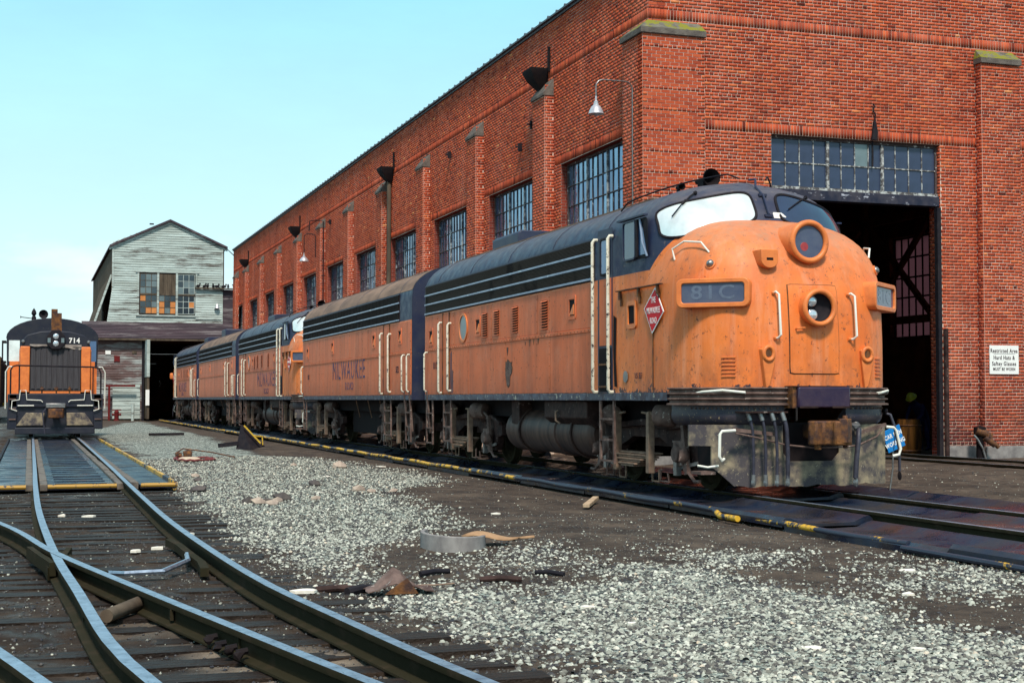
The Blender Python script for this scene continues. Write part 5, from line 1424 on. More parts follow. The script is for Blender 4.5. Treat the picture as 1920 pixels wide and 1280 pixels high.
def front_end(root, lead):
    # ribbed anticlimber following the nose plan
    def plan(y0, w, n, yb, ymax, N=60):
        out = []
        for i in range(N + 1):
            a = PI * i / N; c, s_ = -math.cos(a), math.sin(a)
            x = w * abs(c) ** (2 / n) * (1 if c > 0 else -1); y = yb - (yb - y0) * max(s_, 0) ** (2 / n)
            if y <= ymax: out.append(Vector((x, y, 0)))
        return out
    def sweep(path, prof, mb):
        v = []; n = len(prof)
        for i, p in enumerate(path):
            t = path[min(i + 1, len(path) - 1)] - path[max(i - 1, 0)]; t.normalize(); nn = Vector((t.y, -t.x, 0))
            v += [p + nn * o + Vector((0, 0, z)) for o, z in prof]
        mb.add(v, [(i * n + k, (i + 1) * n + k, (i + 1) * n + k + 1, i * n + k + 1) for i in range(len(path) - 1) for k in range(n - 1)])
        mb.add([v[k] for k in range(n)] + [path[0] + Vector((0, 0, prof[0][1]))], [tuple(range(n + 1))])
        return mb
    P0 = plan(.16, HW, 3.1, 2.0, 1.52)
    prof = [(-.05, 1.485), (.05, 1.48), (.055, 1.465), (.01, 1.445), (.01, 1.42), (.055, 1.405), (.055, 1.392), (.01, 1.372), (.01, 1.345), (.055, 1.33), (.055, 1.317), (.01, 1.297), (.01, 1.27), (.06, 1.258), (.06, 1.238), (-.1, 1.235)]
    sweep(P0, prof, MB()).build('anticlimber', M_TRUCKL, root)
    P1 = plan(.20, HW - .03, 3.1, 2.0, 1.5)
    PL_ = [p for p in P1 if p.x < -.42]; PR_ = [p for p in P1 if p.x > .42]
    prof = [(0, 1.236), (.0, 1.16)] + [(-.14 + .15 * math.cos(a), 1.10 - .15 * math.sin(a)) for a in (0, .35, .7, 1.05, 1.4, 1.57)] + [(-.3, .95)]
    for q in (PL_, PR_): sweep(q, prof, MB()).build('pilot_apron', M_PILOTD, root)
    m = MB()
    for i, p in enumerate(P1):
        if i % 1 == 0 and abs(p.x) > .45 and abs(p.x) < 1.5: m.ico(p + Vector((0, -.012, 1.195)), .016, .0)
    m.build('rivets', M_TRUCKL, root, kind='stuff')
    # pilot plate
    def py(x): return .30 + .34 * abs(x / 1.42) ** 3.2
    m = MB()
    def strip(x0, x1, zt, zb, n=8):
        v = []; 
        for i in range(n + 1):
            x = x0 + (x1 - x0) * i / n
            a, b = (zt(x) if callable(zt) else zt), (zb(x) if callable(zb) else zb)
            v += [(x, py(x), a), (x, py(x) - .0, b), (x, py(x) + .03, b), (x, py(x) + .03, a)]
        m.add(v, [(i * 4 + k, (i + 1) * 4 + k, (i + 1) * 4 + (k + 1) % 4, i * 4 + (k + 1) % 4) for i in range(n) for k in range(4)] + [(0, 1, 2, 3), tuple(n * 4 + k for k in (3, 2, 1, 0))])
    rnd = random.Random(5)
    wav = lambda x: .135 + .012 * math.sin(x * 9) + .008 * math.sin(x * 23)
    strip(-1.62, -1.38, .97, .68, 3)
    strip(-1.38, -1.12, .97, lambda x: .40 - (x + 1.38) * 1.0, 4)
    strip(-1.12, -.45, .97, wav, 10)
    strip(-.45, .43, .47, wav, 10)
    strip(.43, 1.36, .97, wav, 10)
    m.build('pilot', M_PILOT, root)
    MB().box(-.62, .60, .36, .40, .40, 1.0).build('coupler_pocket', M_PIT, root)
    MB().prism([(-.45, .47), (-.45, .58), (-.34, .47)], 'Y', .30, .33).prism([(.43, .47), (.43, .58), (.32, .47)], 'Y', .30, .33).build('pilot_gusset', M_PILOT, root)
    MB().box(-1.3, 1.3, .6, 1.2, .30, .95).build('pilot_backing', M_PIT, root)
    # buffer box over the coupler
    MB().box(-.41, .39, -.06, .24, 1.205, 1.485).build('buffer_box', M_PLUM, root, bevel=.02)
    MB().box(-.47, .45, -.03, .24, 1.488, 1.50).box(-.40, -.12, -.075, -.06, 1.20, 1.225).box(.10, .38, -.075, -.06, 1.20, 1.225).build('buffer_lip', M_TRUCK, root)
    MB().box(-.47, -.412, .0, .24, 1.20, 1.486).build('buffer_cheek', M_RUST, root)
    # knuckle coupler
    m = MB().box(-.11, .13, -.05, .5, .78, .98)
    m.prism([(-.26, -.02), (-.30, -.12), (-.24, -.22), (-.12, -.20), (-.04, -.28), (-.04, -.36), (.12, -.40), (.26, -.30), (.30, -.12), (.22, 0), (.10, .06), (-.12, .06)], 'Z', .70, 1.03)
    c_ = m.build('coupler', M_RUST, root, bevel=.025)
    MB().prism([(.02, -.37), (.12, -.42), (.24, -.32), (.20, -.22), (.06, -.26)], 'Z', .735, 1.06).cyl((.20, -.22, .66), (.20, -.22, 1.10), .035, 10).cyl((-.16, -.12, .64), (-.16, -.12, .72), .05, 10).build('knuckle', M_RUST, c_, bevel=.015)
    # air hoses
    for x in (-1.02, -.87, -.72, -.57):
        i = (x + 1.02) / .15; dz = .0
        p, nn = Vector((x, nose_y(x, 1.5) + .0, 0)), 0
        y_ = p.y - .07
        hs = MB().tube([(x, y_ + .08, 1.13), (x + .0, y_ - .02, 1.12), (x + .03, y_ - .05, 1.06), (x + .06, y_ - .06, .9), (x + .08, y_ - .05, .6), (x + .08, y_ - .04, .25)], [.022, .026, .022, .022, .022, .022] if i < 2.5 else .03, 10).build('air_hose', M_RUBBER, root)
        MB().cyl((x + .005, y_ - .03, 1.14), (x + .03, y_ - .055, 1.03), .034, 10).ico((x + .08, y_ - .04, .2), .05, .2, (.8, .8, 1.2), 4).cyl((x + .08, y_ - .04, .30), (x + .08, y_ - .04, .20), .03, 10).build('hose_coupling', M_STEEL, hs)
    MB().box(-1.12, -.48, nose_y(.8, 1.5) - .16, nose_y(.8, 1.5) + .25, 1.135, 1.155).build('hose_bracket', M_TRUCK, root)
    x = .60
    hs = MB().tube([(x + .05, .22, .93), (x + .03, .12, .90), (x, .08, .80), (x - .05, .06, .5), (x - .07, .06, .24)], .036, 10).build('air_hose', M_RUBBER, root)
    MB().cyl((x + .06, .25, .98), (x + .02, .12, .82), .045, 10).ico((x - .07, .06, .19), .055, .2, (.8, .8, 1.3), 4).ico((x - .02, .16, .96), .06, .3, (1.6, 1, .8), 9).build('hose_coupling', M_STEEL, hs)
    hs = MB().tube([(1.34, .62, 1.13), (1.42, .55, 1.10), (1.48, .52, .9), (1.53, .5, .6), (1.53, .5, .3)], .02, 8).build('air_hose', M_RUBBER, root)
    MB().ico((1.53, .5, .24), .045, .2, (.8, .8, 1.6), 4).ico((1.36, .60, 1.15), .05).build('hose_coupling', M_PIT, hs)
    # uncoupling levers with white ends
    MB().tube([(-1.20, .26, .86), (-.9, .2, .80), (-.5, .14, .70), (-.1, .10, .66), (.2, .10, .66), (.6, .12, .68), (1.0, .25, .80), (1.2, .40, .92)], .014, 6).build('uncoupling_rod', M_TRUCKL, root)
    MB().tube([(-1.22, .22, .90), (-1.42, .22, .89), (-1.45, .22, .85), (-1.46, .22, .55), (-1.42, .22, .50), (-1.38, .24, .52)], .02, 8).build('lever_handle', M_WHITE2, root)
    MB().tube([(1.25, .40, .93), (1.36, .38, .92), (1.40, .38, .88), (1.46, .36, .62), (1.43, .36, .54), (1.34, .38, .52)], .02, 8).build('lever_handle', M_WHITE2, root)
    MB().bar((-1.24, .26, .91), (-.60, .20, .84), .03, .05).bar((.62, .2, .84), (1.24, .40, .96), .03, .05).build('lever_bracket', M_TRUCKL, root)
    for s_ in (-1, 1):
        a = [(s_ * 1.50, 1.40), (s_ * 1.47, 1.42), (s_ * 1.30, 1.44), (s_ * 1.06, 1.41), (s_ * 1.03, 1.40)]
        pts = [(x, nose_y(x, 1.5) - (.06 if i in (0, 4) else .14), z) for i, (x, z) in enumerate(a)]
        MB().tube(pts, .018, 8).build('anticlimber_grab', M_WHITE2, root)
    MB().tube([(-1.62, .55, .42), (-1.52, .45, .40), (-1.38, .40, .42)], .016, 6).build('step_rod', M_WHITE2, root)
    MB().box(-1.62, -1.40, .45, .75, .30, .34).build('corner_step', M_TRUCKL, root)

# the leading diesel
GRP = 'coupled orange and black cab diesel locomotives'
X0 = 10.22
lead = a_unit((X0, 16.96, 0), 0, 'nearest orange and black bulldog-nosed diesel locomotive with number 81C boards', None, -1, True)
# unique marks of the leading diesel
m = MB(); p0, n0 = frame_on(cab_y, .17, 3.99)
m.add([p0 + n0 * .014 + Vector(q) for q in ((-.07, 0, -.05), (.10, 0, -.05), (.12, 0, .0), (.05, .01, .055), (-.09, .01, .06), (-.10, 0, .03))], [(0, 1, 2, 3, 4, 5)])
m.build('paper_scrap', M_LETTERW, lead, label='white paper stuck in the corner of the right windshield')
def side_text(root, s_, size, mat, y, z, sx=1., bold=.0, name='lettering', off=.014, width=None):
    return text(name, s_, size, mat, root, (-(HW + off), y, z), (0, -1, 0), (0, 0, 1), sx, bold, .0015, width=width)
side_text(lead, '81C', .22, M_FADEK, 13.68, 2.06, .8, .004)
side_text(lead, '15 EF', .115, M_FADEK, 2.50, 1.665, .95, .002)
plate([(-.012, .5), (.012, .5), (.012, -.5), (-.012, -.5)], (Vector((-HW, 1.98, 1.95)), Vector((0, 1, 0)), Vector((0, 0, 1)), Vector((-1, 0, 0))), .004, .012).build('access_seam', M_RUST, lead)
fr = (Vector((-HW, 2.98, 1.66)), Vector((0, 1, 0)), Vector((0, 0, 1)), Vector((-1, 0, 0)))
plate([(.09 * math.cos(a), .09 * math.sin(a)) for a in [2 * PI * k / 14 for k in range(14)]], fr, .010, .016).build('filler_patch', M_STEEL, lead)
hp = [(-.02, .22), (.05, .25), (.12, .20), (.17, .22), (.17, -.02), (.12, -.12), (.10, -.20), (.02, -.24), (-.06, -.20), (-.08, -.05), (-.17, .02), (-.20, .10), (-.15, .14), (-.17, .20), (-.09, .19)]
fr = (Vector((-HW, 8.55, 1.80)), Vector((0, 1, 0)), Vector((0, 0, 1)), Vector((-1, 0, 0)))
plate([(a * 1.18, b * 1.12) for a, b in hp], fr, .0095, .013).build('rusted_edge', M_RUST, lead, label='rusty torn edge round the hole in the side')
ho = plate(hp, fr, .0132, .017).build('torn_hole', M_TRUCKL, lead, label='ragged torn hole showing grey metal')
for (y_, z_, w_, h_) in ((12.44, 1.9, .10, .9), (12.32, 1.7, .07, .5)):
    plate([(-w_ / 2, h_ / 2), (w_ / 2, h_ / 2.2), (w_ * .6, -h_ * .1), (w_ * .3, -h_ / 2), (-w_ * .5, -h_ * .5)], (Vector((-HW, y_, z_)), Vector((0, 1, 0)), Vector((0, 0, 1)), Vector((-1, 0, 0))), .0095, .0115).build('soot_stain', M_NAVY, lead)
for (y, z, w, h) in ((8.62, 2.22, .10, .16), (7.35, 2.33, .07, .13), (7.15, 2.34, .05, .1), (6.9, 2.35, .09, .12), (7.6, 2.33, .05, .07)):
    plate([(-w / 2, h / 2), (w / 2, h / 2), (w * .3, -h * .1), (w * .1, -h / 2), (-w * .2, -h * .2)], (Vector((-HW, y, z)), Vector((0, 1, 0)), Vector((0, 0, 1)), Vector((-1, 0, 0))), .0095, .0125).build('rust_patch', M_RUST, lead)

def b_unit(loc, label, seed=0):
    root = thing('booster_locomotive', label, 'locomotive', loc, 0)
    L = 14.2
    common_body(root, L, 0.)
    spec = dict(body=(0, L), upper=[.03, 2.35, 4.5, 6.9, 9.2, 11.3, 12.9, 14.17], lower=[.03, 2.2, 5.2, 8.1, 10.7, 12.9, 14.17],
                grille=(1.2, 14.1), vents=[(1.1, 0, 2.85), (3.9, 0, 2.85), (9.3, 0, 2.85), (13.3, 0, 2.8)], louvers=[], ports=[], doors=[(2.15, 2.75)],
                rails=[(.14, 1.5, 2.38), (.62, 1.5, 2.38), (14.0, 1.5, 2.38)], steps=[(.15, .6), (13.6, 14.05)])
    side_detail(root, -1, spec)
    truck(root, 2.5); truck(root, 11.7)
    if seed == 2: MB().box(-1.0, 1.0, 4.5, 9.5, .5, .98).build('fuel_tank', M_PIT, root)
    else: MB().box(-1.0, 1.0, 5.0, 9.2, .35, .98).build('fuel_tank', M_PIT, root)
    for y in (4.2, 5.6, 7.0, 8.4): fan(root, y, .46, .07, 4.56)
    m = MB()
    for y in (4.6, 6.0, 7.5): m.bar((-1.3, y, 1.3), (-1.1, y + .35, .8), .025)
    m.build('pipe', M_SPRING, root)
    # dust on the roof
    sec = section(); mm = MB(); v = []; ss = [(x * 1.003, z + .006) for x, z in sec if z > 3.9]; n = len(ss)
    for y in (.02, L - .02): v += [(x, y, z) for x, z in ss]
    mm.add(v, [(i, i + 1, n + i + 1, n + i) for i in range(n - 1)])
    mm.build('roof_skin', M_ROOFD, root, fix=False)
    return root
b1 = b_unit((X0, 32.77, 0), 'orange cabless booster diesel lettered MILWAUKEE ROAD, second in the line')
side_text(b1, 'MILWAUKEE', .78, M_FADEB, 7.07, 2.13, 1, 0, width=4.3)
side_text(b1, 'ROAD', .30, M_FADEB, 6.9, 1.68, 1, .004, width=1.05)
side_text(b1, '5E2', .22, M_FADEK, 1.35, 2.04, .8, .005); side_text(b1, '5E2', .2, M_FADEK, 13.1, 2.02, .8, .004)
a2 = a_unit((X0, 47.6, 0), 0, 'middle orange cab diesel, its nose tucked against the lettered booster', None, -1)
side_text(a2, 'MILWAUKEE', .78, M_FADEB, 7.0, 2.05, 1.0, 0, width=4.4); side_text(a2, 'ROAD', .30, M_FADEB, 7.0, 1.62, 1.0, .004, width=1.1)
b2 = b_unit((X0, 63.3, 0), 'faded orange cabless booster diesel, fourth in the line', 2)
MB().box(-.9, .9, 9.0, 10.6, 4.45, 4.85).build('roof_hatch', M_NAVY, b2, bevel=.05)
a3 = a_unit((X0, 93.4, 0), PI, 'farthest orange cab diesel facing away into the wooden shed', None, 1)
for s_, sz, z in (('MILWAUKEE', .58, 2.0), ('ROAD', .24, 1.62)):
    text('lettering', s_, sz * 1.3, M_FADEB, a3, (HW + .014, 7.5, z), (0, 1, 0), (0, 0, 1), .9, .003, .0015, width=4.2 if len(s_) > 5 else 1.1)

# ------------------------------------------------------------------ switcher (nose towards -y)
sw = thing('switcher_locomotive', 'orange and black switcher diesel numbered 714 facing the camera at left', 'locomotive', (.86, 50.6, 0))
MB().box(-1.50, 1.50, .35, 12.5, 1.05, 1.50).build('frame', M_NAVYD, sw, bevel=.02)
MB().prism([(-1.18, 1.5), (-1.18, 3.05), (-1.12, 3.35), (-.95, 3.55), (-.5, 3.68), (0, 3.71), (.5, 3.68), (.95, 3.55), (1.12, 3.35), (1.18, 3.05), (1.18, 1.5)], 'Y', 1.55, 8.5).build('hood', M_NAVYD, sw, bevel=.03)
for s_ in (-1, 1):
    MB().prism([(s_ * .85, 1.55), (s_ * .85, 3.15), (s_ * 1.17, 3.15), (s_ * 1.17, 1.55)], 'Y', 1.44, 1.56).build('hood_corner', M_ORANGE, sw, bevel=.03)
    MB().box(*sorted((s_ * 1.18, s_ * 1.20)), 1.6, 8.4, 1.55, 3.05).build('hood_side', M_ORANGE, sw)
    MB().box(*sorted((s_ * 1.26, s_ * 1.60)), 8.35, 8.40, 1.2, 2.8).build('cab_front_panel', M_ORANGE, sw)
MB().box(-.84, .84, 1.44, 1.55, 1.52, 1.62).build('hood_corner', M_ORANGE, sw)
rd = MB().box(-.84, .84, 1.46, 1.549, 1.62, 3.15).build('radiator', M_RADI, sw)
for k in range(9): MB().box(-.80 + k * .18, -.68 + k * .18, 1.43, 1.459, 1.68, 3.08).build('shutter', M_RADI, rd)
MB().tube([(-.84, 1.44, 1.62), (.84, 1.44, 1.62), (.84, 1.44, 3.13), (-.84, 1.44, 3.13)], .02, 6, closed=True).build('radiator_frame', M_BLACK, rd)
cv = MB().grid([[(-.86 + 1.72 * i / 12, 1.40 - .05 * math.sin(i), 3.22 - .04 * j / 3 * (1 + (i / 12) * 3.2) - .03 * math.sin(i * 1.3) * j / 3) for j in range(4)] for i in range(13)])
cv.build('torn_canvas_strip', M_CANVAS, sw)
hl = MB().prism([(-.30, 3.22), (-.30, 3.50), (-.14, 3.72), (.14, 3.72), (.30, 3.50), (.30, 3.22), (.14, 3.05), (-.14, 3.05)], 'Y', 1.28, 1.7).build('headlight', M_BLACK, sw, bevel=.02)
for z in (3.50, 3.25):
    MB().lathe([(.001, -.02), (.07, -.015), (.095, 0), (.10, .02)], (0, 1.265, z), 'Y', 18).build('lamp', M_LENS, hl)
for x in (-.225, .225): MB().box(x - .05, x + .05, 1.272, 1.279, 3.28, 3.44).build('number_panel', M_GREYPANE, hl)
text('number', '714', .25, M_LETTERW, sw, (.62, 1.53, 3.36), (1, 0, 0), (0, 0, 1), .9, .008, .002)
for x in (-1.08, 1.10):
    MB().lathe([(.001, -.03), (.05, -.02), (.06, 0), (.06, .1)], (x, 1.5, 3.32), 'Y', 14).build('marker_lamp', M_STEEL, sw)
# cab
arc_ = [(1.74 * math.cos(a), 3.72 + .80 * math.sin(a)) for a in [PI * k / 16 for k in range(17)]]
MB().prism([(1.70, 2.6), (1.72, 3.70)] + arc_ + [(-1.72, 3.70), (-1.70, 2.6)], 'Y', 8.4, 11.2).build('cab', M_NAVYD, sw, bevel=.02)
MB().prism([(1.68, 1.2), (1.68, 2.62), (-1.68, 2.62), (-1.68, 1.2)], 'Y', 8.42, 11.18).build('cab_body', M_ORANGE, sw)
for x in (-1.43, 1.45):
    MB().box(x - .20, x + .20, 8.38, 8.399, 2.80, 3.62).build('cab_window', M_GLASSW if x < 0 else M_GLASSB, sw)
MB().box(-1.90, -1.74, 8.7, 9.9, 2.75, 2.82).box(-1.90, -1.74, 8.7, 9.9, 3.55, 3.62).box(-1.90, -1.86, 8.7, 8.76, 2.7, 3.6).box(-1.9, -1.86, 9.8, 9.86, 2.7, 3.6).build('armrest_awning', M_BLACK, sw)
m = MB().box(-.10, .12, 5.5, 6.0, 3.65, 4.70).box(.12, .27, 5.5, 6.0, 3.65, 4.55); m.build('exhaust_stack', M_RUST, sw)
m = MB().lathe([(.17, 0), (.18, .02), (.06, .1), (.03, .35)], (-.36, 8.7, 4.68), 'Y', 18).box(-.4, -.32, 8.85, 8.95, 4.45, 4.75).build('air_horn', M_BLACK, sw)
m = MB().lathe([(.08, 4.35), (.09, 4.55), (.05, 4.62), (.10, 4.70), (.08, 4.80), (.02, 4.90), (.001, 4.93)], (-.72, 8.8, 0), n=12).bar((-.72, 8.8, 4.50), (-1.20, 8.8, 4.56), .03).box(-1.23, -1.20, 8.78, 8.82, 4.52, 4.60)
m.build('signal_bell', M_BLACK, sw)
# end platform, railing, steps, pilot
rl = MB().tube([(-1.46, .5, 1.5), (-1.46, .5, 2.3), (-1.40, .48, 2.42), (-1.28, .45, 2.46), (1.25, .45, 2.42), (1.42, .48, 2.36), (1.48, .5, 2.2), (1.48, .5, 1.5)], .028, 8)
rl.build('handrail', M_BLACK, sw)
for x in (-1.18, 1.22): MB().tube([(x, .46, 1.5), (x, .46, 2.44)], .025, 6).build('stanchion', M_BLACK, sw)
for s_ in (-1, 1):
    MB().tube([(s_ * 1.62, .6, 1.0), (s_ * 1.62, .55, 2.25), (s_ * 1.52, .5, 2.42), (s_ * 1.40, .48, 2.42)], .022, 8).build('corner_handrail', M_WHITE2, sw)
    MB().tube([(s_ * .42, .30, 1.22), (s_ * .48, .28, 1.28), (s_ * .93, .28, 1.30), (s_ * .96, .28, 1.62), (s_ * 1.14, .28, 1.62), (s_ * 1.17, .28, 1.30), (s_ * 1.40, .28, 1.26), (s_ * 1.42, .28, .98), (s_ * 1.24, .28, .92)], .017, 8).build('cut_lever', M_WHITE2, sw)
    MB().tube([(s_ * .70, .30, 1.10), (s_ * 1.22, .30, 1.10)], .02, 6).build('grab_iron', M_WHITE2, sw)
    MB().prism([(s_ * .36, .42), (s_ * .36, .86), (s_ * .95, .86), (s_ * 1.26, .42)], 'Y', .30, .42).build('pilot_plate', M_PILOT, sw, bevel=.02)
    st = MB().box(*sorted((s_ * 1.24, s_ * 1.55)), .35, .95, .30, 1.49).build('step_box', M_NAVYD, sw, bevel=.02)
    for z in (.62, .98, 1.3): MB().box(*sorted((s_ * 1.28, s_ * 1.50)), .30, .349, z, z + .04).build('step', M_TRUCKL, st)
MB().box(-1.25, 1.25, .42, .55, .35, 1.2).build('pilot_backing', M_NAVYD, sw)
MB().box(-1.30, 1.28, .10, .42, .14, .36).build('footboard', M_NAVYD, sw, bevel=.02)
MB().box(-.32, .32, .22, .42, 1.02, 1.18).build('buffer', M_STEEL, sw, bevel=.02)
MB().box(-.11, .11, 0, .5, .72, .95).prism([(-.26, .02), (-.24, -.2), (0, -.28), (.24, -.2), (.28, .05)], 'Z', .68, 1.0).build('coupler', M_RUST, sw, bevel=.03)
MB().tube([(-.32, .25, 1.0), (-.42, .15, .85), (-.38, .1, .5), (-.34, .08, .15)], .025, 6).build('air_hose', M_RUBBER, sw)
for x in (-.45, .02, .45): MB().tube([(x, .44, 1.5), (x, .44, 1.75)], .03, 6).ico((x, .44, 1.66), .07).build('bolster_pin', M_RUST, sw)
MB().box(-1.0, 1.0, .9, 12, .45, 1.1).build('underframe', M_PIT, sw)
wh = MB().lathe([(.02, -.06), (.5, -.06), (.52, .07), (.02, .07)], (-.79, 0, .5), 'X', 22).mesh('wheel'); wh.materials.append(M_RAILS)
for y in (2.2, 4.6, 8.4, 10.8):
    for xs in (0, 1.58): inst('wheel', wh, sw, (xs, y, 0))
    
# boxcars at the far left
for yy, lab in ((92, 'dark brown boxcar end at the far left edge behind the switcher'), (109, 'second brown boxcar standing behind the first at the left edge')):
    bc = thing('boxcar', lab, 'freight car', (-3.15, yy, 0))
    MB().prism([(-1.5, 1.05), (-1.5, 3.9), (0, 4.25), (1.5, 3.9), (1.5, 1.05)], 'Y', 0, 15).build('car_body', M_BOXCAR, bc, bevel=.03)
    m = MB()
    for k in range(12): m.box(1.5, 1.54, .3 + k * 1.3, .38 + k * 1.3, 1.1, 3.85)
    m.build('side_ribs', M_BOXCAR, bc)
    MB().box(1.28, 1.44, -.06, 0, .8, 3.9).build('ladder', M_YEL, bc)
    MB().box(-1.4, 1.4, .2, 14.8, .8, 1.05).build('underframe', M_PIT, bc)
    for y in (1.6, 3.3, 11.7, 13.4):
        for xs in (0, 1.58): inst('wheel', wh, bc, (xs, y, 0), scale=(1, 1, .84))

# ------------------------------------------------------------------ wooden engine shed
sh = thing('wooden_shed', 'weathered white and grey clapboard engine shed with gabled upper storey', 'building', (0, 100, 0))
def board_wall(x0, x1, z0, z1, y, mat, holes=(), edge=None, h=.17, par=None):
    z = z0; k = 0
    while z < z1 - .02:
        a, b = z, min(z + h, z1)
        l, r = x0, x1
        if edge: l, r = edge((a + b) / 2)
        iv = [(l, r)]
        for (h0, h1, g0, g1) in holes:
            if g0 < (a + b) / 2 < g1: iv = [q for (p0, p1) in iv for q in ((p0, min(p1, h0)), (max(p0, h1), p1)) if q[1] - q[0] > .05]
        for p, q in iv:
            d = random.uniform(0, .008)
            v = [(p, y, a), (q, y, a), (q, y, b), (p, y, b), (p, y - .045 - d, a), (q, y - .045 - d, a), (q, y - .012, b), (p, y - .012, b)]
            MB().add(v, [(4, 5, 6, 7), (0, 4, 7, 3), (1, 2, 6, 5), (0, 1, 5, 4), (3, 7, 6, 2)]).build('clapboard', mat, par or sh, smooth=False)
        z += h; k += 1
UX0, UX1, UY = 5.42, 13.15, 3.0
pk = (9.32, 13.92)
def uedge(z):
    if z < 12.28:
        lx = UX0 if z > 9.2 else UX0 - .0 - (9.2 - z) * .14
        return (lx, UX1 - .12)
    t = (z - 12.28) / (pk[1] - 12.28); return (UX0 + (pk[0] - UX0) * t, UX1 + (pk[0] - UX1) * t)
WX0, WX1, WZ0, WZ1 = 7.23, 11.12, 7.35, 10.14
MB().prism([(UX0 - .3, 6.5), (UX0, 9.2), (UX0, 12.28), pk, (UX1 - .12, 12.28), (UX1 - .12, 6.5)], 'Y', UY, UY + .12).build('gable_wall', M_OLDWOOD, sh)
board_wall(0, 0, 6.72, 13.75, UY, M_CLAP, [(WX0 - .12, WX1 + .12, WZ0 - .1, WZ1 + .12)], uedge)
m = MB()
for a, b in (((UX0 - .22, 12.10), (pk[0], pk[1] + .12)), ((pk[0], pk[1] + .12), (UX1 + .2, 12.22))):
    m.prism([a, b, (b[0], b[1] - .16), (a[0], a[1] - .16)], 'Y', UY - .25, UY + 31)
m.build('roof', M_SHINGLE, sh, bevel=.01)
m = MB()
for a, b in (((UX0 - .22, 12.10), (pk[0], pk[1] + .12)), ((pk[0], pk[1] + .12), (UX1 + .2, 12.22))): m.prism([(a[0], a[1] - .162), (b[0], b[1] - .162), (b[0], b[1] - .34), (a[0], a[1] - .34)], 'Y', UY - .09, UY - .05)
m.build('bargeboard', M_CLAP, sh)
MB().box(UX0 - .001, UX0 + .11, UY + .13, UY + 31, 6, 12.1).build('side_wall', M_OLDWOOD, sh)
for k in range(30): MB().box(UX0 - .05, UX0 - .002, UY + .2 + k * 1.03, UY + 1.16 + k * 1.03, 6, 12.05).build('side_plank', M_OLDWOOD, sh)
MB().box(UX1 - .1, UX1, UY + .13, UY + 31, 6, 12.1).build('side_wall', M_OLDWOOD, sh)
MB().box(UX0 - .04, UX0 + .10, UY - .07, UY - .052, 9.2, 12.2).box(UX1 - .22, UX1 - .10, UY - .07, UY - .052, 6.6, 12.2).build('corner_board', M_CLAP, sh)
# leaning plank chute on the left
for k in range(9):
    y = UY + .4 + k * 1.5
    MB().prism([(UX0 - .06, 10.0), (UX0 - .16, 10.0), (UX0 - 1.5, 6.0), (UX0 - 1.4, 6.0)], 'Y', y, y + 1.44).build('leaning_plank', M_OLDWOOD, sh)
MB().prism([(UX0 + .02, 10.05), (UX0 - .12, 10.05), (UX0 - 1.45, 6.05), (UX0 - 1.3, 6.05)], 'Y', UY + .30, UY + .38).build('chute_edge', M_CLAP, sh)
# window group: three sashes
wg = MB().box(WX0 - .12, WX0, UY - .09, UY + .0, WZ0 - .1, WZ1 + .1).box(WX1, WX1 + .12, UY - .09, UY, WZ0 - .1, WZ1 + .1).box(WX0 - .25, WX1 + .25, UY - .12, UY - .001, WZ1 + .1, WZ1 + .22).box(WX0 - .2, WX1 + .2, UY - .13, UY - .002, WZ0 - .2, WZ0 - .1).build('window', M_CLAP, sh)
cw = (WX1 - WX0) / 3
MB().box(WX0, WX1, UY - .012, UY - .003, WZ0 - .1, WZ1 + .1).build('backing', M_BLACK, wg)
for c in range(3):
    xa = WX0 + c * cw + .07; xb = WX0 + (c + 1) * cw - .07; zm = 8.70
    if c: MB().box(xa - .14, xa, UY - .10, UY - .013, WZ0 - .09, WZ1 + .09).build('mullion', M_CLAP, wg)
    MB().box(xa, xb, UY - .09, UY - .013, zm - .05, zm + .05).build('rail_bar', M_OLDWOOD, wg)
    for r_, (za, zb) in enumerate(((zm + .05, WZ1), (WZ0, zm - .05))):
        if c == 1 and r_ == 0:
            for k in range(4): MB().box(xa + k * .29, xa + k * .29 + .275, UY - .06, UY - .014, za, zb).build('plank', M_OLDWOOD, wg)
            continue
        pw, ph = (xb - xa) / 3, (zb - za) / 3
        orange = {(0, 1): {(0, 0), (1, 2), (2, 2)}, (1, 1): {(0, 1), (0, 2), (2, 1), (2, 2)}, (2, 1): {(2, 1)}}.get((c, r_), set())
        for i in range(3):
            for j in range(3):
                z1_ = zb - j * ph
                mt = M_PLY if (i, j) in orange else (M_DKPANE if random.random() < .62 or (c == 2 and r_ == 1) else M_GREYPANE)
                MB().box(xa + i * pw + .02, xa + (i + 1) * pw - .02, UY - .04, UY - .014, z1_ - ph + .02, z1_ - .02).build('pane', mt, wg, smooth=False)
        m = MB()
        for i in range(4): m.box(xa + i * pw - .018, xa + i * pw + .018, UY - .06, UY - .0135, za, zb)
        for j in range(4): m.box(xa, xb, UY - .058, UY - .0137, za + j * ph - .016, za + j * ph + .016)
        m.build('glazing_bars', M_CLAP if (c == 2) else M_OLDWOOD, wg)
# right hand annex with ledge
board_wall(11.15, 13.0, 7.0, 9.1, UY - .06, M_CLAP)
MB().box(11.1, 14.3, UY - .35, UY - .12, 9.16, 9.24).build('ledge', M_OLDWOOD, sh)
MB().box(13.04, 14.6, UY, UY + .1, 5.5, 9.15).build('annex_wall', M_SHINGLE, sh)
MB().lathe([(.02, 0), (.05, -.1), (.20, -.35), (.18, -.37)], (12.62, UY - .25, 8.15), n=14).box(12.60, 12.64, UY - .25, UY - .06, 8.13, 8.17).build('gable_lamp', M_GALV, sh)
MB().box(7.9, 8.2, UY - .06, UY - .0, 13.62, 13.72).build('vent_stub', M_BLACK, sh)
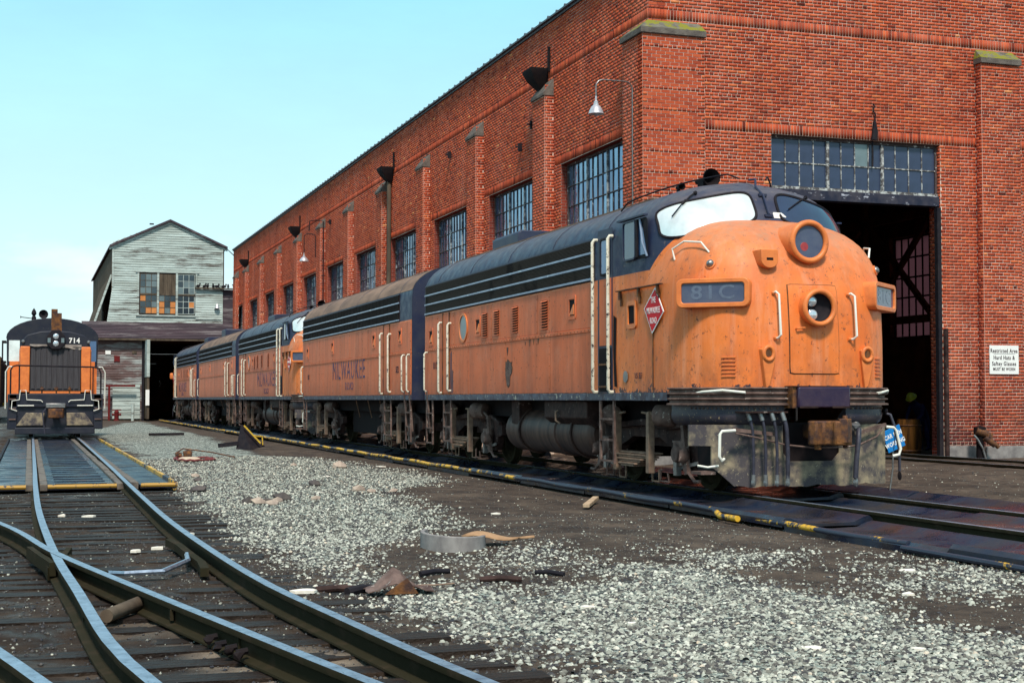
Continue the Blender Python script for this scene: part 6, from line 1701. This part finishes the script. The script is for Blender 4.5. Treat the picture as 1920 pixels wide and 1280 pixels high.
# pent roof and lower storey
m = MB().prism([(-.55, 5.42), (3.05, 6.72), (3.05, 6.60), (-.55, 5.32)], 'X', 3.4, 14.4)
m.build('pent_roof', M_SHINGLE, sh)
for k in range(11):
    t0, t1 = k / 11, (k + 1) / 11
    MB().prism([(-.55 + 3.6 * t0, 5.425 + 1.3 * t0), (-.55 + 3.6 * t1, 5.425 + 1.3 * t1), (-.55 + 3.6 * t1, 5.44 + 1.3 * t1), (-.58 + 3.6 * t0, 5.46 + 1.3 * t0)], 'X', 3.38, 14.42).build('shingle_course', M_SHINGLE, sh)
MB().box(3.4, 14.4, -.56, -.50, 5.30, 5.42).build('eave_board', M_OLDWOOD, sh)
MB().box(3.4, 7.36, .0, .12, -.2, 5.5).build('front_wall', M_OLDWOOD, sh)
board_wall(3.4, 7.30, -.02, 5.35, -.001, M_CLAPD)
board_wall(5.35, 7.15, 0.0, 2.35, -.05, M_CLAP, h=.3)
MB().box(13.3, 14.4, .0, .12, -.2, 5.5).build('front_wall', M_OLDWOOD, sh)
MB().box(7.25, 7.42, -.12, .0, -.2, 5.4).build('door_jamb', M_BLACK, sh)
MB().box(7.44, 7.64, -1.9, -.1, 3.0 - .2, 5.3).build('door_leaf', M_CLAP, sh)
MB().box(7.46, 7.62, -1.85, -.1, .0, 2.79).build('door_leaf', M_OLDWOOD, sh)
MB().box(7.38, 7.62, -1.96, -1.91, .9, 1.95).build('notice', M_LETTERW, sh)
# closed shell so that the inside is dark
MB().box(3.4, 3.5, .13, 36, -.2, 5.5).build('side_wall', M_OLDWOOD, sh)
MB().box(14.3, 14.4, .13, 36, -.2, 5.5).build('side_wall', M_OLDWOOD, sh)
MB().box(3.5, 14.3, 35.9, 36, -.2, 5.5).build('rear_wall', M_INT, sh)
MB().box(3.45, 14.35, .13, 36, 5.51, 5.6).build('ceiling', M_INT, sh)
for (x, z, s_) in ((8.05, 3.80, (.5, .06)), (8.75, 2.55, (.06, .07)), (8.85, 2.4, (.05, .05)), (8.78, 2.25, (.06, .05))):
    MB().box(x, x + s_[0], 4.0, 4.03, z, z + s_[1]).build('daylight_chink', M_GREYPANE, sh)
MB().box(5.42, 5.80, -.10, -.05, 3.85, 4.25).build('red_fire_box', M_REDP, sh)
MB().box(4.85, 5.2, -.09, -.05, 4.35, 4.6).build('notice', M_LETTERW, sh)
MB().box(6.6, 6.9, -.08, -.05, 4.4, 4.6).build('notice', M_OLDWOOD, sh)
o = thing('pipe_frame', 'dull red pipe frame standing against the shed clapboards', 'pipe frame', (5.1, 99.4, 0))  # red pipe frame, built as one post and a crossbar
MB().box(-.25, 1.7, -.06, .06, 2.15, 2.3).build('crossbar', M_REDP, o); MB().box(-.07, .07, -.06, .06, -.2, 2.149).build('post', M_REDP, o)
o = thing('fire_hydrant', 'small red fire hydrant in front of the wooden shed', 'hydrant', (5.55, 98.6, -.16))
MB().lathe([(.001, .75), (.12, .70), (.17, .62), (.15, .58), (.15, .08), (.22, .06), (.22, 0)], n=16).cyl((-.3, 0, .45), (.3, 0, .45), .08, 10).build('barrel', M_REDP, o); MB().box(-.3, .3, -.06, .06, .72, .80).build('cap', M_REDP, o)
o = MB().cyl((6.6, 98.8, -.2), (6.62, 98.8, 1.0), .10, 10).build('bollard', M_CLAP); tag(o, 'short pale wooden post leaning by the shed door', 'post')
gp = 'pigeons perched on the shed ledge'
pm = MB().ico((0, 0, .12), .17, .0, (1.2, .6, .7), 1).ico((.15, 0, .25), .07, 0, (1, 1, 1), 2).bar((-.12, 0, .12), (-.36, 0, .05), .08, .03).bar((.2, 0, .25), (.25, 0, .24), .02).mesh('pigeon')
pm.materials.append(M_BLACK)
for k, x in enumerate((11.3, 11.75, 11.95, 12.35, 12.6, 13.1, 13.4, 13.9, 14.15)):
    o = inst('pigeon', pm, None, (x, 102.77, 9.24), (0, 0, random.uniform(0, 6)))
    tag(o, ['leftmost dark pigeon on the shed ledge above the gable window corner', 'second pigeon from the left on the shed ledge', 'third pigeon from the left on the shed ledge', 'fourth pigeon from the left on the shed ledge', 'middle pigeon of the nine on the shed ledge', 'fourth pigeon from the right on the shed ledge', 'third pigeon from the right on the shed ledge', 'second pigeon from the right on the shed ledge', 'rightmost pigeon on the shed ledge next to the brick building'][k], 'bird', gp)

# ------------------------------------------------------------------ people and things in the doorway
dr = thing('barrel', 'yellowed wooden barrel just inside the dark doorway', 'barrel', (21.15, 31.0, -.12)); dr.scale = (.82, .82, .95)
nst = 14
for k in range(nst):
    a0, a1 = 2 * PI * k / nst + .015, 2 * PI * (k + 1) / nst - .015
    v = []; hs = (0, .25, .5, .75, .98); rs = (.34, .39, .41, .39, .34)
    for h_, r_ in zip(hs, rs):
        for a in (a0, a1):
            v += [(r_ * math.cos(a), r_ * math.sin(a), h_), ((r_ - .03) * math.cos(a), (r_ - .03) * math.sin(a), h_)]
    f = []
    for i in range(4):
        q = i * 4
        f += [(q, q + 2, q + 6, q + 4), (q + 1, q + 5, q + 7, q + 3), (q, q + 4, q + 5, q + 1), (q + 2, q + 3, q + 7, q + 6)]
    f += [(16, 18, 19, 17), (0, 1, 3, 2)]
    MB().add(v, f).build('stave', M_DRUM, dr)
for z in (.15, .82): MB().tube([(.385 * math.cos(a), .385 * math.sin(a), z) for a in [2 * PI * k / 24 for k in range(24)]], .02, 6, closed=True).build('hoop', M_RUST, dr)
o = thing('crate', 'low yellow crate with a blue can beside the barrel in the doorway', 'crate', (20.2, 29.8, -.1)) if False else None

def person(label, loc, rz, joints, cloth):
    root = thing('person', label, 'person', loc, rz)
    names = list(joints); V = [joints[n][0] for n in names]; Rr = [joints[n][1] for n in names]; E = [(names.index(joints[n][2]), names.index(n)) for n in names if joints[n][2]]
    me = bpy.data.meshes.new('body'); me.from_pydata(V, E, []); o = bpy.data.objects.new('body', me); COL.objects.link(o)
    sk = o.modifiers.new('skin', 'SKIN'); sk.use_smooth_shade = True
    for i, r in enumerate(Rr):
        q = me.skin_vertices[0].data[i]; q.radius = (r[0], r[1]) if isinstance(r, tuple) else (r, r); q.use_root = (i == 0)
    sb = o.modifiers.new('sub', 'SUBSURF'); sb.levels = 2; sb.render_levels = 2
    me.materials.append(cloth); o.parent = root
    return root
J = dict(pelvis=((0, 0, .92), (.15, .12), None), waist=((0, -.10, 1.06), (.14, .11), 'pelvis'), chest=((0, -.28, 1.22), (.17, .13), 'waist'), neck=((0, -.42, 1.32), .065, 'chest'),
         headb=((0, -.47, 1.36), .07, 'neck'), head=((0, -.54, 1.42), (.095, .10), 'headb'), crown=((0, -.58, 1.49), .07, 'head'),
         shl=((-.19, -.33, 1.24), .07, 'chest'), ell=((-.24, -.42, .98), .05, 'shl'), wrl=((-.17, -.56, .86), .035, 'ell'), hal=((-.14, -.64, .84), .04, 'wrl'),
         shr=((.19, -.33, 1.24), .07, 'chest'), elr=((.24, -.42, .98), .05, 'shr'), wrr=((.17, -.56, .86), .035, 'elr'), har=((.14, -.64, .84), .04, 'wrr'),
         hil=((-.10, .0, .86), .11, 'pelvis'), knl=((-.12, -.04, .48), .07, 'hil'), anl=((-.12, .06, .08), .05, 'knl'), tol=((-.13, -.12, .04), .045, 'anl'),
         hir=((.10, .0, .86), .11, 'pelvis'), knr=((.12, -.04, .48), .07, 'hir'), anr=((.12, .06, .08), .05, 'knr'), tor=((.13, -.12, .04), .045, 'anr'))
pe = person('worker in dark blue overalls and yellow hard hat bending inside the doorway', (23.2, 33.3, -.1), -1.2, J, M_CLOTH)
hat = MB().lathe([(.001, .12), (.07, .11), (.115, .06), (.125, 0), (.16, -.01), (.16, -.02), (.12, -.02)], (0, 0, 0), n=20)
R_ = Matrix.Translation((0, -.585, 1.475)) @ Matrix.Rotation(.75, 4, 'X'); hat.v = [tuple(R_ @ Vector(p)) for p in hat.v]; hat.build('hard_hat', M_HAT, pe)
fc = MB().ico((0, -.63, 1.40), .075, .0, (.9, .7, 1.1), 3); fc.build('face', M_SKIN, pe)

# blue flag sign on the rail
bs = thing('blue_sign', 'tilted square blue sign reading CAR MEN WORKING beside the nose', 'sign', (12.02, 18.0, 0))
Tb = Matrix.Rotation(math.radians(-20), 4, 'Y')
Mx = Matrix.Translation((0, 0, .74)) @ Matrix.Rotation(.1, 4, 'Z') @ Tb
m = MB().box(-.165, .165, -.008, .008, -.165, .165, Mx); p_ = m.build('sign_plate', M_BLUE, bs, bevel=.004)
rg, uu = (Mx.to_3x3() @ Vector((1, 0, 0))), (Mx.to_3x3() @ Vector((0, 0, 1)))
for s_, dz in (('CAR MEN', .055), ('WORKING', -.065)):
    text('lettering', s_, .088, M_LETTERW, p_, (Matrix.Translation((0, 0, .74)) @ Matrix.Rotation(.1, 4, 'Z') @ Tb) @ Vector((0, -.0095, dz)), rg, uu, .80, .003, .001)
MB().tube([(0, .02, .74), (.0, .03, .3), (-.05, .05, -.06)], .012, 6).build('staff', M_STEEL, bs)
MB().box(-.12, .05, -.05, .08, -.16, -.05).build('clamp', M_RUST, bs)
MB().tube([(0, -.012, .93), (.01, -.015, .75), (-.01, -.012, .58)], .006, 5).build('wire', M_BLACK, bs)

# ------------------------------------------------------------------ small things on the ground
def gz(x, y): return float(ground_h(np.array([x]), np.array([y]))[0])
def on(x, y, dz=0): return (x, y, gz(x, y) + dz)
t = thing('derail_sign', 'black triangular frame with yellow bar standing on the gravel', 'stand', on(6.0, 41.6)); t.scale = (.62, .62, .62)
MB().add([(-.5, .1, 0), (.15, -.35, 0), (.9, .3, .12), (-.25, .25, 1.15), (-.18, .28, 1.15)], [(0, 1, 3), (1, 4, 3), (1, 2, 4), (0, 3, 4, 2), (0, 2, 1)]).build('plate', M_BLACK, t)
MB().bar((-.15, -.02, 1.12), (.62, -.15, .28), .07).bar((.35, .0, .62), (.75, .1, .6), .05).bar((.72, .1, .6), (.75, .1, .2), .05).build('yellow_bar', M_YEL, t)
MB().bar((-1.3, .3, .18), (-.4, .1, .28), .12, .2).build('dark_timber', M_BLACK, t)
t = thing('hose', 'dull red hose loop lying round cream foam on the gravel', 'hose', on(3.68, 34.6, .02)); t.scale = (.58, .8, .55)
cush = MB().lathe([(.001, .14), (.30, .13), (.42, .08), (.44, 0)], n=20); cush.v = [(p[0] * 1.0, p[1] * 1.4, p[2]) for p in cush.v]
MB().tube([(-.62 + .1 * math.sin(k), .9 * math.sin(2 * PI * k / 24) * .8, .02) if False else (-.05 + .62 * math.cos(2 * PI * k / 24) + (.35 if 0 < k % 24 < 4 or k > 20 else 0), 1.15 * math.sin(2 * PI * k / 24), .06 + .03 * math.sin(3 * k)) for k in range(24)], .045, 8, closed=True).build('hose_loop', M_REDHOSE, t)
MB().tube([(-.5, 1.0, .25), (-.2, 1.1, .45), (.3, 1.0, .38), (.9, .7, .3), (1.8, .2, .1)], .03, 6).ico((.0, 1.1, .2), .22, .2).ico((-.35, 1.2, .15), .16, .3).build('pump_scrap', M_RUST, t)
o = cush.build('foam_pad', M_CREAM); o.scale = (.6, .8, .6); o.location = on(3.62, 34.5, .02); tag(o, 'cream coloured foam pad lying inside the red hose loop', 'foam pad')
t = MB()
N = 26
P = []
for k in range(N + 1):
    a = 2.25 + (PI * 1.28) * k / N
    c, s_ = math.cos(a), math.sin(a)
    P.append([(.42 * c, .55 * s_, -.05), (.42 * c, .55 * s_, .13 - .03 * (k / N)), (.365 * c, .49 * s_, .13 - .03 * (k / N)), (.365 * c, .49 * s_, -.05)])
t.grid(P); t.add([P[0][i] for i in range(4)], [(0, 1, 2, 3)]); t.add([P[-1][i] for i in range(4)], [(3, 2, 1, 0)])
o = t.build('concrete_ring', M_PLINTH, bevel=.006); o.location = on(3.98, 13.55, .0); o.scale = (.74, .8, 1.15); tag(o, 'broken pale grey concrete ring half buried in black dirt', 'ring')
o = MB().grid([[(-.36 + .72 * i / 14 , (.12 * math.sin(PI * min(1, (i / 14) * 1.25 + .05)) if i < 12 else .02) * (j / 4 * 2 - 1), .05 + .05 * math.sin(i * .45) * (1 - i / 16) - .02 * (j - 2) ** 2 / 4) for j in range(5)] for i in range(15)]).build('cardboard', M_CARD)
sm = o.modifiers.new('thick', 'SOLIDIFY'); sm.thickness = .006
o.location = on(4.40, 13.4, .05); o.rotation_euler = (.12, 0, -.3); tag(o, 'curled tan cardboard scrap beside the concrete ring', 'cardboard')
t = thing('scrap_metal', 'bent dark sheet metal bracket lying on the gravel by the rail', 'scrap', on(2.72, 10.8, .02))
rn = random.Random(4)
MB().grid([[(-.26 + .075 * i + rn.uniform(-.015, .015), -.16 + .075 * j + rn.uniform(-.015, .015), max(-.01, .02 + .13 * math.exp(-((i - 3.2) / 1.6) ** 2) * (.5 + .25 * j) * (1 if j < 4 else .3) + rn.uniform(-.012, .012))) for j in range(5)] for i in range(8)]).build('crumpled_sheet', M_TRUCKL, t, smooth=False).modifiers.new('thick', 'SOLIDIFY').thickness = .008
MB().prism([(-.14, .0), (.12, .0), (.03, .12)], 'Y', -.205, -.185).build('rib', M_RUST, t)
MB().tube([(.1, .05, .03), (.32, .08, .02), (.5, .12, .02)], .008, 6).build('wire_tail', M_SPRING, t)
for k, (x, y, L, a, r) in enumerate(((2.44, 10.85, .26, .5, .035), (2.30, 11.0, .34, -.2, .028), (3.25, 11.6, .3, .35, .022), (3.62, 10.95, .34, -.3, .024), (4.15, 11.25, .28, -.9, .02))):
    z = gz(x, y) + r
    o = MB().tube([(x - L / 2 * math.cos(a), y - L / 2 * math.sin(a), z), (x, y + .01, z + .01), (x + L / 2 * math.cos(a), y + L / 2 * math.sin(a), z)], r, 8).build('pipe_scrap', M_TRUCK if k % 2 else M_BLACK)
    tag(o, ['short dark pipe end touching the bent bracket', 'rusty rod lying on the tie ends by the right rail', 'black rod on the gravel behind the bent bracket', 'rusty bar half buried right of the bent bracket', 'black bar lying in dirt in front of the cardboard'][k], 'scrap')
o = MB().cyl((.50, 9.75, -.10), (.80, 10.35, -.09), .045, 12, .05).build('wooden_log', M_OLDWOOD); tag(o, 'short grey round log lying between the left rails', 'log')
o = MB().box(-.85, .85, -.045, .045, 0, .055).build('broken_stake', M_WOOD, bevel=.01); o.scale = (.62, 1, 1); o.location = on(7.4, 18.4, .02); o.rotation_euler = (0, -.03, 1.06); tag(o, 'pale split wooden stake on the dark dirt below the fuel tank', 'stake')
o = MB().box(-.7, .7, -.10, .10, 0, .10).build('timber', M_BLACK); o.location = on(5.1, 57, .02); o.rotation_euler = (0, 0, .35); tag(o, 'dark timber lying on the far gravel', 'timber')
rocks = [(3.08, 20.1, .075, 0), (3.22, 19.9, .06, 0), (3.36, 20.3, .055, 0), (3.5, 20.6, .09, 1), (3.2, 20.35, .05, 1), (3.95, 20.5, .045, 0), (4.55, 23.6, .07, 1), (2.95, 20.2, .07, 1), (2.6, 23.5, .08, 1), (4.9, 21.9, .07, 0), (5.0, 21.5, .05, 0), (3.0, 27.5, .06, 0), (5.3, 21.3, .045, 0), (2.9, 26.2, .05, 1), (6.2, 29.5, .10, 0), (5.4, 30.5, .06, 0)]
RL = ['largest tan rock of the cluster in the middle of the gravel', 'pinkish tan rock at the near edge of the mid-gravel cluster', 'tan rock between the dark rocks of the mid-gravel cluster', 'largest dark rock at the right end of the mid-gravel cluster', 'small dark rock behind the tan rocks of the cluster', 'lone tan rock just right of the mid-gravel cluster', 'dark round rock on gravel behind the cluster, towards the diesels', 'dark rock at the left end of the mid-gravel cluster', 'dark rock beside the yellow corner of the left drip pan', 'tan rock on the boundary of gravel and dark dirt below the booster', 'tan rock just in front of another on the gravel boundary', 'far tan rock between the drip pan and the red hose', 'rightmost tan rock on the boundary of gravel and dirt', 'dark rock behind the corner of the left drip pan', 'large tan rock on dark soil near the yellow rim', 'tan rock on the far gravel in front of the yellow rim']
for k, (x, y, r, d) in enumerate(rocks):
    o = MB().ico((0, 0, 0), r * 1.5, .3, (1.1, .9, .7), 50 + k).build('rock', M_ROCKD if d else M_ROCK, smooth=False); o.location = on(x, y, r * .4)
    tag(o, 'small dark rock lying on the pale gravel' if d else 'small tan rock lying on the pale gravel', 'rock', 'dark loose rocks on the gravel' if d else 'tan loose rocks on the gravel'); o['label'] = RL[k]
scr = [(1.63, 15.9, .10), (1.22, 14.5, .09), (.72, 18.7, .09), (1.0, 14.3, .07), (.42, 18.9, .06), (2.02, 10.9, .11), (3.75, 9.4, .07), (3.76, 8.65, .05), (4.5, 7.6, .09), (5.1, 7.4, .06), (6.35, 9.35, .06), (7.2, 10.6, .10), (8.0, 19.8, .06), (5.2, 26.0, .12), (6.1, 24.0, .06), (5.55, 17.0, .06), (2.2, 36, .12), (2.3, 33, .1), (7.3, 30.5, .15), (4.3, 22, .08), (9.9, 14.6, .3), (11.4, 16.0, .3)]
SL = ['white scrap touching the inside of the right rail above the guard rail', 'white scrap on the ties left of the guard rail', 'white scrap at centre of the ties just below the drip pan', 'smaller white scrap in front of the guard rail scrap', 'white scrap beside the left rail below the drip pan', 'elongated white scrap on the tie ends outside the right rail', 'white scrap on bright gravel in the centre foreground', 'round white scrap on the foreground gravel, near the middle', 'broad white scrap on the near gravel at the right', 'small white scrap nearest the bottom right of the gravel', 'small white scrap where the right gravel meets dirt', 'white scrap near the drip pan at the right edge', 'white scrap on dark dirt behind the split stake', 'long white scrap on soil below the lettered booster', 'white scrap on the gravel below the first coupling of the train', 'tiny white scrap on black dirt behind the concrete ring', 'white scrap beside the right edge of the far drip pan', 'white scrap on the right edge of the left drip pans', 'large white scrap on dark soil close to the yellow rim', 'white scrap among gravel to the right of the rock cluster', 'pale flat scrap lying on the pan between the rails before the nose', 'pale flat scrap beside the far rail before the nose']
for k, (x, y, r) in enumerate(scr):
    rn = random.Random(k); n = 8
    lp = [(r * rn.uniform(.5, 1.1) * math.cos(2 * PI * i / n), r * rn.uniform(.4, .9) * math.sin(2 * PI * i / n)) for i in range(n)]
    m = MB(); m.add([(p[0], p[1], rn.uniform(0, .006)) for p in lp] + [(r * .2, 0, .012 * rn.random() + .006)] + [(p[0], p[1], -.02) for p in lp], [(i, (i + 1) % n, n) for i in range(n)] + [(i, n + 1 + i, n + 1 + (i + 1) % n, (i + 1) % n) for i in range(n)])
    o = m.build('litter_scrap', M_PAPER, smooth=False); zz = gz(x, y) + .012
    if x < 2.1 and y < 22: zz = max(zz, -.142)
    o.location = (x, y, zz); tag(o, 'small pale scrap of litter lying flat on the ground', 'litter', 'pale litter scraps scattered over the yard'); o['label'] = SL[k]
o = MB().tube([(.55, 12.2, -.10), (.75, 11.9, -.08), (1.05, 11.95, -.08), (1.32, 12.6, -.07), (1.36, 13.1, -.07)], .022, 6).build('bent_rod', M_RAILT); tag(o, 'bent blue-grey steel rod lying across the ties inside the left track', 'rod')
